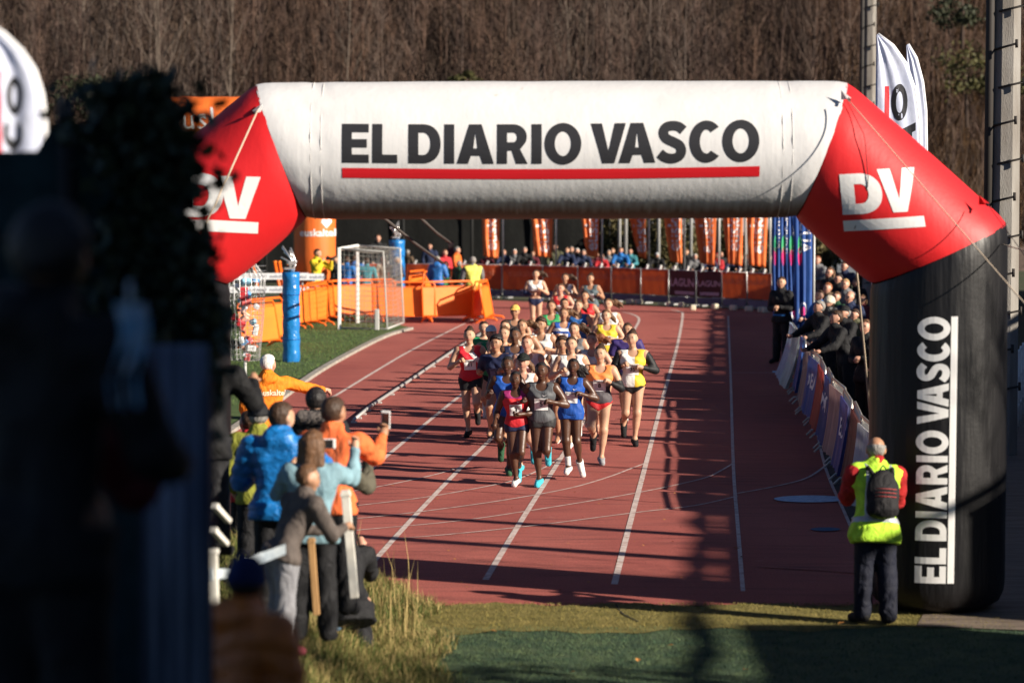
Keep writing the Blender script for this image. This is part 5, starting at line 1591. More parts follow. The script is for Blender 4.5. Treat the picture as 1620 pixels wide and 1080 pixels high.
# ============================================================ BLUE PADDED POSTS
m_pad = mat('blue_pad', (.01, .19, .50), .28, (.012, .15, .42), nscale=3, bump=.03, bscale=9, spec=.6)
def padded_post(px, py, Yp, h_, r_, label, zb=.015):
    p = At(px, py, Yp); t = thing('padded_post', label, 'padded post', (p.x, Yp, zb), .3, 'blue padded posts')
    n, m_ = 20, 18; vs = []
    for j in range(m_ + 1):
        for k in range(n):
            a = 2 * math.pi * k / n; rr = r_ * (1 + .05 * math.sin(j * 1.9 + math.sin(a * 2)) + .03 * math.sin(a * 5 + j))
            vs.append((rr * math.cos(a), rr * math.sin(a), h_ * j / m_))
    fs = [(j * n + k, j * n + (k + 1) % n, (j + 1) * n + (k + 1) % n, (j + 1) * n + k) for j in range(m_) for k in range(n)] + [tuple(range(m_ * n, m_ * n + n))]
    link('padding', mesh_from('padding', vs, fs, True), m_pad, t)
    for z in (.25, .5, .75): MB().tube([(r_ * 1.07 * math.cos(a), r_ * 1.07 * math.sin(a), h_ * z) for a in np.linspace(0, 6.283, 20)], .008, 4).build('strap', mat('strap_blue', (.01, .10, .35), .4), t)
    mb = MB(); rs = random.Random(int(px))
    for k in range(7): mb.tube([(rs.uniform(-.06, .06), rs.uniform(-.06, .06), h_), (rs.uniform(-.14, .14), rs.uniform(-.1, .1), h_ + rs.uniform(.15, .35)), (rs.uniform(-.3, .12), 0, h_ + rs.uniform(.3, .58))], .024, 6)
    mb.box((0, 0, h_ + .2), (.18, .18, .10), bev=.02); mb.box((-.05, 0, h_ + .08), (.24, .24, .05), bev=.01)
    mb.build('winch_fittings', mat('shiny_metal', (.62, .60, .58), .25, metal=.8), t)
    return t
padded_post(461, 573, 61.4, 1.93, .185, 'tall blue padded post with shiny metal fittings on its top, on the infield')
padded_post(628, 415, 88, 1.95, .24, 'blue padded post far behind the goal with a metal head')
# wire basket full of odds and ends
bk = thing('wire_basket', 'tall wire mesh basket with red and blue bits hanging inside, left of the orange barriers', 'wire basket', G(388, 612) + Vector((0, 0, .02)))
n = 22; mb = MB()
for k in range(n):
    a = 2 * math.pi * k / n; mb.tube([(.28 * math.cos(a), .28 * math.sin(a), .5), (.36 * math.cos(a), .36 * math.sin(a), 1.3), (.40 * math.cos(a), .40 * math.sin(a), 2.1), (.2 * math.cos(a), .2 * math.sin(a), 2.35)], .0055, 3, caps=False)
for j in range(20):
    z = .5 + j * .095; rr = .28 + (z - .5) / 1.6 * .12
    mb.tube([(rr * math.cos(a), rr * math.sin(a), z) for a in np.linspace(0, 6.283, 21)], .0045, 3, caps=False)
mb.build('mesh', mat('wire_silver', (.55, .55, .55), .35, metal=.6), bk)
MB().tube([(0, 0, 0), (0, 0, .55)], .03, 8).build('stand', MATS['stay_grey'], bk)
cols = [(.5, .03, .04), (.7, .7, .7), (.1, .3, .6), (.6, .1, .1), (.7, .4, .3), (.75, .75, .78), (.2, .45, .6)]
for j in range(26):
    r_ = random.uniform(.0, .24); a = random.random() * 6.28
    MB().box((r_ * math.cos(a), r_ * math.sin(a), random.uniform(.55, 2.1)), (random.uniform(.08, .16), random.uniform(.04, .12), random.uniform(.08, .25)), rot=Matrix.Rotation(random.random() * 3, 3, (random.random(), 1, random.random())), bev=.015).build('bundle', mat('bundle_%d' % (j % 7), cols[j % 7], .6), bk)

# ============================================================ FAR ORANGE INFLATABLE ARCH (left, behind)
m_oi = pvc('inflatable_orange', (.80, .16, .025), wr=.02)
oa = thing('orange_inflatable', 'orange inflatable arch with white lettering, behind the left shoulder of the big arch', 'inflatable arch', (At(498, 430, 86).x, 86, 0))
def oc(px, py): p = At(px, py, 86); return Vector((p.x - oa.location.x, 0, p.z))
ocol = MB().tube([oc(498, 480), oc(498, 478), oc(498, 400), oc(498, 345), oc(498, 200)], [.5, .60, .63, .63, .60], 32).build('column', m_oi, oa)
bmb = MB().tube([oc(520, 186), oc(440, 186), oc(330, 186), oc(180, 186)], .62, 32).build('beam', m_oi, oa)
def print_flat(txt, size, px, py, Yd, parent, m, rot=0, bold=.012, dy=.66):
    p = At(px, py, Yd); 
    bm = text_bm(txt, size, bold)
    M = Matrix.Translation(Vector((p.x, Yd - dy, p.z)) - Vector((parent.location.x, parent.location.y, parent.location.z))) @ Matrix.Rotation(R(90), 4, 'X') @ Matrix.Rotation(R(rot), 4, 'Z')
    dice(bm, .1)
    o = None
    return bm, M
colm = bvh_of(ocol.data); beamm = bvh_of(bmb.data)
def put(txt, size, px, py, bv, bold=.012, par=None):
    c = oc(px, py); bm = dice(text_bm(txt, size, bold), .06)
    M = Matrix(((1, 0, 0, c.x), (0, 0, -1, -.9), (0, 1, 0, c.z), (0, 0, 0, 1)))
    link('lettering', project(bm, M, bv, (0, 1, 0), .01, 'lettering'), m_white_ink, par or oa)
put('euskaltel', .30, 504, 368, colm, .02, ocol)
put('euskaltel', .95, 353, 190, beamm, .0, bmb)
# little heart-shaped flower emblem above the word
c = oc(518, 352)
bm = fill([[(c.x + x * .16, c.z + y * .16) for x, y in [(0, -1), (.9, .1), (.8, .8), (.3, .9), (0, .4), (-.3, .9), (-.8, .8), (-.9, .1)]]])
link('emblem', project(dice(bm, .05), Matrix(((1, 0, 0, 0), (0, 0, -1, -.9), (0, 1, 0, 0), (0, 0, 0, 1))), colm, (0, 1, 0), .01, 'emblem'), m_white_ink, ocol)

# ============================================================ RIGHT CROWD BARRIERS (steel, with hung cloths)
bar_me = MB().tube([(0, 0, .16), (0, 0, 1.05)], .010, 6).mesh('bar')
fr2 = MB(); fr2.tube([(-1.0, 0, .1), (-1.0, 0, 1.02), (-.95, 0, 1.08), (.95, 0, 1.08), (1.0, 0, 1.02), (1.0, 0, .1)], .02, 8); fr2.tube([(-1, 0, .15), (1, 0, .15)], .018, 8)
fr2 = fr2.mesh('frame'); ft2 = MB().tube([(0, -.28, 0), (0, -.2, .08), (0, .2, .08), (0, .28, 0)], .018, 8).mesh('foot')
m_shiny = mat('barrier_steel', (.62, .58, .52), .3, metal=.8)
LA, LB = Vector((4.30, 33.5, 0)), Vector((5.62, 57, 0))
hang = [('pale blue plastic sheet', (.34, .44, .58)), ('white and green cloth', (.42, .52, .52)), ('deep blue cloth', (.02, .07, .28)), ('grey-mauve cloth', (.22, .17, .18)), ('printed blue banner', (.03, .08, .32)), ('red banner', (.35, .03, .03)),
        ('blue banner with white lettering', (.02, .05, .22)), ('dusty pink cloth', (.36, .22, .22)), ('blue-violet banner', (.05, .06, .25)), ('maroon cloth', (.12, .03, .03)), ('pale sheet', (.4, .42, .46))]
N = 11
dirB = (LB - LA).normalized(); yaw = math.atan2(dirB.y, dirB.x)
for i in range(N):
    c = LA.lerp(LB, (N - 1 - i + .5) / N)
    nm, col = hang[i]
    t = thing('steel_barrier', 'steel crowd barrier draped with ' + nm + (', farthest one by the blue banners' if i == 0 else ', nearest to the arch column' if i == N - 1 else ''), 'barrier', (c.x, c.y, .012), yaw + R(2 * math.sin(i * 2)), 'steel crowd barriers on the right')
    link('frame', fr2, m_shiny, t)
    for k in range(13): link('bar', bar_me, m_shiny, t).location = (-.9 + k * .15, 0, 0)
    for s_ in (-1, 1): link('foot', ft2, MATS['stay_grey'], t).location = (s_ * .8, 0, 0)
    vs = []; nu, nv = 24, 10
    for j in range(nv + 1):
        for u in range(nu + 1):
            x = -.95 + 1.9 * u / nu; v = j / nv
            flare = (.25 if i < 2 else .10) * v ** 1.6
            vs.append((x, .045 + flare + .05 * v * math.sin(u * 1.3 + i) + .02 * math.sin(u * 3.1), (1.00 if i > 2 else 1.10) - v * (.94 if i > 1 else 1.04)))
    fs = [(j * (nu + 1) + u, (j + 1) * (nu + 1) + u, (j + 1) * (nu + 1) + u + 1, j * (nu + 1) + u + 1) for j in range(nv) for u in range(nu)]
    cb = link('banner', mesh_from('banner', vs, fs, True), two_sided('hung_%d' % i, col, tuple(x * .7 for x in col), trans=.1), t)
    if i in (4, 6, 8):
        bv = bvh_of(cb.data)
        bm = text_bm(['', '', '', '', 'ONENA', '', 'MASKOTA', '', 'REALE'][i], .34, .02)
        M = Matrix(((-1, 0, 0, 0), (0, 0, 1, .9), (0, 1, 0, .62), (0, 0, 0, 1)))
        link('lettering', project(dice(bm, .06), M, bv, (0, -1, 0), .008, 'lettering'), m_white_ink, cb)

# ============================================================ RUNNERS
ARM_A = ((-.40, .35, -.85), (.88, -.20, .28)); ARM_B = ((.05, .40, -.9), (.62, -.65, .42)); ARM_C = ((-.05, .52, -.82), (.55, -.82, .22)); ARM_D = ((-.55, .30, -.75), (.75, -.05, .05)); ARM_E = ((.10, .30, -.95), (.5, -.75, -.05))
ST = ((.14, -.03, -1), (-.08, -.09, -1)); ST2 = ((-.25, -.04, -1), (-.50, -.06, -.9)); SW = ((.52, .07, -.86), (-.95, -.05, -.34)); SW2 = ((.28, -.02, -.96), (-1, -.02, -.02)); SW3 = ((.82, .05, -.62), (-.25, 0, -.97)); BK = ((.10, .05, -1), (-.92, .10, -.36))
FD = (.25, .05, -1); FB = (-.2, .05, -1)
RUN = {
 'lead_grey': dict(lean=7, armL=ARM_C, armR=ARM_A, legR=ST, legL=SW2, footL=FB, nod=2, turn=-6),
 'lead_red': dict(lean=6, armL=ARM_E, armR=((-.15, .32, -.95), (.75, .05, -.45)), legR=((.22, -.06, -1), (-.12, -.12, -1)), legL=((.38, -.03, -.95), (-.8, -.14, -.6)), footL=(.1, 0, -1), turn=-4),
 'lead_blue': dict(lean=6, armL=((-.05, .55, -.8), (.5, -.85, .3)), armR=ARM_A, legR=ST, legL=((.12, .03, -1), (-.62, .08, -.8)), footL=(.15, .3, -1), turn=-3, tilt=3),
 'r1': dict(lean=6, armL=ARM_B, armR=ARM_A, legL=ST, legR=SW, footR=FB, turn=-8),
 'r2': dict(lean=7, armL=ARM_A, armR=ARM_B, legR=ST, legL=SW, footL=FB, turn=-4, twist=4),
 'r3': dict(lean=8, armL=ARM_C, armR=ARM_D, legL=ST2, legR=SW3, footR=(1, 0, .1), turn=-10, twist=-5),
 'r4': dict(lean=6, armL=ARM_D, armR=ARM_C, legR=ST2, legL=SW3, footL=(1, 0, .1), turn=4, twist=5),
 'r5': dict(lean=5, armL=ARM_C, armR=ARM_B, legL=ST, legR=BK, footR=(.1, 0, -1), turn=-12, tilt=-3),
 'r6': dict(lean=6, armL=ARM_B, armR=ARM_E, legR=ST, legL=BK, footL=(.1, 0, -1), turn=-5, tilt=4)}
for k_, v_ in RUN.items(): variant(k_, 1.62, dict(v_, side={'r1': 2, 'r2': -2, 'r3': -3, 'r4': 3, 'lead_red': -2, 'lead_blue': 3}.get(k_, 0)), [], res=.0125)
J = lambda n, c: fabric(n, c, 'jersey')
navy, blk, white, red, orange, yellow, royal, green, grey, dgrey = J('navy', (.018, .024, .07)), J('black', (.012, .012, .014)), J('white', (.78, .78, .76)), J('red', (.62, .025, .03)), J('orange', (.85, .25, .06)), J('yellow', (.80, .58, .05)), J('royal', (.015, .09, .42)), J('green', (.02, .24, .09)), J('grey', (.13, .13, .14)), J('charcoal', (.03, .03, .032))
cyan_s, white_s, blk_s, grn_s, org_s = fabric('shoe_cyan', (.06, .52, .66)), fabric('shoe_white', (.8, .8, .78)), fabric('shoe_black', (.012, .012, .014)), fabric('shoe_darkgreen', (.03, .10, .05)), fabric('shoe_orange', (.85, .25, .12))
m_redstripe = stripe_mat('red_white_sash', (.62, .02, .035), (.75, .74, .72), 'diag', 1.22, .09, (.62, .02, .035))
m_yelgrey = stripe_mat('white_yellow_navy', (.80, .50, .03), (.05, .06, .12), 'z', 1.0, .09, (.72, .72, .68))
m_yel2 = stripe_mat('white_yellow_halves', (.75, .75, .72), (.80, .55, .05), 'x', .03, .4, (.8, .5, .05))
m_orgn = stripe_mat('orange_over_grey', (.08, .07, .08), (.30, .28, .26), 'z', 1.06, .07, (.85, .26, .07))
m_grnw = stripe_mat('green_white', (.72, .72, .7), (.03, .30, .10), 'z', 1.12, .4, (.03, .3, .1))
m_bluew = stripe_mat('blue_white', (.02, .08, .34), (.7, .7, .72), 'z', 1.13, .05, (.02, .08, .34))
m_purp = stripe_mat('red_purple', (.62, .03, .04), (.28, .02, .12), 'z', 1.22, .4, (.28, .02, .12))
bibf = mat('bib_paper', (.82, .82, .82), .6, (.74, .74, .74), nscale=30, bump=.004, bscale=22)
group_r = 'women runners in the leading pack'
placed = []
def runner(px, py, key, sk, hair, hc, wear, bib, label, h=None, rz=-4, bibtop=None, paper=(.82, .82, .82), glasses=False, shoes=(white_s, white_s), top='tank', Y=None, bu=.145):
    s = GEO[key][0]; zr = s.head[2] / s.h
    d = ray(px, py); best = None
    for hh in ([h + .06] if h else [1.56 + .02 * i for i in range(13)]):
        z = zr * hh; Yr = (z - CAM_H) * d.y / d.z; X = d.x / d.y * Yr
        if Y and abs(Yr - Y) > 3: continue
        md = min([math.hypot(X - a, (Yr - b)) for a, b in placed] + [9])
        sc_ = min(md, .62) * 3 - abs(hh - 1.69) * 1.2
        if best is None or sc_ > best[0]: best = (sc_, hh, X, Yr, md)
    _, hh, X, Yr, md = best
    placed.append((X, Yr))
    hx, hy = s.head[0] * hh / 1.62, s.head[1] * hh / 1.62
    w = dict(wear); w.setdefault('shoeL', shoes[0]); w.setdefault('shoeR', shoes[1])
    t = person(key, (X - hx, Yr - hy * .9, .004), R(rz), sk, label, w, hair, hc, hh / 1.62, group_r, glasses=glasses)
    if bib is not None:
        print_on(t, key, top, bib, u=bu, size=(.105, .10), tsize=.052 if len(bib) < 2 else .048, paper=paper, head=('DONOSTIA', .017, .034) if Yr < 52 else None)
    return t
nike = None
def swoosh(t, key, top, l=.03, u=.215):
    s, parts = GEO[key]; 
    if top not in getattr(s, 'bvhs', {}): s.bvhs = getattr(s, 'bvhs', {}); s.bvhs[top] = bvh_of(parts[top])
    o = Vector(s.T(0, l, u)) + Vector(s.tF) * .25 * s.h
    bm = fill([[(-.03, .004), (-.018, -.012), (.032, .014), (-.014, -.003), (-.024, .012)]])
    link('swoosh_mark', project(bm, frame_matrix(o, Vector(s.tL), Vector(s.tU)), s.bvhs[top], -Vector(s.tF), .008, 'swoosh_mark'), mat('ink_white', (.8, .78, .78), .6), t)
t = runner(857, 587, 'lead_grey', 'dark', 'crop', 'black', {'tank': J('grey2', (.10, .105, .115)), 'hotpants': dgrey}, '5', 'leading runner in grey vest and cyan shoes, middle one of the front three', h=1.60, shoes=(cyan_s, cyan_s)); swoosh(t, 'lead_grey', 'tank')
t = runner(816, 600, 'lead_red', 'dark', 'crop', 'black', {'tank': m_purp, 'hotpants': navy}, '3', 'front runner in red vest and navy shorts left of the grey leader', h=1.48, shoes=(cyan_s, white_s)); swoosh(t, 'lead_red', 'tank')
t = runner(907, 580, 'lead_blue', 'dark', 'braids', 'black', {'tank': royal, 'hotpants': royal, 'sockR': white}, '', 'front runner in royal blue vest and white shoes, right of the grey leader', h=1.52); swoosh(t, 'lead_blue', 'tank')
runner(803, 577, 'r1', 'dark', 'crop', 'black', {'tank': royal, 'hotpants': royal}, None, 'runner in blue vest and dark green shoes just behind the red-vested leader', h=1.58, shoes=(grn_s, grn_s))
runner(828, 573, 'r6', 'pink', 'pony', 'brown', {'tank': white, 'briefs': navy, 'cap': fabric('cap_black', (.012, .016, .014))}, '38', 'runner in black cap with bib 38, half hidden behind the two leaders', h=1.60, shoes=(cyan_s, cyan_s), bu=.13)
runner(950, 560, 'r1', 'fair', 'bun', 'dbrown', {'tank': m_orgn, 'briefs': red, 'sleeveL': blk, 'sleeveR': blk}, '8', 'runner in orange and grey top with red briefs and black arm sleeve', h=1.64, shoes=(fabric('shoe_grey', (.3, .3, .32)), blk_s))
runner(1000, 536, 'r5', 'fair', 'bun', 'dbrown', {'tank': m_yel2, 'briefs': blk, 'longsleeveL': blk, 'longsleeveR': blk}, '35', 'runner in white and yellow vest with long black sleeves, right edge of the pack', h=1.70, shoes=(blk_s, blk_s))
runner(786, 543, 'r3', 'tan', 'thick', 'black', {'tee': navy, 'shorts': navy}, '1', 'runner in dark navy shirt and shorts with dark bib, behind the blue vested runner', h=1.68, shoes=(blk_s, blk_s), top='tee', paper=(.10, .13, .22), rz=-8)
runner(743, 531, 'r2', 'fair', 'bun', 'dbrown', {'tank': m_redstripe, 'shorts': blk}, '11', 'runner in red vest with white sash at the left edge of the pack', h=1.66, shoes=(blk_s, blk_s))
runner(890, 545, 'r4', 'tan', 'thick', 'dbrown', {'tank': white, 'shorts': navy}, '5', 'runner in white vest with hand raised to her chest, behind the two right leaders', h=1.66)
runner(856, 514, 'r3', 'tan', 'thick', 'dbrown', {'tank': white, 'briefs': navy}, '43', 'runner in white vest with bib 43 and arms swinging in the middle of the pack', h=1.68, bu=.13)
runner(834, 543, 'r5', 'pink', 'short', 'auburn', {'tank': J('pinkish', (.75, .55, .52)), 'briefs': red}, None, 'reddish-haired runner in pale pink vest right behind the black cap')
runner(766, 519, 'r4', 'fair', 'short', 'dbrown', {'tee': green, 'shorts': blk}, None, 'short-haired runner in green shirt left of the navy-shirted one', shoes=(org_s, org_s), top='tee')
runner(777, 527, 'r1', 'fair', 'short', 'brown', {'tank': green, 'briefs': blk, 'cap': fabric('cap_white', (.75, .75, .75))}, None, 'runner in white cap between the green shirt and the navy shirt')
runner(798, 528, 'r6', 'fair', 'pony', 'brown', {'tank': J('peach', (.85, .42, .18)), 'briefs': navy}, None, 'runner in peach-orange vest behind the navy-shirted runner')
runner(815, 531, 'r2', 'brown', 'crop', 'black', {'tank': navy, 'briefs': navy}, None, 'dark-skinned runner in navy vest left of the reddish-haired one')
runner(826, 516, 'r5', 'tan', 'flying', 'brown', {'tank': J('cream', (.6, .55, .45)), 'briefs': navy}, None, 'brown-haired runner in cream vest left of bib 43')
runner(815, 493, 'r1', 'tan', 'bun', 'auburn', {'tank': J('dark_top', (.05, .04, .04)), 'briefs': blk, 'cap': fabric('cap_yellow', (.85, .5, .12))}, None, 'runner in yellow cap and sunglasses at the left rear of the pack', glasses=True)
runner(799, 517, 'r3', 'fair', 'short', 'dbrown', {'tank': J('olive', (.10, .10, .04)), 'briefs': blk}, None, 'dark-haired runner in olive vest below the yellow cap')
runner(872, 485, 'r2', 'tan', 'pony', 'dbrown', {'tank': m_grnw, 'briefs': green}, '12', 'runner in green vest over white toward the back of the pack')
runner(892, 497, 'r4', 'tan', 'flying', 'brown', {'tank': m_bluew, 'briefs': navy}, '9', 'runner in blue vest with white band behind the hand-raising one')
runner(904, 545, 'r2', 'fair', 'short', 'dbrown', {'tank': white, 'briefs': blk}, None, 'dark-haired runner in white peeking over the right shoulder of the white-vested one')
runner(908, 521, 'r6', 'fair', 'flying', 'dbrown', {'tank': grey, 'briefs': navy}, None, 'runner in grey vest with hair blown sideways in the pack centre')
runner(937, 538, 'r3', 'pink', 'flying', 'auburn', {'tank': white, 'briefs': blk, 'sleeveR': blk}, None, 'auburn-haired runner in white behind the orange top')
runner(959, 500, 'r5', 'fair', 'pony', 'brown', {'tank': yellow, 'briefs': blk}, '7', 'runner in plain yellow vest behind the orange top')
runner(993, 522, 'r6', 'tan', 'short', 'dbrown', {'tee': m_redstripe if 0 else J('navyred', (.05, .03, .16)), 'briefs': navy}, None, 'runner in navy top and white shoes directly behind the yellow and white vest', top='tee')
runner(915, 484, 'r1', 'fair', 'pony', 'brown', {'tank': J('mid_blue', (.03, .14, .42)), 'briefs': navy}, None, 'runner in mid blue vest with white trim near the back')
runner(962, 482, 'r2', 'fair', 'flying', 'brown', {'tank': white, 'briefs': white}, None, 'runner in all white at the right rear, hair flying')
runner(925, 469, 'r5', 'tan', 'pony', 'dbrown', {'tank': red, 'briefs': blk}, None, 'ponytailed runner in red near the back of the pack')
runner(893, 481, 'r4', 'tan', 'short', 'black', {'tank': J('bluegrey', (.12, .17, .28)), 'briefs': navy}, None, 'dark-haired runner in blue-grey behind the green vest')
runner(887, 457, 'r3', 'pink', 'pony', 'brown', {'tank': red, 'briefs': navy}, '', 'runner in red vest with white front, third from the very back')
runner(894, 440, 'r1', 'tan', 'flying', 'dbrown', {'tank': white, 'shorts': navy}, None, 'runner in white vest and navy shorts at the back, left of the grey vest')
runner(848, 434, 'r6', 'fair', 'flying', 'dbrown', {'crop': white, 'briefs': navy, 'sleeveR': navy}, '', 'last runner on the left in white crop top and navy briefs, well behind', top='crop', bu=.19)
runner(935, 441, 'r2', 'tan', 'bun', 'dbrown', {'tank': J('teal_grey', (.10, .14, .16)), 'briefs': navy}, '', 'last runner on the right in teal-grey vest with pale bib', rz=-14)

# ============================================================ SPECTATORS
LEGS = dict(legL=((.02, .07, -1), (0, .03, -1)), legR=((-.02, .07, -1), (0, .03, -1)))
SP = {'lean': (dict(lean=22, nod=-6, armL=((.62, .30, -.75), (.85, -.15, -.25)), armR=((.62, .30, -.75), (.85, -.15, -.25)), **LEGS), True),
      'leanf': (dict(lean=16, nod=0, turn=18, armL=((.55, .35, -.8), (.8, -.5, -.1)), armR=((.5, .25, -.8), (.8, -.5, 0)), **LEGS), False),
      'stand': (dict(lean=1, turn=-10, armL=((-.08, .22, -1), (.35, .0, -.95)), armR=((.0, .25, -1), (.45, -.25, -.8)), **LEGS), True),
      'standf': (dict(lean=1, turn=14, armL=((.1, .2, -1), (.55, -.7, .1)), armR=((.1, .2, -1), (.55, -.7, -.05)), **LEGS), False),
      'photo': (dict(lean=4, nod=4, armL=((.62, .35, -.5), (.45, -.42, .85)), armR=((.62, .35, -.5), (.45, -.42, .85)), curl=1.1, **LEGS), True),
      'back': (dict(lean=3, nod=4, turn=12, armL=((.1, .28, -1), (.5, -.2, -.7)), armR=((.2, .28, -1), (.7, -.3, -.2)), **LEGS), True)}
for k_, (p_, m_) in SP.items(): variant(k_, 1.72, p_, [], male=m_, res=.020, wide=1.0)
CL = {'black': (.014, .014, .016), 'navy': (.02, .03, .075), 'blue': (.02, .15, .45), 'red': (.50, .03, .04), 'grey': (.16, .16, .17), 'green': (.03, .22, .08), 'teal': (.05, .22, .26), 'orange': (.80, .17, .03), 'yellow': (.72, .55, .03), 'maroon': (.13, .02, .03), 'brown': (.10, .065, .04), 'white': (.68, .68, .68), 'olive': (.09, .09, .05), 'dgreen': (.015, .06, .03), 'denim': (.06, .12, .25), 'pink': (.5, .2, .25), 'sky': (.22, .42, .52), 'beige': (.40, .33, .25)}
cf = lambda c, k='cloth': fabric(c, CL[c], k)
def spectator(px, py, Y, key, jc, jk, hair, hc, rz, label, sk='fair', legs='navy', extra=None, group='spectators behind the far barrier', glasses=False, z0=.007, hmin=.80):
    s = GEO[key][0]; p = At(px, py, Y)
    sc_ = max(hmin, min(1.12, (p.z - z0) / s.head[2]))
    hd = Matrix.Rotation(R(rz), 3, 'Z') @ Vector(s.head) * sc_
    w = {jk: cf(jc, 'puffer' if jk == 'puffer' else 'cloth'), 'trousers': cf(legs), 'shoeL': blk_s, 'shoeR': blk_s}
    if extra: w.update(extra)
    return person(key, (p.x - hd.x, Y - hd.y, z0), R(rz), sk, label, w, hair, hc, sc_, group, glasses=glasses)
far = [
 (598, 377, 97, 'stand', 'black', 'jacket', 'short', 'dbrown', 20, 'man in black with only his head above the goal top'),
 (645, 405, 98, 'back', 'brown', 'jacket', 'short', 'grey', 150, 'grey-haired spectator in brown behind the far barrier, left of the long stay cable'),
 (680, 390, 99, 'stand', 'navy', 'jacket', 'short', 'dbrown', 0, 'spectator in navy standing tall to the upper left of the blue puffer jacket'),
 (704, 400, 91, 'standf', 'red', 'jacket', 'short', 'brown', 30, 'spectator in red jacket right behind the blue puffer jacket'),
 (713, 387, 95, 'stand', 'maroon', 'jacket', 'short', 'dbrown', -10, 'spectator in maroon topmost in the knot by the yellow vest'),
 (724, 396, 92, 'back', 'orange', 'jacket', 'short', 'grey', 70, 'spectator in orange coat left of the yellow-vested man'),
 (706, 421, 86, 'standf', 'green', 'jacket', 'short', 'brown', 60, 'spectator in bright green between blue puffer and yellow vest'),
 (727, 418, 84, 'back', 'dgreen', 'coat', 'short', 'grey', 140, 'spectator in dark green coat close to the yellow-vested man'),
 (770, 404, 95, 'lean', 'maroon', 'jacket', 'short', 'dbrown', -10, 'spectator in maroon leaning below the leftmost orange flag'),
 (797, 399, 95.3, 'leanf', 'navy', 'jacket', 'long', 'dbrown', -5, 'long-haired spectator in navy right of the leftmost orange flag pole'),
 (814, 399, 96, 'lean', 'grey', 'jacket', 'short', 'white', 0, 'white-haired spectator in grey between the two leftmost flags'),
 (830, 396, 95, 'lean', 'black', 'coat', 'short', 'grey', 5, 'grey-haired man in black coat left of the second orange flag'),
 (843, 402, 97, 'leanf', 'maroon', 'jacket', 'short', 'brown', -8, 'spectator in maroon at the left edge of the second orange flag'),
 (878, 391, 96, 'stand', 'olive', 'coat', 'short', 'dbrown', 0, 'spectator in olive coat behind the second flag pole'),
 (897, 396, 95, 'lean', 'navy', 'jacket', 'short', 'dbrown', -6, 'dark-haired man in navy jacket, first of four leaning left of the third flag'),
 (904, 395, 96.5, 'lean', 'black', 'jacket', 'short', 'grey', 3, 'grey-haired man in black, second of four leaning left of the third flag'),
 (913, 398, 95.2, 'lean', 'black', 'coat', 'short', 'white', -4, 'white-haired man in black coat, third of four leaning left of the third flag'),
 (923, 400, 95, 'lean', 'navy', 'coat', 'short', 'grey', -3, 'grey-haired man in navy coat, just under the third flag'),
 (932, 392, 97, 'stand', 'brown', 'jacket', 'short', 'white', 0, 'white-haired spectator in brown behind the third flag'),
 (944, 403, 95, 'leanf', 'maroon', 'jacket', 'short', 'brown', -10, 'spectator in maroon right of the tip of the third flag'),
 (952, 408, 94.4, 'leanf', 'red', 'jacket', 'short', 'brown', -6, 'spectator in bright red right of the third flag'),
 (963, 400, 96, 'lean', 'grey', 'jacket', 'short', 'grey', 0, 'grey-clad spectator between the bright red and the bright blue ones'),
 (969, 397, 97, 'lean', 'black', 'jacket', 'short', 'brown', -8, 'brown-haired spectator in black just left of the bright blue jacket'),
 (982, 396, 95, 'lean', 'blue', 'jacket', 'short', 'black', -4, 'spectator in bright blue jacket left of the fourth flag'),
 (997, 398, 95, 'leanf', 'teal', 'coat', 'short', 'dbrown', -12, 'spectator in pale teal coat bending beside the fourth flag'),
 (1040, 425, 96, 'lean', 'black', 'jacket', 'beanie_', 'dbrown', -10, 'crouched spectator in black between the fourth and fifth flags'),
 (1086, 399, 95, 'stand', 'black', 'coat', 'short', 'brown', -12, 'tall spectator in black coat right of the fifth flag'),
 (1100, 416, 94, 'lean', 'grey', 'jacket', 'short', 'white', 10, 'white-haired spectator in grey left of the sixth flag tip'),
 (1112, 420, 94.5, 'lean', 'navy', 'jacket', 'short', 'brown', 0, 'brown-haired spectator in navy below the sixth flag'),
 (1124, 423, 94, 'leanf', 'navy', 'coat', 'short', 'dbrown', -10, 'dark-haired spectator in navy coat leaning right below the sixth flag'),
 (1135, 415, 94, 'standf', 'red', 'jacket', 'hood_', 'dbrown', -15, 'spectator in red hooded jacket right of the sixth flag'),
 (1141, 407, 96, 'stand', 'black', 'jacket', 'short', 'dbrown', 30, 'spectator in black standing just right of the red hood'),
 (1160, 425, 93, 'lean', 'navy', 'coat', 'short', 'dbrown', -10, 'spectator in navy coat below the seventh flag'),
 (1172, 430, 93, 'leanf', 'black', 'coat', 'short', 'dbrown', -20, 'dark-haired spectator in black below and right of the seventh flag'),
 (1183, 424, 94, 'lean', 'grey', 'coat', 'short', 'grey', -14, 'grey-haired man below the left edge of the rightmost flag'),
 (1196, 431, 92, 'leanf', 'black', 'jacket', 'short', 'brown', -18, 'brown-haired spectator in black below the rightmost flag'),
 (1208, 424, 93, 'lean', 'dgreen', 'coat', 'short', 'dbrown', -22, 'spectator in dark green coat right of the rightmost flag'),
 (1219, 420, 92, 'stand', 'olive', 'jacket', 'short', 'brown', -30, 'spectator in olive at the left edge of the blue banners')]
for a in far:
    ex = None; hr = a[6]
    if hr == 'hood_': ex = {'hood': cf('red')}; hr = None
    if hr == 'beanie_': ex = {'beanie': cf('white')}; hr = 'short'
    spectator(a[0], a[1], a[2], a[3], a[4], a[5], hr, a[7], a[8], a[9], extra=ex, sk='pink' if a[0] % 3 else 'fair')
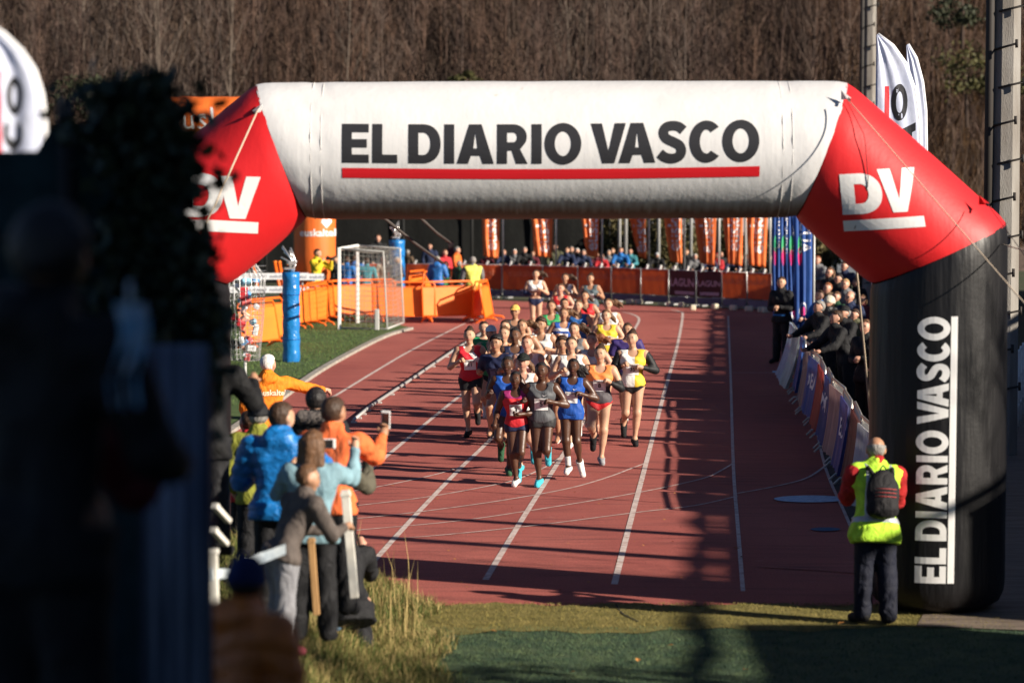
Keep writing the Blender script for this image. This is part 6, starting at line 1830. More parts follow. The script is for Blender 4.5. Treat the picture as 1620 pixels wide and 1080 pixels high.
# people on the infield side and around the goal
gi = 'people on the infield behind the orange barriers'
t = spectator(503, 401, 81.5, 'photo', 'yellow', 'jacket', 'short', 'dbrown', 60, 'photographer in bright yellow jacket and blue jeans beside the orange inflatable', legs='denim', group=gi, z0=.012)
vmat = mat('camera_black', (.012, .012, .013), .4)
def camera_prop(loc, yaw, label, lens=.14, s=1.0, group=None):
    t = thing('photo_camera', label, 'camera', loc, yaw, group); t.scale = (s,) * 3
    MB().box((0, 0, 0), (.14, .07, .10), bev=.012).build('body', vmat, t)
    MB().tube([(0, -.03, 0), (0, -.04 - lens * .5, 0), (0, -.04 - lens, 0)], [.038, .038, .045], 14).build('lens', vmat, t)
    MB().box((0, .0, .06), (.05, .05, .03), bev=.008).build('viewfinder', vmat, t)
    return t
def hand_point(t, key, side, fwd=.05):
    s = GEO[key][0]; p = Vector(s.wr[side]) + Vector(s.ha[side]) * fwd * s.h
    return Vector(t.location) + Matrix.Rotation(t.rotation_euler[2], 3, 'Z') @ (p * t.scale[0])
def mid_hands(t, key): return (hand_point(t, key, 'L') + hand_point(t, key, 'R')) / 2
camera_prop(mid_hands(t, 'photo'), R(60), 'black camera held up by the photographer in yellow')
t = spectator(531, 411, 84, 'photo', 'black', 'jacket', 'short', 'brown', 75, 'photographer in black with red collar left of the goal post', group=gi, z0=.012)
camera_prop(mid_hands(t, 'photo') + Vector((-.05, 0, 0)), R(75), 'black camera raised by the photographer in black beside the goal')
for a in [(549, 412, 83, 'back', 'blue', 'jacket', 'short', 'dbrown', 160, 'spectator in blue seen between the goal posts, left one'), (563, 410, 85, 'back', 'blue', 'puffer', 'short', 'brown', 170, 'spectator in blue quilted jacket right behind the right goal post'),
          (580, 414, 83.5, 'back', 'teal', 'jacket', 'short', 'dbrown', 185, 'spectator in teal seen through the goal net'), (607, 411, 87, 'stand', 'beige', 'jacket', 'short', 'white', 10, 'spectator in beige seen at the back corner of the goal net')]:
    spectator(*a, group=gi, z0=.012)
spectator(629, 412, 85, 'standf', 'navy', 'coat', 'short', 'white', 50, 'white-haired man in navy coat with orange lanyard beside the far blue post', group=gi, z0=.012)
t = spectator(692, 411, 84, 'back', 'blue', 'puffer', 'short', 'grey', 168, 'man in bright blue puffer jacket with his back turned behind the orange panels', group=gi, z0=.012)
variant('marshal', 1.78, dict(lean=5, nod=8, turn=-20, armL=((.2, .25, -1), (.7, -.4, -.3)), armR=((.2, .25, -1), (.6, -.3, -.4)), **LEGS), [], male=True, res=.018, wide=1.1)
spectator(748, 413, 79, 'marshal', 'grey', 'jacket', 'short', 'grey', 200, 'grey-haired marshal in yellow safety vest standing at the end of the orange barriers', group=gi, legs='black', extra={'vest': fabric('vest_pale_yellow', (.72, .72, .14))}, z0=.003)
# crowd on the right
gr_ = 'spectators behind the steel barriers on the right'
for a in [(1293, 412, 77, 'leanf', 'grey', 'coat', 'short', 'auburn', -40, 'auburn-haired spectator in grey farthest up the right crowd, by the blue banner'),
          (1312, 431, 68, 'standf', 'black', 'coat', 'long', 'brown', -50, 'brown-haired woman with sunglasses, upper middle of the right crowd'), (1336, 421, 72, 'stand', 'navy', 'jacket', 'short', 'dbrown', -30, 'man in navy hooded jacket topmost beneath the arch shoulder'),
          (1326, 441, 66, 'stand', 'black', 'jacket', 'short', 'black', -40, 'black-clad spectator between the sunglasses woman and the navy jacket'), (1309, 456, 60.5, 'leanf', 'brown', 'coat', 'short', 'auburn', -60, 'spectator in brown coat with reddish hair, behind the blue-sleeved one'),
          (1337, 450, 62, 'standf', 'grey', 'coat', 'short', 'beige_', -45, 'fair-haired spectator in grey in the middle of the right crowd'), (1296, 468, 58, 'leanf', 'blue', 'jacket', 'short', 'dbrown', -60, 'spectator in blue jacket next to the blue banner'),
          (1344, 470, 55.5, 'stand', 'navy', 'jacket', 'bald', 'dbrown', -35, 'bald man with sunglasses and navy jacket in the right crowd'), (1295, 486, 52.5, 'lean', 'black', 'jacket', 'short', 'grey', -65, 'grey-haired man leaning in over the far end of the steel barriers'),
          (1311, 479, 54, 'lean', 'black', 'puffer', 'beanie_', 'dbrown', -60, 'spectator in cream knitted hat and black puffer jacket'), (1335, 495, 50, 'lean', 'black', 'coat', 'cap_', 'grey', -55, 'older man in black cap, glasses and black coat at the steel barrier'),
          (1322, 503, 48.3, 'lean', 'black', 'jacket', 'short', 'dbrown', -70, 'dark-haired spectator in black bent over the steel barrier, left of the black cap'), (1369, 517, 45.5, 'standf', 'black', 'coat', 'short', 'brown', -45, 'brown-haired spectator in black beside the arch column'),
          (1354, 447, 68, 'stand', 'black', 'coat', 'short', 'dbrown', -30, 'man in black at the right end of the upper row of the right crowd'), (1352, 498, 53, 'stand', 'olive', 'coat', 'short', 'dbrown', -40, 'spectator in olive coat right of the black cap'),
          (1364, 474, 60, 'standf', 'maroon', 'coat', 'long', 'brown', -35, 'long-haired spectator in maroon behind the guy rope'), (1323, 470, 58.6, 'leanf', 'dgreen', 'jacket', 'short', 'brown', -55, 'spectator in dark green between the cream hat and the bald man')]:
    a = list(a); ex = {}
    if a[7] == 'beige_': a[7] = 'blond'
    if a[6] == 'beanie_': a[6] = 'short'; ex = {'beanie': fabric('wool_cream', (.6, .55, .45))}
    if a[6] == 'cap_': a[6] = 'short'; ex = {'cap': cf('black')}
    spectator(*a, group=gr_, legs='black', extra=ex, glasses='glasses' in a[9], sk='pink')
for i, (px, py, Y, c, lb) in enumerate([(1300, 545, 44.5, 0, 'x')][:0]): pass
t = spectator(1236, 447, 61, 'standf', 'black', 'jacket', 'short', 'dbrown', -35, 'man in black jacket with blue collar standing on the shaded track before the blue banners', group='men on the track edge', legs='black', z0=.008)
print_on(t, 'standf', 'jacket', None, u=.03, size=(.16, .018), paper=(.03, .16, .42))
# ------------------------------------------------------------ near figures
variant('vest_man', 1.74, dict(lean=13, nod=14, turn=-14, side=-4, armL=((.55, .10, -.85), (.8, -.4, .15)), armR=((.50, .12, -.85), (.8, -.45, .35)), legL=((.05, .05, -1), (-.03, .03, -1)), legR=((-.06, .07, -1), (-.05, .02, -1)), footL=(1, .3, -.12), footR=(1, .25, -.12)), [], male=True, res=.0115, wide=1.0)
def near(px, py, Y, key, sk, hair, hc, rz, label, wear, z0=None, group=None, glasses=False, faces=True):
    s = GEO[key][0]; p = At(px, py, Y)
    hd = Matrix.Rotation(R(rz), 3, 'Z') @ Vector(s.head)
    if z0 is None: z0 = p.z - hd.z
    return person(key, (p.x - hd.x, Y - hd.y, z0), R(rz), sk, label, wear, hair, hc, 1.0, group, glasses=glasses, faces=faces)
hv = fabric('vest_lime', (.52, .86, .06)); band = mat('reflective_grey', (.42, .45, .48), .35, metal=.3)
vm = near(1386, 697, 26.15, 'vest_man', 'tan', 'bald', 'grey', 188, 'man in lime safety vest over red jacket, standing by the black arch column',
          {'jacket': fabric('red_soft', (.42, .02, .022)), 'vest': hv, 'vest_bands': band, 'trousers': fabric('trousers_navy', (.010, .012, .024)), 'shoeL': blk_s, 'shoeR': blk_s}, z0=.012)
s = GEO['vest_man'][0]
def attach_point(t, key, f, l, u):
    s = GEO[key][0]; return Vector(t.location) + Matrix.Rotation(t.rotation_euler[2], 3, 'Z') @ Vector(s.T(f, l, u))
bp_ = thing('backpack', 'small black backpack with red lines worn over the lime safety vest', 'backpack', attach_point(vm, 'vest_man', -.135, 0, .15), R(188))
bp_.rotation_euler = (R(13), R(-4), R(188))
V, Q = sdf([('el', (0, 0, 0), (.155, .085, .225), None, .01), ('el', (0, .045, -.08), (.12, .075, .13), None, .03), ('rc', (-.08, 0, -.15), (.08, 0, -.15), .07, .07, .05)], .012, 0, lambda Fd, X, Y, Z: Fd - wob(X, Y, Z, .004))
bkm = fabric('pack_black', (.016, .015, .017)); link('bag', big_mesh('bag', V, Q, True, 4), bkm, bp_)
for z in (.03, -.005, -.04): MB().tube([(-.10, .105, z), (0, .125, z), (.10, .105, z)], .004, 5).build('trim_line', mat('red_trim', (.35, .04, .04), .6), bp_)
for sd in (-1, 1): MB().tube([(sd * .09, -.0, .17), (sd * .115, -.10, .245), (sd * .12, -.19, .22)], .021, 8).build('strap', bkm, bp_)
MB().tube([(-.03, .0, .22), (0, .0, .26), (.03, .0, .22)], .008, 6).build('handle', bkm, bp_)
camera_prop(mid_hands(vm, 'vest_man') + Vector((-.02, .05, .02)), R(188), 'black camera held by the man in the lime vest')

# left bank: spectators with their backs to us
gn = 'spectators on the left bank filming the race'
variant('n_blue', 1.76, dict(lean=6, nod=3, turn=-38, armL=((.15, .3, -.95), (.7, -.2, .1)), armR=((.5, .35, -.75), (.75, -.2, .55)), **LEGS), [], male=True, res=.0115, wide=1.08)
variant('n_phone', 1.76, dict(lean=3, nod=2, turn=-25, armL=((.5, .2, -.7), (.7, -.3, .6)), armR=((.70, .25, -.45), (.75, .10, .62)), curl=1.2, **LEGS), [], male=True, res=.0115)
variant('n_kid', 1.42, dict(lean=27, nod=6, turn=-30, armL=((.3, .3, -.8), (.6, -.4, -.1)), armR=((.3, .3, -.8), (.6, -.3, .1)), legL=((.1, .08, -1), (-.1, .03, -1)), legR=((-.1, .08, -1), (-.1, .03, -1))), [], male=True, res=.0115)
variant('n_girl', 1.62, dict(lean=4, nod=2, turn=-20, armL=((.55, .35, -.6), (.5, -.4, .8)), armR=((.72, .30, -.25), (.35, .05, .95)), curl=.9, **LEGS), [], res=.0115)
variant('n_point', 1.80, dict(lean=0, nod=0, turn=-45, armL=((.1, .2, -1), (.5, -.2, -.7)), armR=((.30, 1.0, -.32), (.32, 1.0, -.14)), **LEGS), [], male=True, res=.0115, wide=1.1)
variant('n_crouch', 1.70, dict(lean=30, nod=4, turn=-20, armL=((.5, .3, -.7), (.7, -.3, .5)), armR=((.6, .3, -.6), (.5, -.1, .85)), legL=((.95, .25, -.25), (-.55, 0, -.85)), legR=((.9, .25, -.45), (-.6, 0, -.8))), [], male=True, res=.0115)
variant('n_cam', 1.74, dict(lean=3, nod=2, turn=-20, armL=((.6, .2, -.6), (.8, -.3, .35)), armR=((.72, .42, -.55), (.60, -.10, .75)), curl=1.2, **LEGS), [], male=True, res=.0115)
jean = fabric('jeans_blue', (.08, .20, .38)); blkt = cf('black')
ocoat = near(425, 576, 36.5, 'n_point', 'pink', 'short', 'white', 196, 'white-haired steward in orange coat stretching out his arm by the track', {'coat': fabric('steward_orange', (.86, .23, .015)), 'trousers': cf('navy'), 'shoeL': blk_s, 'shoeR': blk_s}, group=gn)
print_on(ocoat, 'n_point', 'coat', 'euskaltel', f_side=-1, u=.20, l=-.02, tsize=.055, colour=(.85, .62, .45), paper=None)
bluem = near(447, 660, 22.3, 'n_blue', 'fair', 'short', 'dbrown', 175, 'man in bright blue quilted jacket on the left bank', {'puffer': fabric('puffer_bright_blue', (.008, .17, .50), 'puffer'), 'trousers': blkt, 'shoeL': blk_s, 'shoeR': blk_s}, group=gn)
phm = near(529, 652, 22.6, 'n_phone', 'tan', 'short', 'dbrown', 172, 'man in orange-red jacket holding up a white phone', {'jacket': fabric('jacket_orange_red', (.85, .17, .05)), 'trousers': blkt, 'shoeL': blk_s, 'shoeR': blk_s}, group=gn)
def phone(loc, rot, label):
    t = thing('mobile_phone', label, 'phone', loc); t.rotation_euler = rot
    MB().box((0, 0, 0), (.075, .010, .15), bev=.006).build('case', mat('phone_white', (.8, .8, .8), .3), t)
    MB().box((0, -.006, 0), (.064, .003, .115)).build('screen', mat('phone_screen', (.015, .017, .02), .1, spec=.7), t)
    return t
p = At(575, 650, 22.9)
phone(hand_point(phm, 'n_phone', 'R', .06) + Vector((0, .01, .06)), (R(5), R(2), R(-8)), 'white phone with dark screen held up over the track edge')
furm = near(500, 634, 24.6, 'back', 'fair', 'short', 'black', 170, 'black-haired spectator in dark coat with fur hood, behind the phone holder', {'coat': blkt, 'trousers': blkt, 'shoeL': blk_s, 'shoeR': blk_s}, group=gn)
V, Q = sdf([('rc', (-.09, .02, 0), (.09, .02, 0), .06, .06, .03), ('rc', (-.10, .0, .01), (-.09, -.08, .03), .05, .04, .03), ('rc', (.10, .0, .01), (.09, -.08, .03), .05, .04, .03)], .012, .004, lambda Fd, X, Y, Z: Fd - wob(X, Y, Z, .009, 3))
s_ = GEO['back'][0]
o = link('fur_trim', big_mesh('fur_trim', V, Q, True, 4), fabric('fur_grey', (.14, .12, .11)), furm); o.location = Vector(s_.T(-.05, 0, .315))
girl = near(497, 702, 21.4, 'n_girl', 'fair', 'long', 'brown', 178, 'long brown-haired woman in pale blue jacket with both hands raised', {'jacket': fabric('jacket_pale_blue', (.22, .36, .42)), 'trousers': blkt, 'shoeL': blk_s, 'shoeR': blk_s}, group=gn)
phone(mid_hands(girl, 'n_girl') + Vector((0, .02, .05)), (R(0), R(90), 0), 'dark phone held by the long brown-haired woman').children[0].material_slots[0].link = 'DATA'
camm = near(548, 690, 23.3, 'n_cam', 'fair', 'short', 'dbrown', 176, 'spectator with olive sleeve holding a black camera, right end of the bank group', {'jacket': fabric('jacket_olive', (.10, .09, .065)), 'trousers': jean, 'shoeL': blk_s, 'shoeR': blk_s}, group=gn) if 0 else None
cm = near(512, 700, 24.0, 'n_cam', 'fair', 'short', 'dbrown', 168, 'spectator in olive jacket holding up a black camera, mostly hidden behind the phone holder', {'jacket': fabric('jacket_olive', (.10, .09, .065)), 'trousers': jean, 'shoeL': cf('blue'), 'shoeR': cf('blue')}, group=gn)
camera_prop(hand_point(cm, 'n_cam', 'R', .06) + Vector((-.04, .02, .02)), R(168), 'black camera held over the track edge by an olive-sleeved spectator')
kid = near(489, 756, 20.6, 'n_kid', 'tan', 'short', 'brown', 128, 'boy in grey-brown jacket and grey trousers in front of the blue jacket', {'jacket': fabric('jacket_taupe', (.105, .085, .075)), 'trousers': fabric('trousers_grey', (.24, .24, .26)), 'shoeL': cf('maroon'), 'shoeR': cf('maroon')}, group=gn)
crm = near(541, 838, 24.2, 'n_crouch', 'pink', 'short', 'dbrown', 200, 'crouching photographer in black coat by the white post', {'coat': cf('black'), 'trousers': blkt, 'shoeL': blk_s, 'shoeR': blk_s}, group=gn)
capm = near(408, 658, 25.6, 'back', 'pink', 'short', 'grey', 180, 'man in dark flat cap and yellow-green jacket behind the blue quilted jacket', {'jacket': fabric('jacket_chartreuse', (.26, .27, .04)), 'trousers': blkt, 'shoeL': blk_s, 'shoeR': blk_s, 'beanie': cf('black')}, group=gn)
redm = near(392, 668, 28.5, 'standf', 'pink', 'short', 'dbrown', 200, 'spectator in red jacket squeezed between the dark coat and the flat cap', {'jacket': cf('red'), 'trousers': blkt, 'shoeL': blk_s, 'shoeR': blk_s}, group=gn)
drk = near(330, 545, 21.8, 'n_blue', 'tan', 'short', 'black', 170, 'man in shiny black jacket at the left, next to the corrugated panel', {'coat': fabric('black_soft', (.007, .007, .008)), 'trousers': blkt, 'shoeL': blk_s, 'shoeR': blk_s}, group=gn)

# ============================================================ RIGHT SIDE: GRANDSTAND WALL, MASTS (outside the picture, they throw the shade on the track)
gw = thing('grandstand', 'long concrete grandstand wall with a wrapped handrail on its top, right of the track', 'grandstand', (13.3, 23.0, 0), math.atan2(.0737, 1) * -1)
m_wall = mat('grandstand_concrete', (.34, .33, .31), .9, (.25, .24, .22), nscale=1, bump=.01)
MB().box((.35, 35.5, 2.5), (.7, 73.5, 5.0)).build('wall', m_wall, gw)
MB().box((3.0, 35.5, 1.6), (4.4, 73.4, 3.2)).build('terrace', m_wall, gw)
MB().box((-.02, 35.5, 5.03), (.10, 73.5, .06)).build('coping', mat('coping', (.4, .39, .37), .8), gw)
hp = []
for i in range(154):
    y = -7.0 + i * .51; hp.append((.03 + .035 * math.sin(i * 1.3) + .03 * math.sin(i * .37), y, 5.19 + .015 * math.sin(i * .9)))
MB().tube(hp, [.055 + .035 * abs(math.sin(i * 1.7)) * (i % 3 > 0) for i in range(154)], 8).build('handrail', mat('wrapped_rail', (.1, .1, .1), .8), gw)
mm0 = mat('mast_grey', (.4, .4, .4), .5, metal=.3)
hpm = MB().box((0, 0, 5.12), (.07, .10, .28)).mesh('rail_post')
MB().tube([(.02, -6.9, 0), (.02, -6.9, 5.2)], .06, 8).build('end_post', mm0, gw)
for i in range(36): link('rail_post', hpm, m_wall, gw).location = (.02, .3 + i * 2.0, 0)
mm_ = mat('mast_grey', (.4, .4, .4), .5, metal=.3)
for i, (X, Z, r_, h_) in enumerate([(13.25, 22.55, .09, 11.5), (13.45, 24.45, .16, 12), (13.6, 26.45, .14, 12), (14.2, 33.2, .06, 6.6), (14.4, 37.0, .08, 5.9), (14.7, 39.0, .05, 6.4), (14.9, 42.5, .07, 7.2), (15.2, 46.0, .06, 5.8), (15.5, 49.5, .10, 6.2), (15.8, 53, .05, 7.5), (16.0, 57, .08, 6.0), (16.3, 61, .06, 6.8)]):
    t = thing('floodlight_mast', 'grey mast on the grandstand, number %d counted from the arch' % (i + 1) if 0 else ['tallest grey mast','thick grey mast','stout grey mast'][i] + ' at the near end of the grandstand wall' if i < 3 else 'slim grey mast farther along the grandstand wall', 'mast', (X, Z, 0), 0, 'masts along the grandstand')
    MB().tube([(0, 0, 0), (0, 0, h_)], [r_, r_ * .85], 8).build('shaft', mm_, t)
    MB().box((0, 0, h_ + .1), (.5, .3, .2), bev=.03).build('lamp_head', mm_, t)
cb = thing('shade_caster', 'unseen cabin with window and flat roof beside the turf', 'caster', (14.45, 16.3, 0))  # unseen box, added to throw a block of shade on the turf
MB().box((0, 0, 2.55), (1.7, 7.2, 5.1)).build('wall', mat('caster_wood', (.22, .17, .12), .8, (.16, .12, .09), nscale=3), cb)
MB().box((0, 0, 5.18), (1.8, 7.4, .14)).build('roof', mat('caster_roof', (.08, .08, .08), .8), cb)
MB().box((-.87, 0, 3.4), (.05, 3.0, 1.0)).build('window', mat('pane_dark', (.03, .04, .06), .1), cb)
sw = thing('shade_wall', 'unseen tall dark shelter wall beside the camera terrace', 'blocker', (4.1, 1.8, 0))  # unseen wall, added to keep the near left in shade
MB().box((0, 0, 3.6), (.2, 15.8, 7.2)).build('wall', mat('blocker_dark', (.05, .04, .03), .9), sw)
MB().box((.9, 0, 7.25), (2.0, 16.0, .12)).build('roof', mat('caster_roof', (.08, .08, .08), .8), sw)
# trees by the cabin: one bare, one bushy, added for soft turf shade
V, T = tree_tris(np.random.default_rng(77), 8.0, lean=-.02, twig=260, wide=1.6)
t = thing('bare_tree', 'tall bare tree beside the unseen cabin, its branches shading the arch column', 'tree', (15.6, 21.2, 0)); link('trunk', big_mesh('trunk', V, T), m_barks[1], t)
t = thing('shade_tree', 'unseen bushy evergreen tree added for soft turf shade, between the cabin and the camera terrace', 'tree', (11.4, 16.2, 0))
link('trunk', MB().tube([(0, 0, 0), (.1, 0, 2.5), (0, .1, 5.5)], [.2, .16, .06], 8).mesh('trunk'), m_barks[2], t)
for i, (x, y, z, r_) in enumerate([(0, 0, 5.6, 2.0), (.6, 1.2, 4.6, 1.5), (-.7, .9, 4.9, 1.3), (.9, -.9, 5.0, 1.4)]):
    V, T = leaf_cloud(620, (r_, r_, r_ * .8), .085, 60 + i); o = link('crown', big_mesh('crown', V, T), m_everg, t); o.location = (x, y, z)

# railing and benches visible right of the arch column
rl = thing('railing', 'white-painted railing right of the black arch column at the picture edge', 'railing', (8.0, 45, .016))
for k in range(7): MB().tube([(.20 * k, .9 * k, 0), (.20 * k, .9 * k, 1.25)], .03, 8).build('post', mat('rail_white', (.7, .7, .68), .5), rl)
for z in (.35, .8, 1.22): MB().tube([(0, 0, z), (1.2, 5.4, z)], .02, 6).build('rail', MATS['rail_white'], rl)
bn = thing('stepped_bench', 'dark stepped wooden benches at the right picture edge beyond the railing', 'bench', (9.6, 47.5, .016))
plm = MB().box((0, 0, 0), (.34, 9, .06)).mesh('plank')
for k in range(5):
    link('plank', plm, mat('bench_wood', (.14, .10, .075), .8, (.09, .065, .05), nscale=4, stretch=(4, .3, 4)), bn).location = (.0 + k * .6, 0, .42 + k * .36)
    MB().box((.2 + k * .6, 0, .2 + k * .18), (.08, 8.8, .36 + k * .36)).build('riser', mat('riser_dark', (.04, .035, .03), .9), bn)
# ============================================================ LEFT BANK: GRASS, POSTS, TAPE
def gz(a, b): return ground_h(a, b) - .03
n = 52000
yy = rng.uniform(18.5, 28.2, n); xx = -.55 - np.abs(rng.normal(0, 1.25, n)) + rng.normal(0, .10, n)
edge = -.56 - np.clip((yy - 24.5) * .10, -.3, .5) + .14 * np.sin(yy * 3.1)
k_ = xx < edge; xx, yy = xx[k_], yy[k_]
mgr = [mat('grass_blades', (.075, .10, .02), .8, (.15, .145, .04), nscale=1.3, ndetail=6), mat('straw', (.42, .31, .13), .85, (.28, .21, .08), nscale=2)]
sel = rng.random(len(xx)) < .74
stems('bank_grass', xx[sel], yy[sel], gz, .05, .17, .004, mgr[0], 'green and yellowing long grass on the left bank', .35, seg=3, cat='grass')
stems('dry_grass', xx[~sel], yy[~sel], gz, .06, .20, .0035, mgr[1], 'dry straw-coloured grass mixed into the left bank', .38, seg=3, cat='dry grass')
n = 70; yy = rng.uniform(24.0, 27.8, n); xx = -.85 - np.abs(rng.normal(0, .38, n))
stems('seed_stalks', xx, yy, gz, .35, .80, .004, mgr[1], 'tall dry seed stalks along the edge of the left bank', .10, seg=3, cat='dry stalks')
n = 9000; yy = rng.uniform(19, 27, n); xx = rng.uniform(-3.6, -1.8, n)
stems('bank_grass', xx, yy, gz, .08, .30, .005, mgr[0], 'green grass around the feet of the spectators on the bank', .35, seg=3, cat='grass')
n = 42000; yy = rng.uniform(21.5, 27.25, n); xx = rng.uniform(-.75, 4.6, n)
far_ = yy > 25.78 + .03 * np.sin(xx * 6)
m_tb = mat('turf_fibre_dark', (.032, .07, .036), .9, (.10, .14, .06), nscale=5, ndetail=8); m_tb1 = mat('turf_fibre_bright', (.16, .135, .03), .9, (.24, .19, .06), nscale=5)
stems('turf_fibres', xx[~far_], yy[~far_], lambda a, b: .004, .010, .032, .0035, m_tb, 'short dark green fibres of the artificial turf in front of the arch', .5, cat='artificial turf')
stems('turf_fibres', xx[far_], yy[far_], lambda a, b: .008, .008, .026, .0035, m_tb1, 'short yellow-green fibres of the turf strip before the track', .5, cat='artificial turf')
n = 30000; yy = rng.uniform(50, 90, n); xx = rng.uniform(-11, -3.2, n)
k_ = xx < np.array([(-810 + 490 + (597 - (265 + 18900 / b)) * 1.63) / F_PX * b for b in yy]) - .15
stems('infield_blades', xx[k_], yy[k_], lambda a, b: .008, .02, .06, .009, mat('infield_fibre', (.06, .11, .025), .9, (.10, .15, .04), nscale=2), 'short green grass blades of the infield beside the track', .4, cat='grass')
# fallen leaves
lf = mesh_from('leaf', [(0, -.04, 0), (.025, 0, .008), (0, .045, 0), (-.025, 0, .008)], [(0, 1, 2), (0, 2, 3)])
m_leaf = mat('leaf_orange', (.45, .20, .05), .8)
for i, (px, py, lb) in enumerate([(1009, 1043, 'on the dark turf'), (780, 997, 'at the front edge of the bright turf strip'), (1180, 1058, 'in the shade on the dark turf'), (905, 1062, 'low on the dark turf'), (1330, 985, 'near the feet of the man in the lime vest'), (955, 705, 'on the red track by the orange-vested runner'), (1165, 866, 'on the track at the outer line'), (1172, 880, 'just outside the outer line'), (1060, 1020, 'on the dark turf near the tree shadow')]):
    g = G(px, py, .03 if py > 950 else .012); o = link('fallen_leaf', lf, m_leaf); o.location = g; o.rotation_euler = (.2, .1, i * 1.3)
    tag(o, 'small orange fallen leaf ' + lb, 'leaf', 'fallen leaves')
for i in range(60):
    pass
tl = MB()
rr = random.Random(3)
for i in range(70):
    x, y = rr.uniform(-1.6, 2.2), rr.uniform(28, 38); a = rr.random() * 6.28; s_ = rr.uniform(.010, .022)
    tl.add([(x + s_ * math.cos(a), y + s_ * math.sin(a), .008), (x - s_ * math.sin(a), y + s_ * math.cos(a), .016), (x - s_ * math.cos(a), y - s_ * math.sin(a), .008)], [(0, 1, 2)])
tag(tl.build('litter', m_leaf), 'tiny dry leaf crumbs scattered over the red track', 'crumbs', kind='stuff')
# posts and tape
m_pw = mat('post_white', (.72, .70, .64), .7, (.55, .52, .46), nscale=6, bump=.003); m_pwd = mat('post_wood', (.42, .24, .10), .8, (.30, .17, .07), nscale=5, stretch=(6, 6, .6), bump=.004)
def stake(a, b, r_, m, name, label, w=None):
    t = thing(name, label, 'post', b)
    d = a - b; M = d.to_track_quat('Z', 'Y').to_matrix()
    MB().box(d * .5, (r_ * 2, r_ * 1.6, d.length), rot=M, bev=.004).build('shaft', m, t)
    MB().box(d * .96, (r_ * 2.3, r_ * 2.0, .03), rot=M, bev=.004).build('top', m, t)
    return t
p1, p2 = At(546, 775, 22.2), At(561, 945, 22.2); stake(p1, p2, .042, m_pw, 'fence_post', 'white slanting wooden post among the seed stalks at the end of the bank')
stake(At(492, 850, 21.0), At(501, 972, 21.0), .03, m_pwd, 'wooden_stake', 'light brown wooden stake left of the slanting white post')
stake(At(335, 868, 19.0), At(338, 974, 19.0), .045, m_pw, 'fence_post', 'white post at the foot of the man in black, next to the corrugated sheet')
stake(At(75, 852, 10.5), At(78, 1100, 10.5), .028, m_pwd, 'wooden_stake', 'wooden stake in the dark lower left corner')
m_tape = mat('barrier_tape', (.62, .68, .72), .5, (.45, .52, .58), nscale=12, bump=.004)
def tape(pts, w, label):
    P = [At(*p) for p in pts]; o0 = P[0]; vs = []
    for i in range((len(P) - 1) * 5 + 1):
        t = i / 5; a = min(int(t), len(P) - 2); p = P[a].lerp(P[a + 1], t - a) - o0
        tw = .3 * math.sin(i * .5)
        vs += [p + Vector((0, tw * w * .5, w / 2)), p - Vector((0, tw * w * .5, w / 2))]
    n_ = len(vs) // 2
    t = thing('barrier_tape', label, 'tape', o0)
    link('strip', mesh_from('strip', vs, [(2 * i, 2 * i + 1, 2 * i + 3, 2 * i + 2) for i in range(n_ - 1)], True), m_tape, t)
    MB().box((0, 0, 0), (.03, .02, w * 1.3), bev=.004).build('knot', m_tape, t)
tape([(335, 908, 18.9), (365, 906, 19.6), (388, 890, 20.0)], .065, 'white tape from the post next to the corrugated sheet')
tape([(388, 890, 19.6), (420, 880, 19.6), (452, 868, 19.6)], .075, 'white lettered tape stretched across the grey trousers of the boy')
tape([(503, 826, 22.2), (525, 830, 22.6), (544, 828, 24.2)], .075, 'white tape between the wooden stake and the slanting post')
tape([(-20, 800, 8.6), (60, 797, 8.6), (120, 792, 8.7), (136, 822, 8.7)], .045, 'pale tape crossing the dark lower left corner')
for i, (a, b, lb) in enumerate([((340, 800, 19.6), (362, 824, 19.8), 'white lath lying upper most in the weeds beside the man in black'), ((338, 838, 19.2), (358, 860, 19.4), 'white lath lying lower in the weeds beside the man in black')]):
    stake(At(*a), At(*b), .022, m_pw, 'lath', lb)
# slope weeds left
# ============================================================ DARK NEAR LEFT: NETTING FENCE, IVY, SHEET, ONLOOKERS
nf = thing('netting_fence', 'dark teal netting fence with posts overgrown by ivy at the left', 'fence', (-1.85, 12.5, 0))
vs = []; 
for i in range(15):
    x = -.75 + 1.04 * i / 14
    ztop = 4.27 if x < -.20 else 4.40
    for j in range(12):
        z = .4 + j * (ztop - .4) / 11; vs.append((x, .03 * math.sin(i * 1.2 + j * .8), z))
fs = [(i * 12 + j, (i + 1) * 12 + j, (i + 1) * 12 + j + 1, i * 12 + j + 1) for i in range(14) for j in range(11)]
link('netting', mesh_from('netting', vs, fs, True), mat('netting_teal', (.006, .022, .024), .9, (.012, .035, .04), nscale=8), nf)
for x in (-.72, -.10, .28): MB().tube([(x, -.06, .3), (x, -.06, 4.5)], .035, 8).build('post', mat('post_dark', (.02, .02, .02), .7), nf)
for z in (3.35, 3.9): MB().tube([(-.75, -.05, z), (.29, -.05, z)], .012, 6).build('rail', MATS['post_dark'], nf)
iv = thing('ivy', 'dark ivy overgrowing the netting fence and its post, against the bright track', 'ivy', (0, 12.2, 0))
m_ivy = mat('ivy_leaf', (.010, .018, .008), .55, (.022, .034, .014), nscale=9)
NI = 3300; C_ = []
blobs = [(222, 152, 72, 38), (190, 185, 70, 30), (258, 190, 42, 45), (240, 260, 75, 60), (250, 350, 60, 70), (262, 450, 58, 80), (285, 545, 50, 70), (292, 265, 18, 60), (318, 430, 24, 80), (340, 520, 22, 50), (210, 420, 60, 90), (130, 215, 50, 14), (175, 150, 50, 20), (325, 600, 26, 60)]
wts = np.array([b[2] * b[3] for b in blobs], float); wts /= wts.sum()
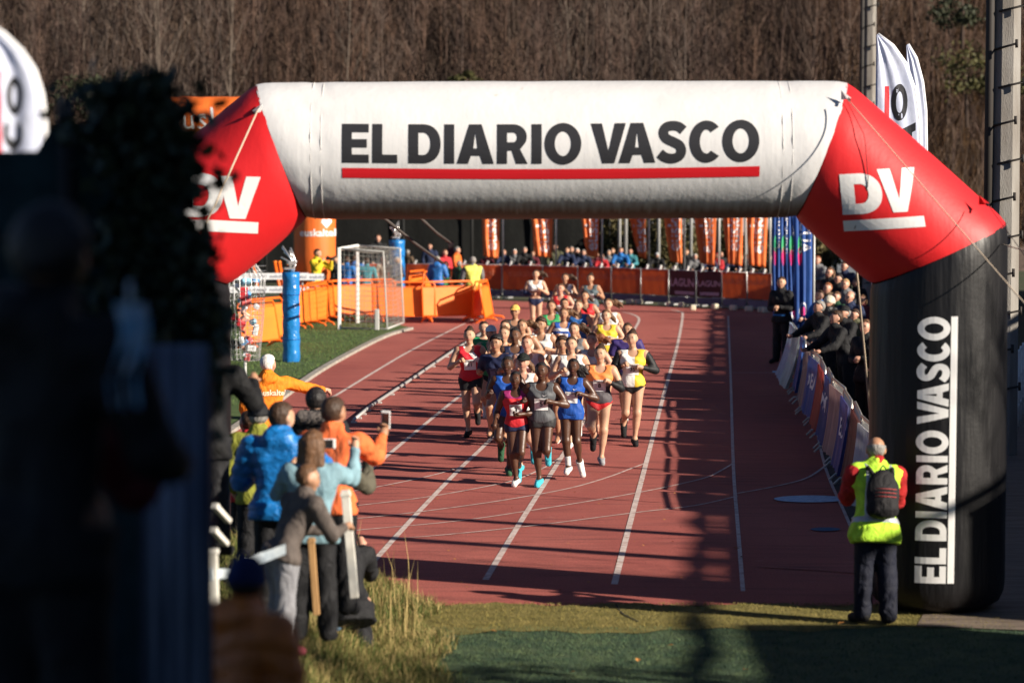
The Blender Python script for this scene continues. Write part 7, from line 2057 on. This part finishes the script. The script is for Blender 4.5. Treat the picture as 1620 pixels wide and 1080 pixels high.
for _ in range(NI):
    b = blobs[rng.choice(len(blobs), p=wts)]
    q_ = .5 if rng.random() < .86 else .82; px = b[0] + rng.normal(0, q_) * b[2]; py = b[1] + rng.normal(0, q_) * b[3]
    p = At(min(px, 372), py, 12.2 + rng.uniform(-.25, .15)); C_.append((p.x, p.y - 12.2, p.z))
C_ = np.array(C_)
a = rng.normal(size=(NI, 3)); a /= np.linalg.norm(a, axis=1)[:, None]; b = np.cross(a, rng.normal(size=(NI, 3))); b /= np.linalg.norm(b, axis=1)[:, None]
s_ = .036 * (.6 + .8 * rng.random((NI, 1)))
Vv = np.stack([C_ - a * s_, C_ - a * s_ * .2 + b * s_ * .8, C_ + a * s_, C_ - a * s_ * .2 - b * s_ * .8], 1).reshape(-1, 3)
q = np.arange(NI)[:, None] * 4
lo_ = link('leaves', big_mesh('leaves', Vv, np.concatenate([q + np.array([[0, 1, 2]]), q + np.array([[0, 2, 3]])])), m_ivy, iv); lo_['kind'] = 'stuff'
def ivs(px, py): p = At(px, py, 12.2); return (p.x, 0, p.z)
for k, path in enumerate([[(250, 700), (262, 520), (245, 350), (250, 200), (225, 130)], [(300, 640), (305, 480), (290, 330), (300, 210)], [(245, 330), (300, 260), (322, 215)], [(250, 210), (180, 180), (110, 205)], [(300, 560), (345, 520), (355, 480)]]):
    MB().tube([ivs(*p) for p in path], .012, 5).build('stem', mat('ivy_stem', (.03, .02, .014), .9), iv)
cs = thing('corrugated_sheet', 'upright bluish corrugated metal sheet at the left, in the shade', 'metal sheet', (At(278, 700, 9.4).x, 9.4, .9))
vs = []; nw = 60; wS = .215
for i in range(nw + 1):
    x = -wS / 2 + wS * i / nw
    for z in (0, .9, 1.8, At(278, 545, 9.4).z - .9): vs.append((x, .010 * math.sin(i / nw * math.pi * 2 * 4.5), z))
o = link('sheet', mesh_from('sheet', vs, [(i * 4 + j, (i + 1) * 4 + j, (i + 1) * 4 + j + 1, i * 4 + j + 1) for i in range(nw) for j in range(3)], True), mat('zinc_blue', (.30, .33, .40), .45, (.10, .12, .17), nscale=3, stretch=(5, 5, .4), metal=.4), cs)
md = o.modifiers.new('thick', 'SOLIDIFY'); md.thickness = .002
for sx in (-1, 1): MB().box((sx * (wS / 2 + .006), 0, 1.3), (.014, .03, 2.6)).build('edge_trim', mat('zinc_trim', (.05, .055, .08), .4, metal=.4), cs)
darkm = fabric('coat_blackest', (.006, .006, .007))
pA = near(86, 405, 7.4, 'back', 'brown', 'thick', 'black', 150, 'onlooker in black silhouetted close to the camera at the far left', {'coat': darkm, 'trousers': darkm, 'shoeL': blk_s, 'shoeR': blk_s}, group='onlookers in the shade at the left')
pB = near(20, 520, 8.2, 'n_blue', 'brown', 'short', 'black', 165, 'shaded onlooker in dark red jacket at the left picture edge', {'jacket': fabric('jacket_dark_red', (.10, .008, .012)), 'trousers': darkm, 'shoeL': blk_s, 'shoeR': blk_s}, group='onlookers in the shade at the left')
pD = near(205, 505, 9.6, 'stand', 'brown', 'beanie_', 'black', 170, 'shaded onlooker in dark green coat before the ivy', {'coat': fabric('coat_bottle', (.008, .016, .014)), 'trousers': darkm, 'shoeL': blk_s, 'shoeR': blk_s, 'beanie': darkm}, group='onlookers in the shade at the left') if 0 else None
variant('n_child', 1.30, dict(lean=12, nod=6, armL=((.1, .2, -1), (.4, -.2, -.8)), armR=((.1, .2, -1), (.4, -.2, -.8)), **LEGS), [], male=True, res=.012)
pC = near(392, 922, 10.2, 'n_child', 'brown', 'short', 'black', 150, 'child in rust-orange coat and navy beanie at the bottom left', {'puffer': fabric('coat_rust', (.80, .20, .03), 'puffer'), 'trousers': darkm, 'shoeL': blk_s, 'shoeR': blk_s, 'beanie': fabric('wool_navy', (.01, .02, .09))}, group='onlookers in the shade at the left')
p_ = thing('plastic_wrap', 'crumpled blue and white plastic sheet hanging before the ivy', 'plastic sheet', At(205, 570, 7.2))
vs = []
for i in range(9):
    for j in range(12):
        vs.append(((i - 4) * .0095 + .012 * math.sin(j * .6) - (j - 6) * .002 * (1 if j > 6 else 0), .02 * math.sin(i * 1.7 + j * .5), (6 - j) * .024))
link('sheet', mesh_from('sheet', vs, [(i * 12 + j, i * 12 + j + 1, (i + 1) * 12 + j + 1, (i + 1) * 12 + j) for i in range(8) for j in range(11)], True), mat('plastic_blue', (.16, .36, .55), .3, (.5, .6, .7), nscale=18, mix=(.45, .6)), p_)
MB().tube([(0, 0, .14), (.0, .02, .20)], .006, 6).build('string', m_tape, p_)
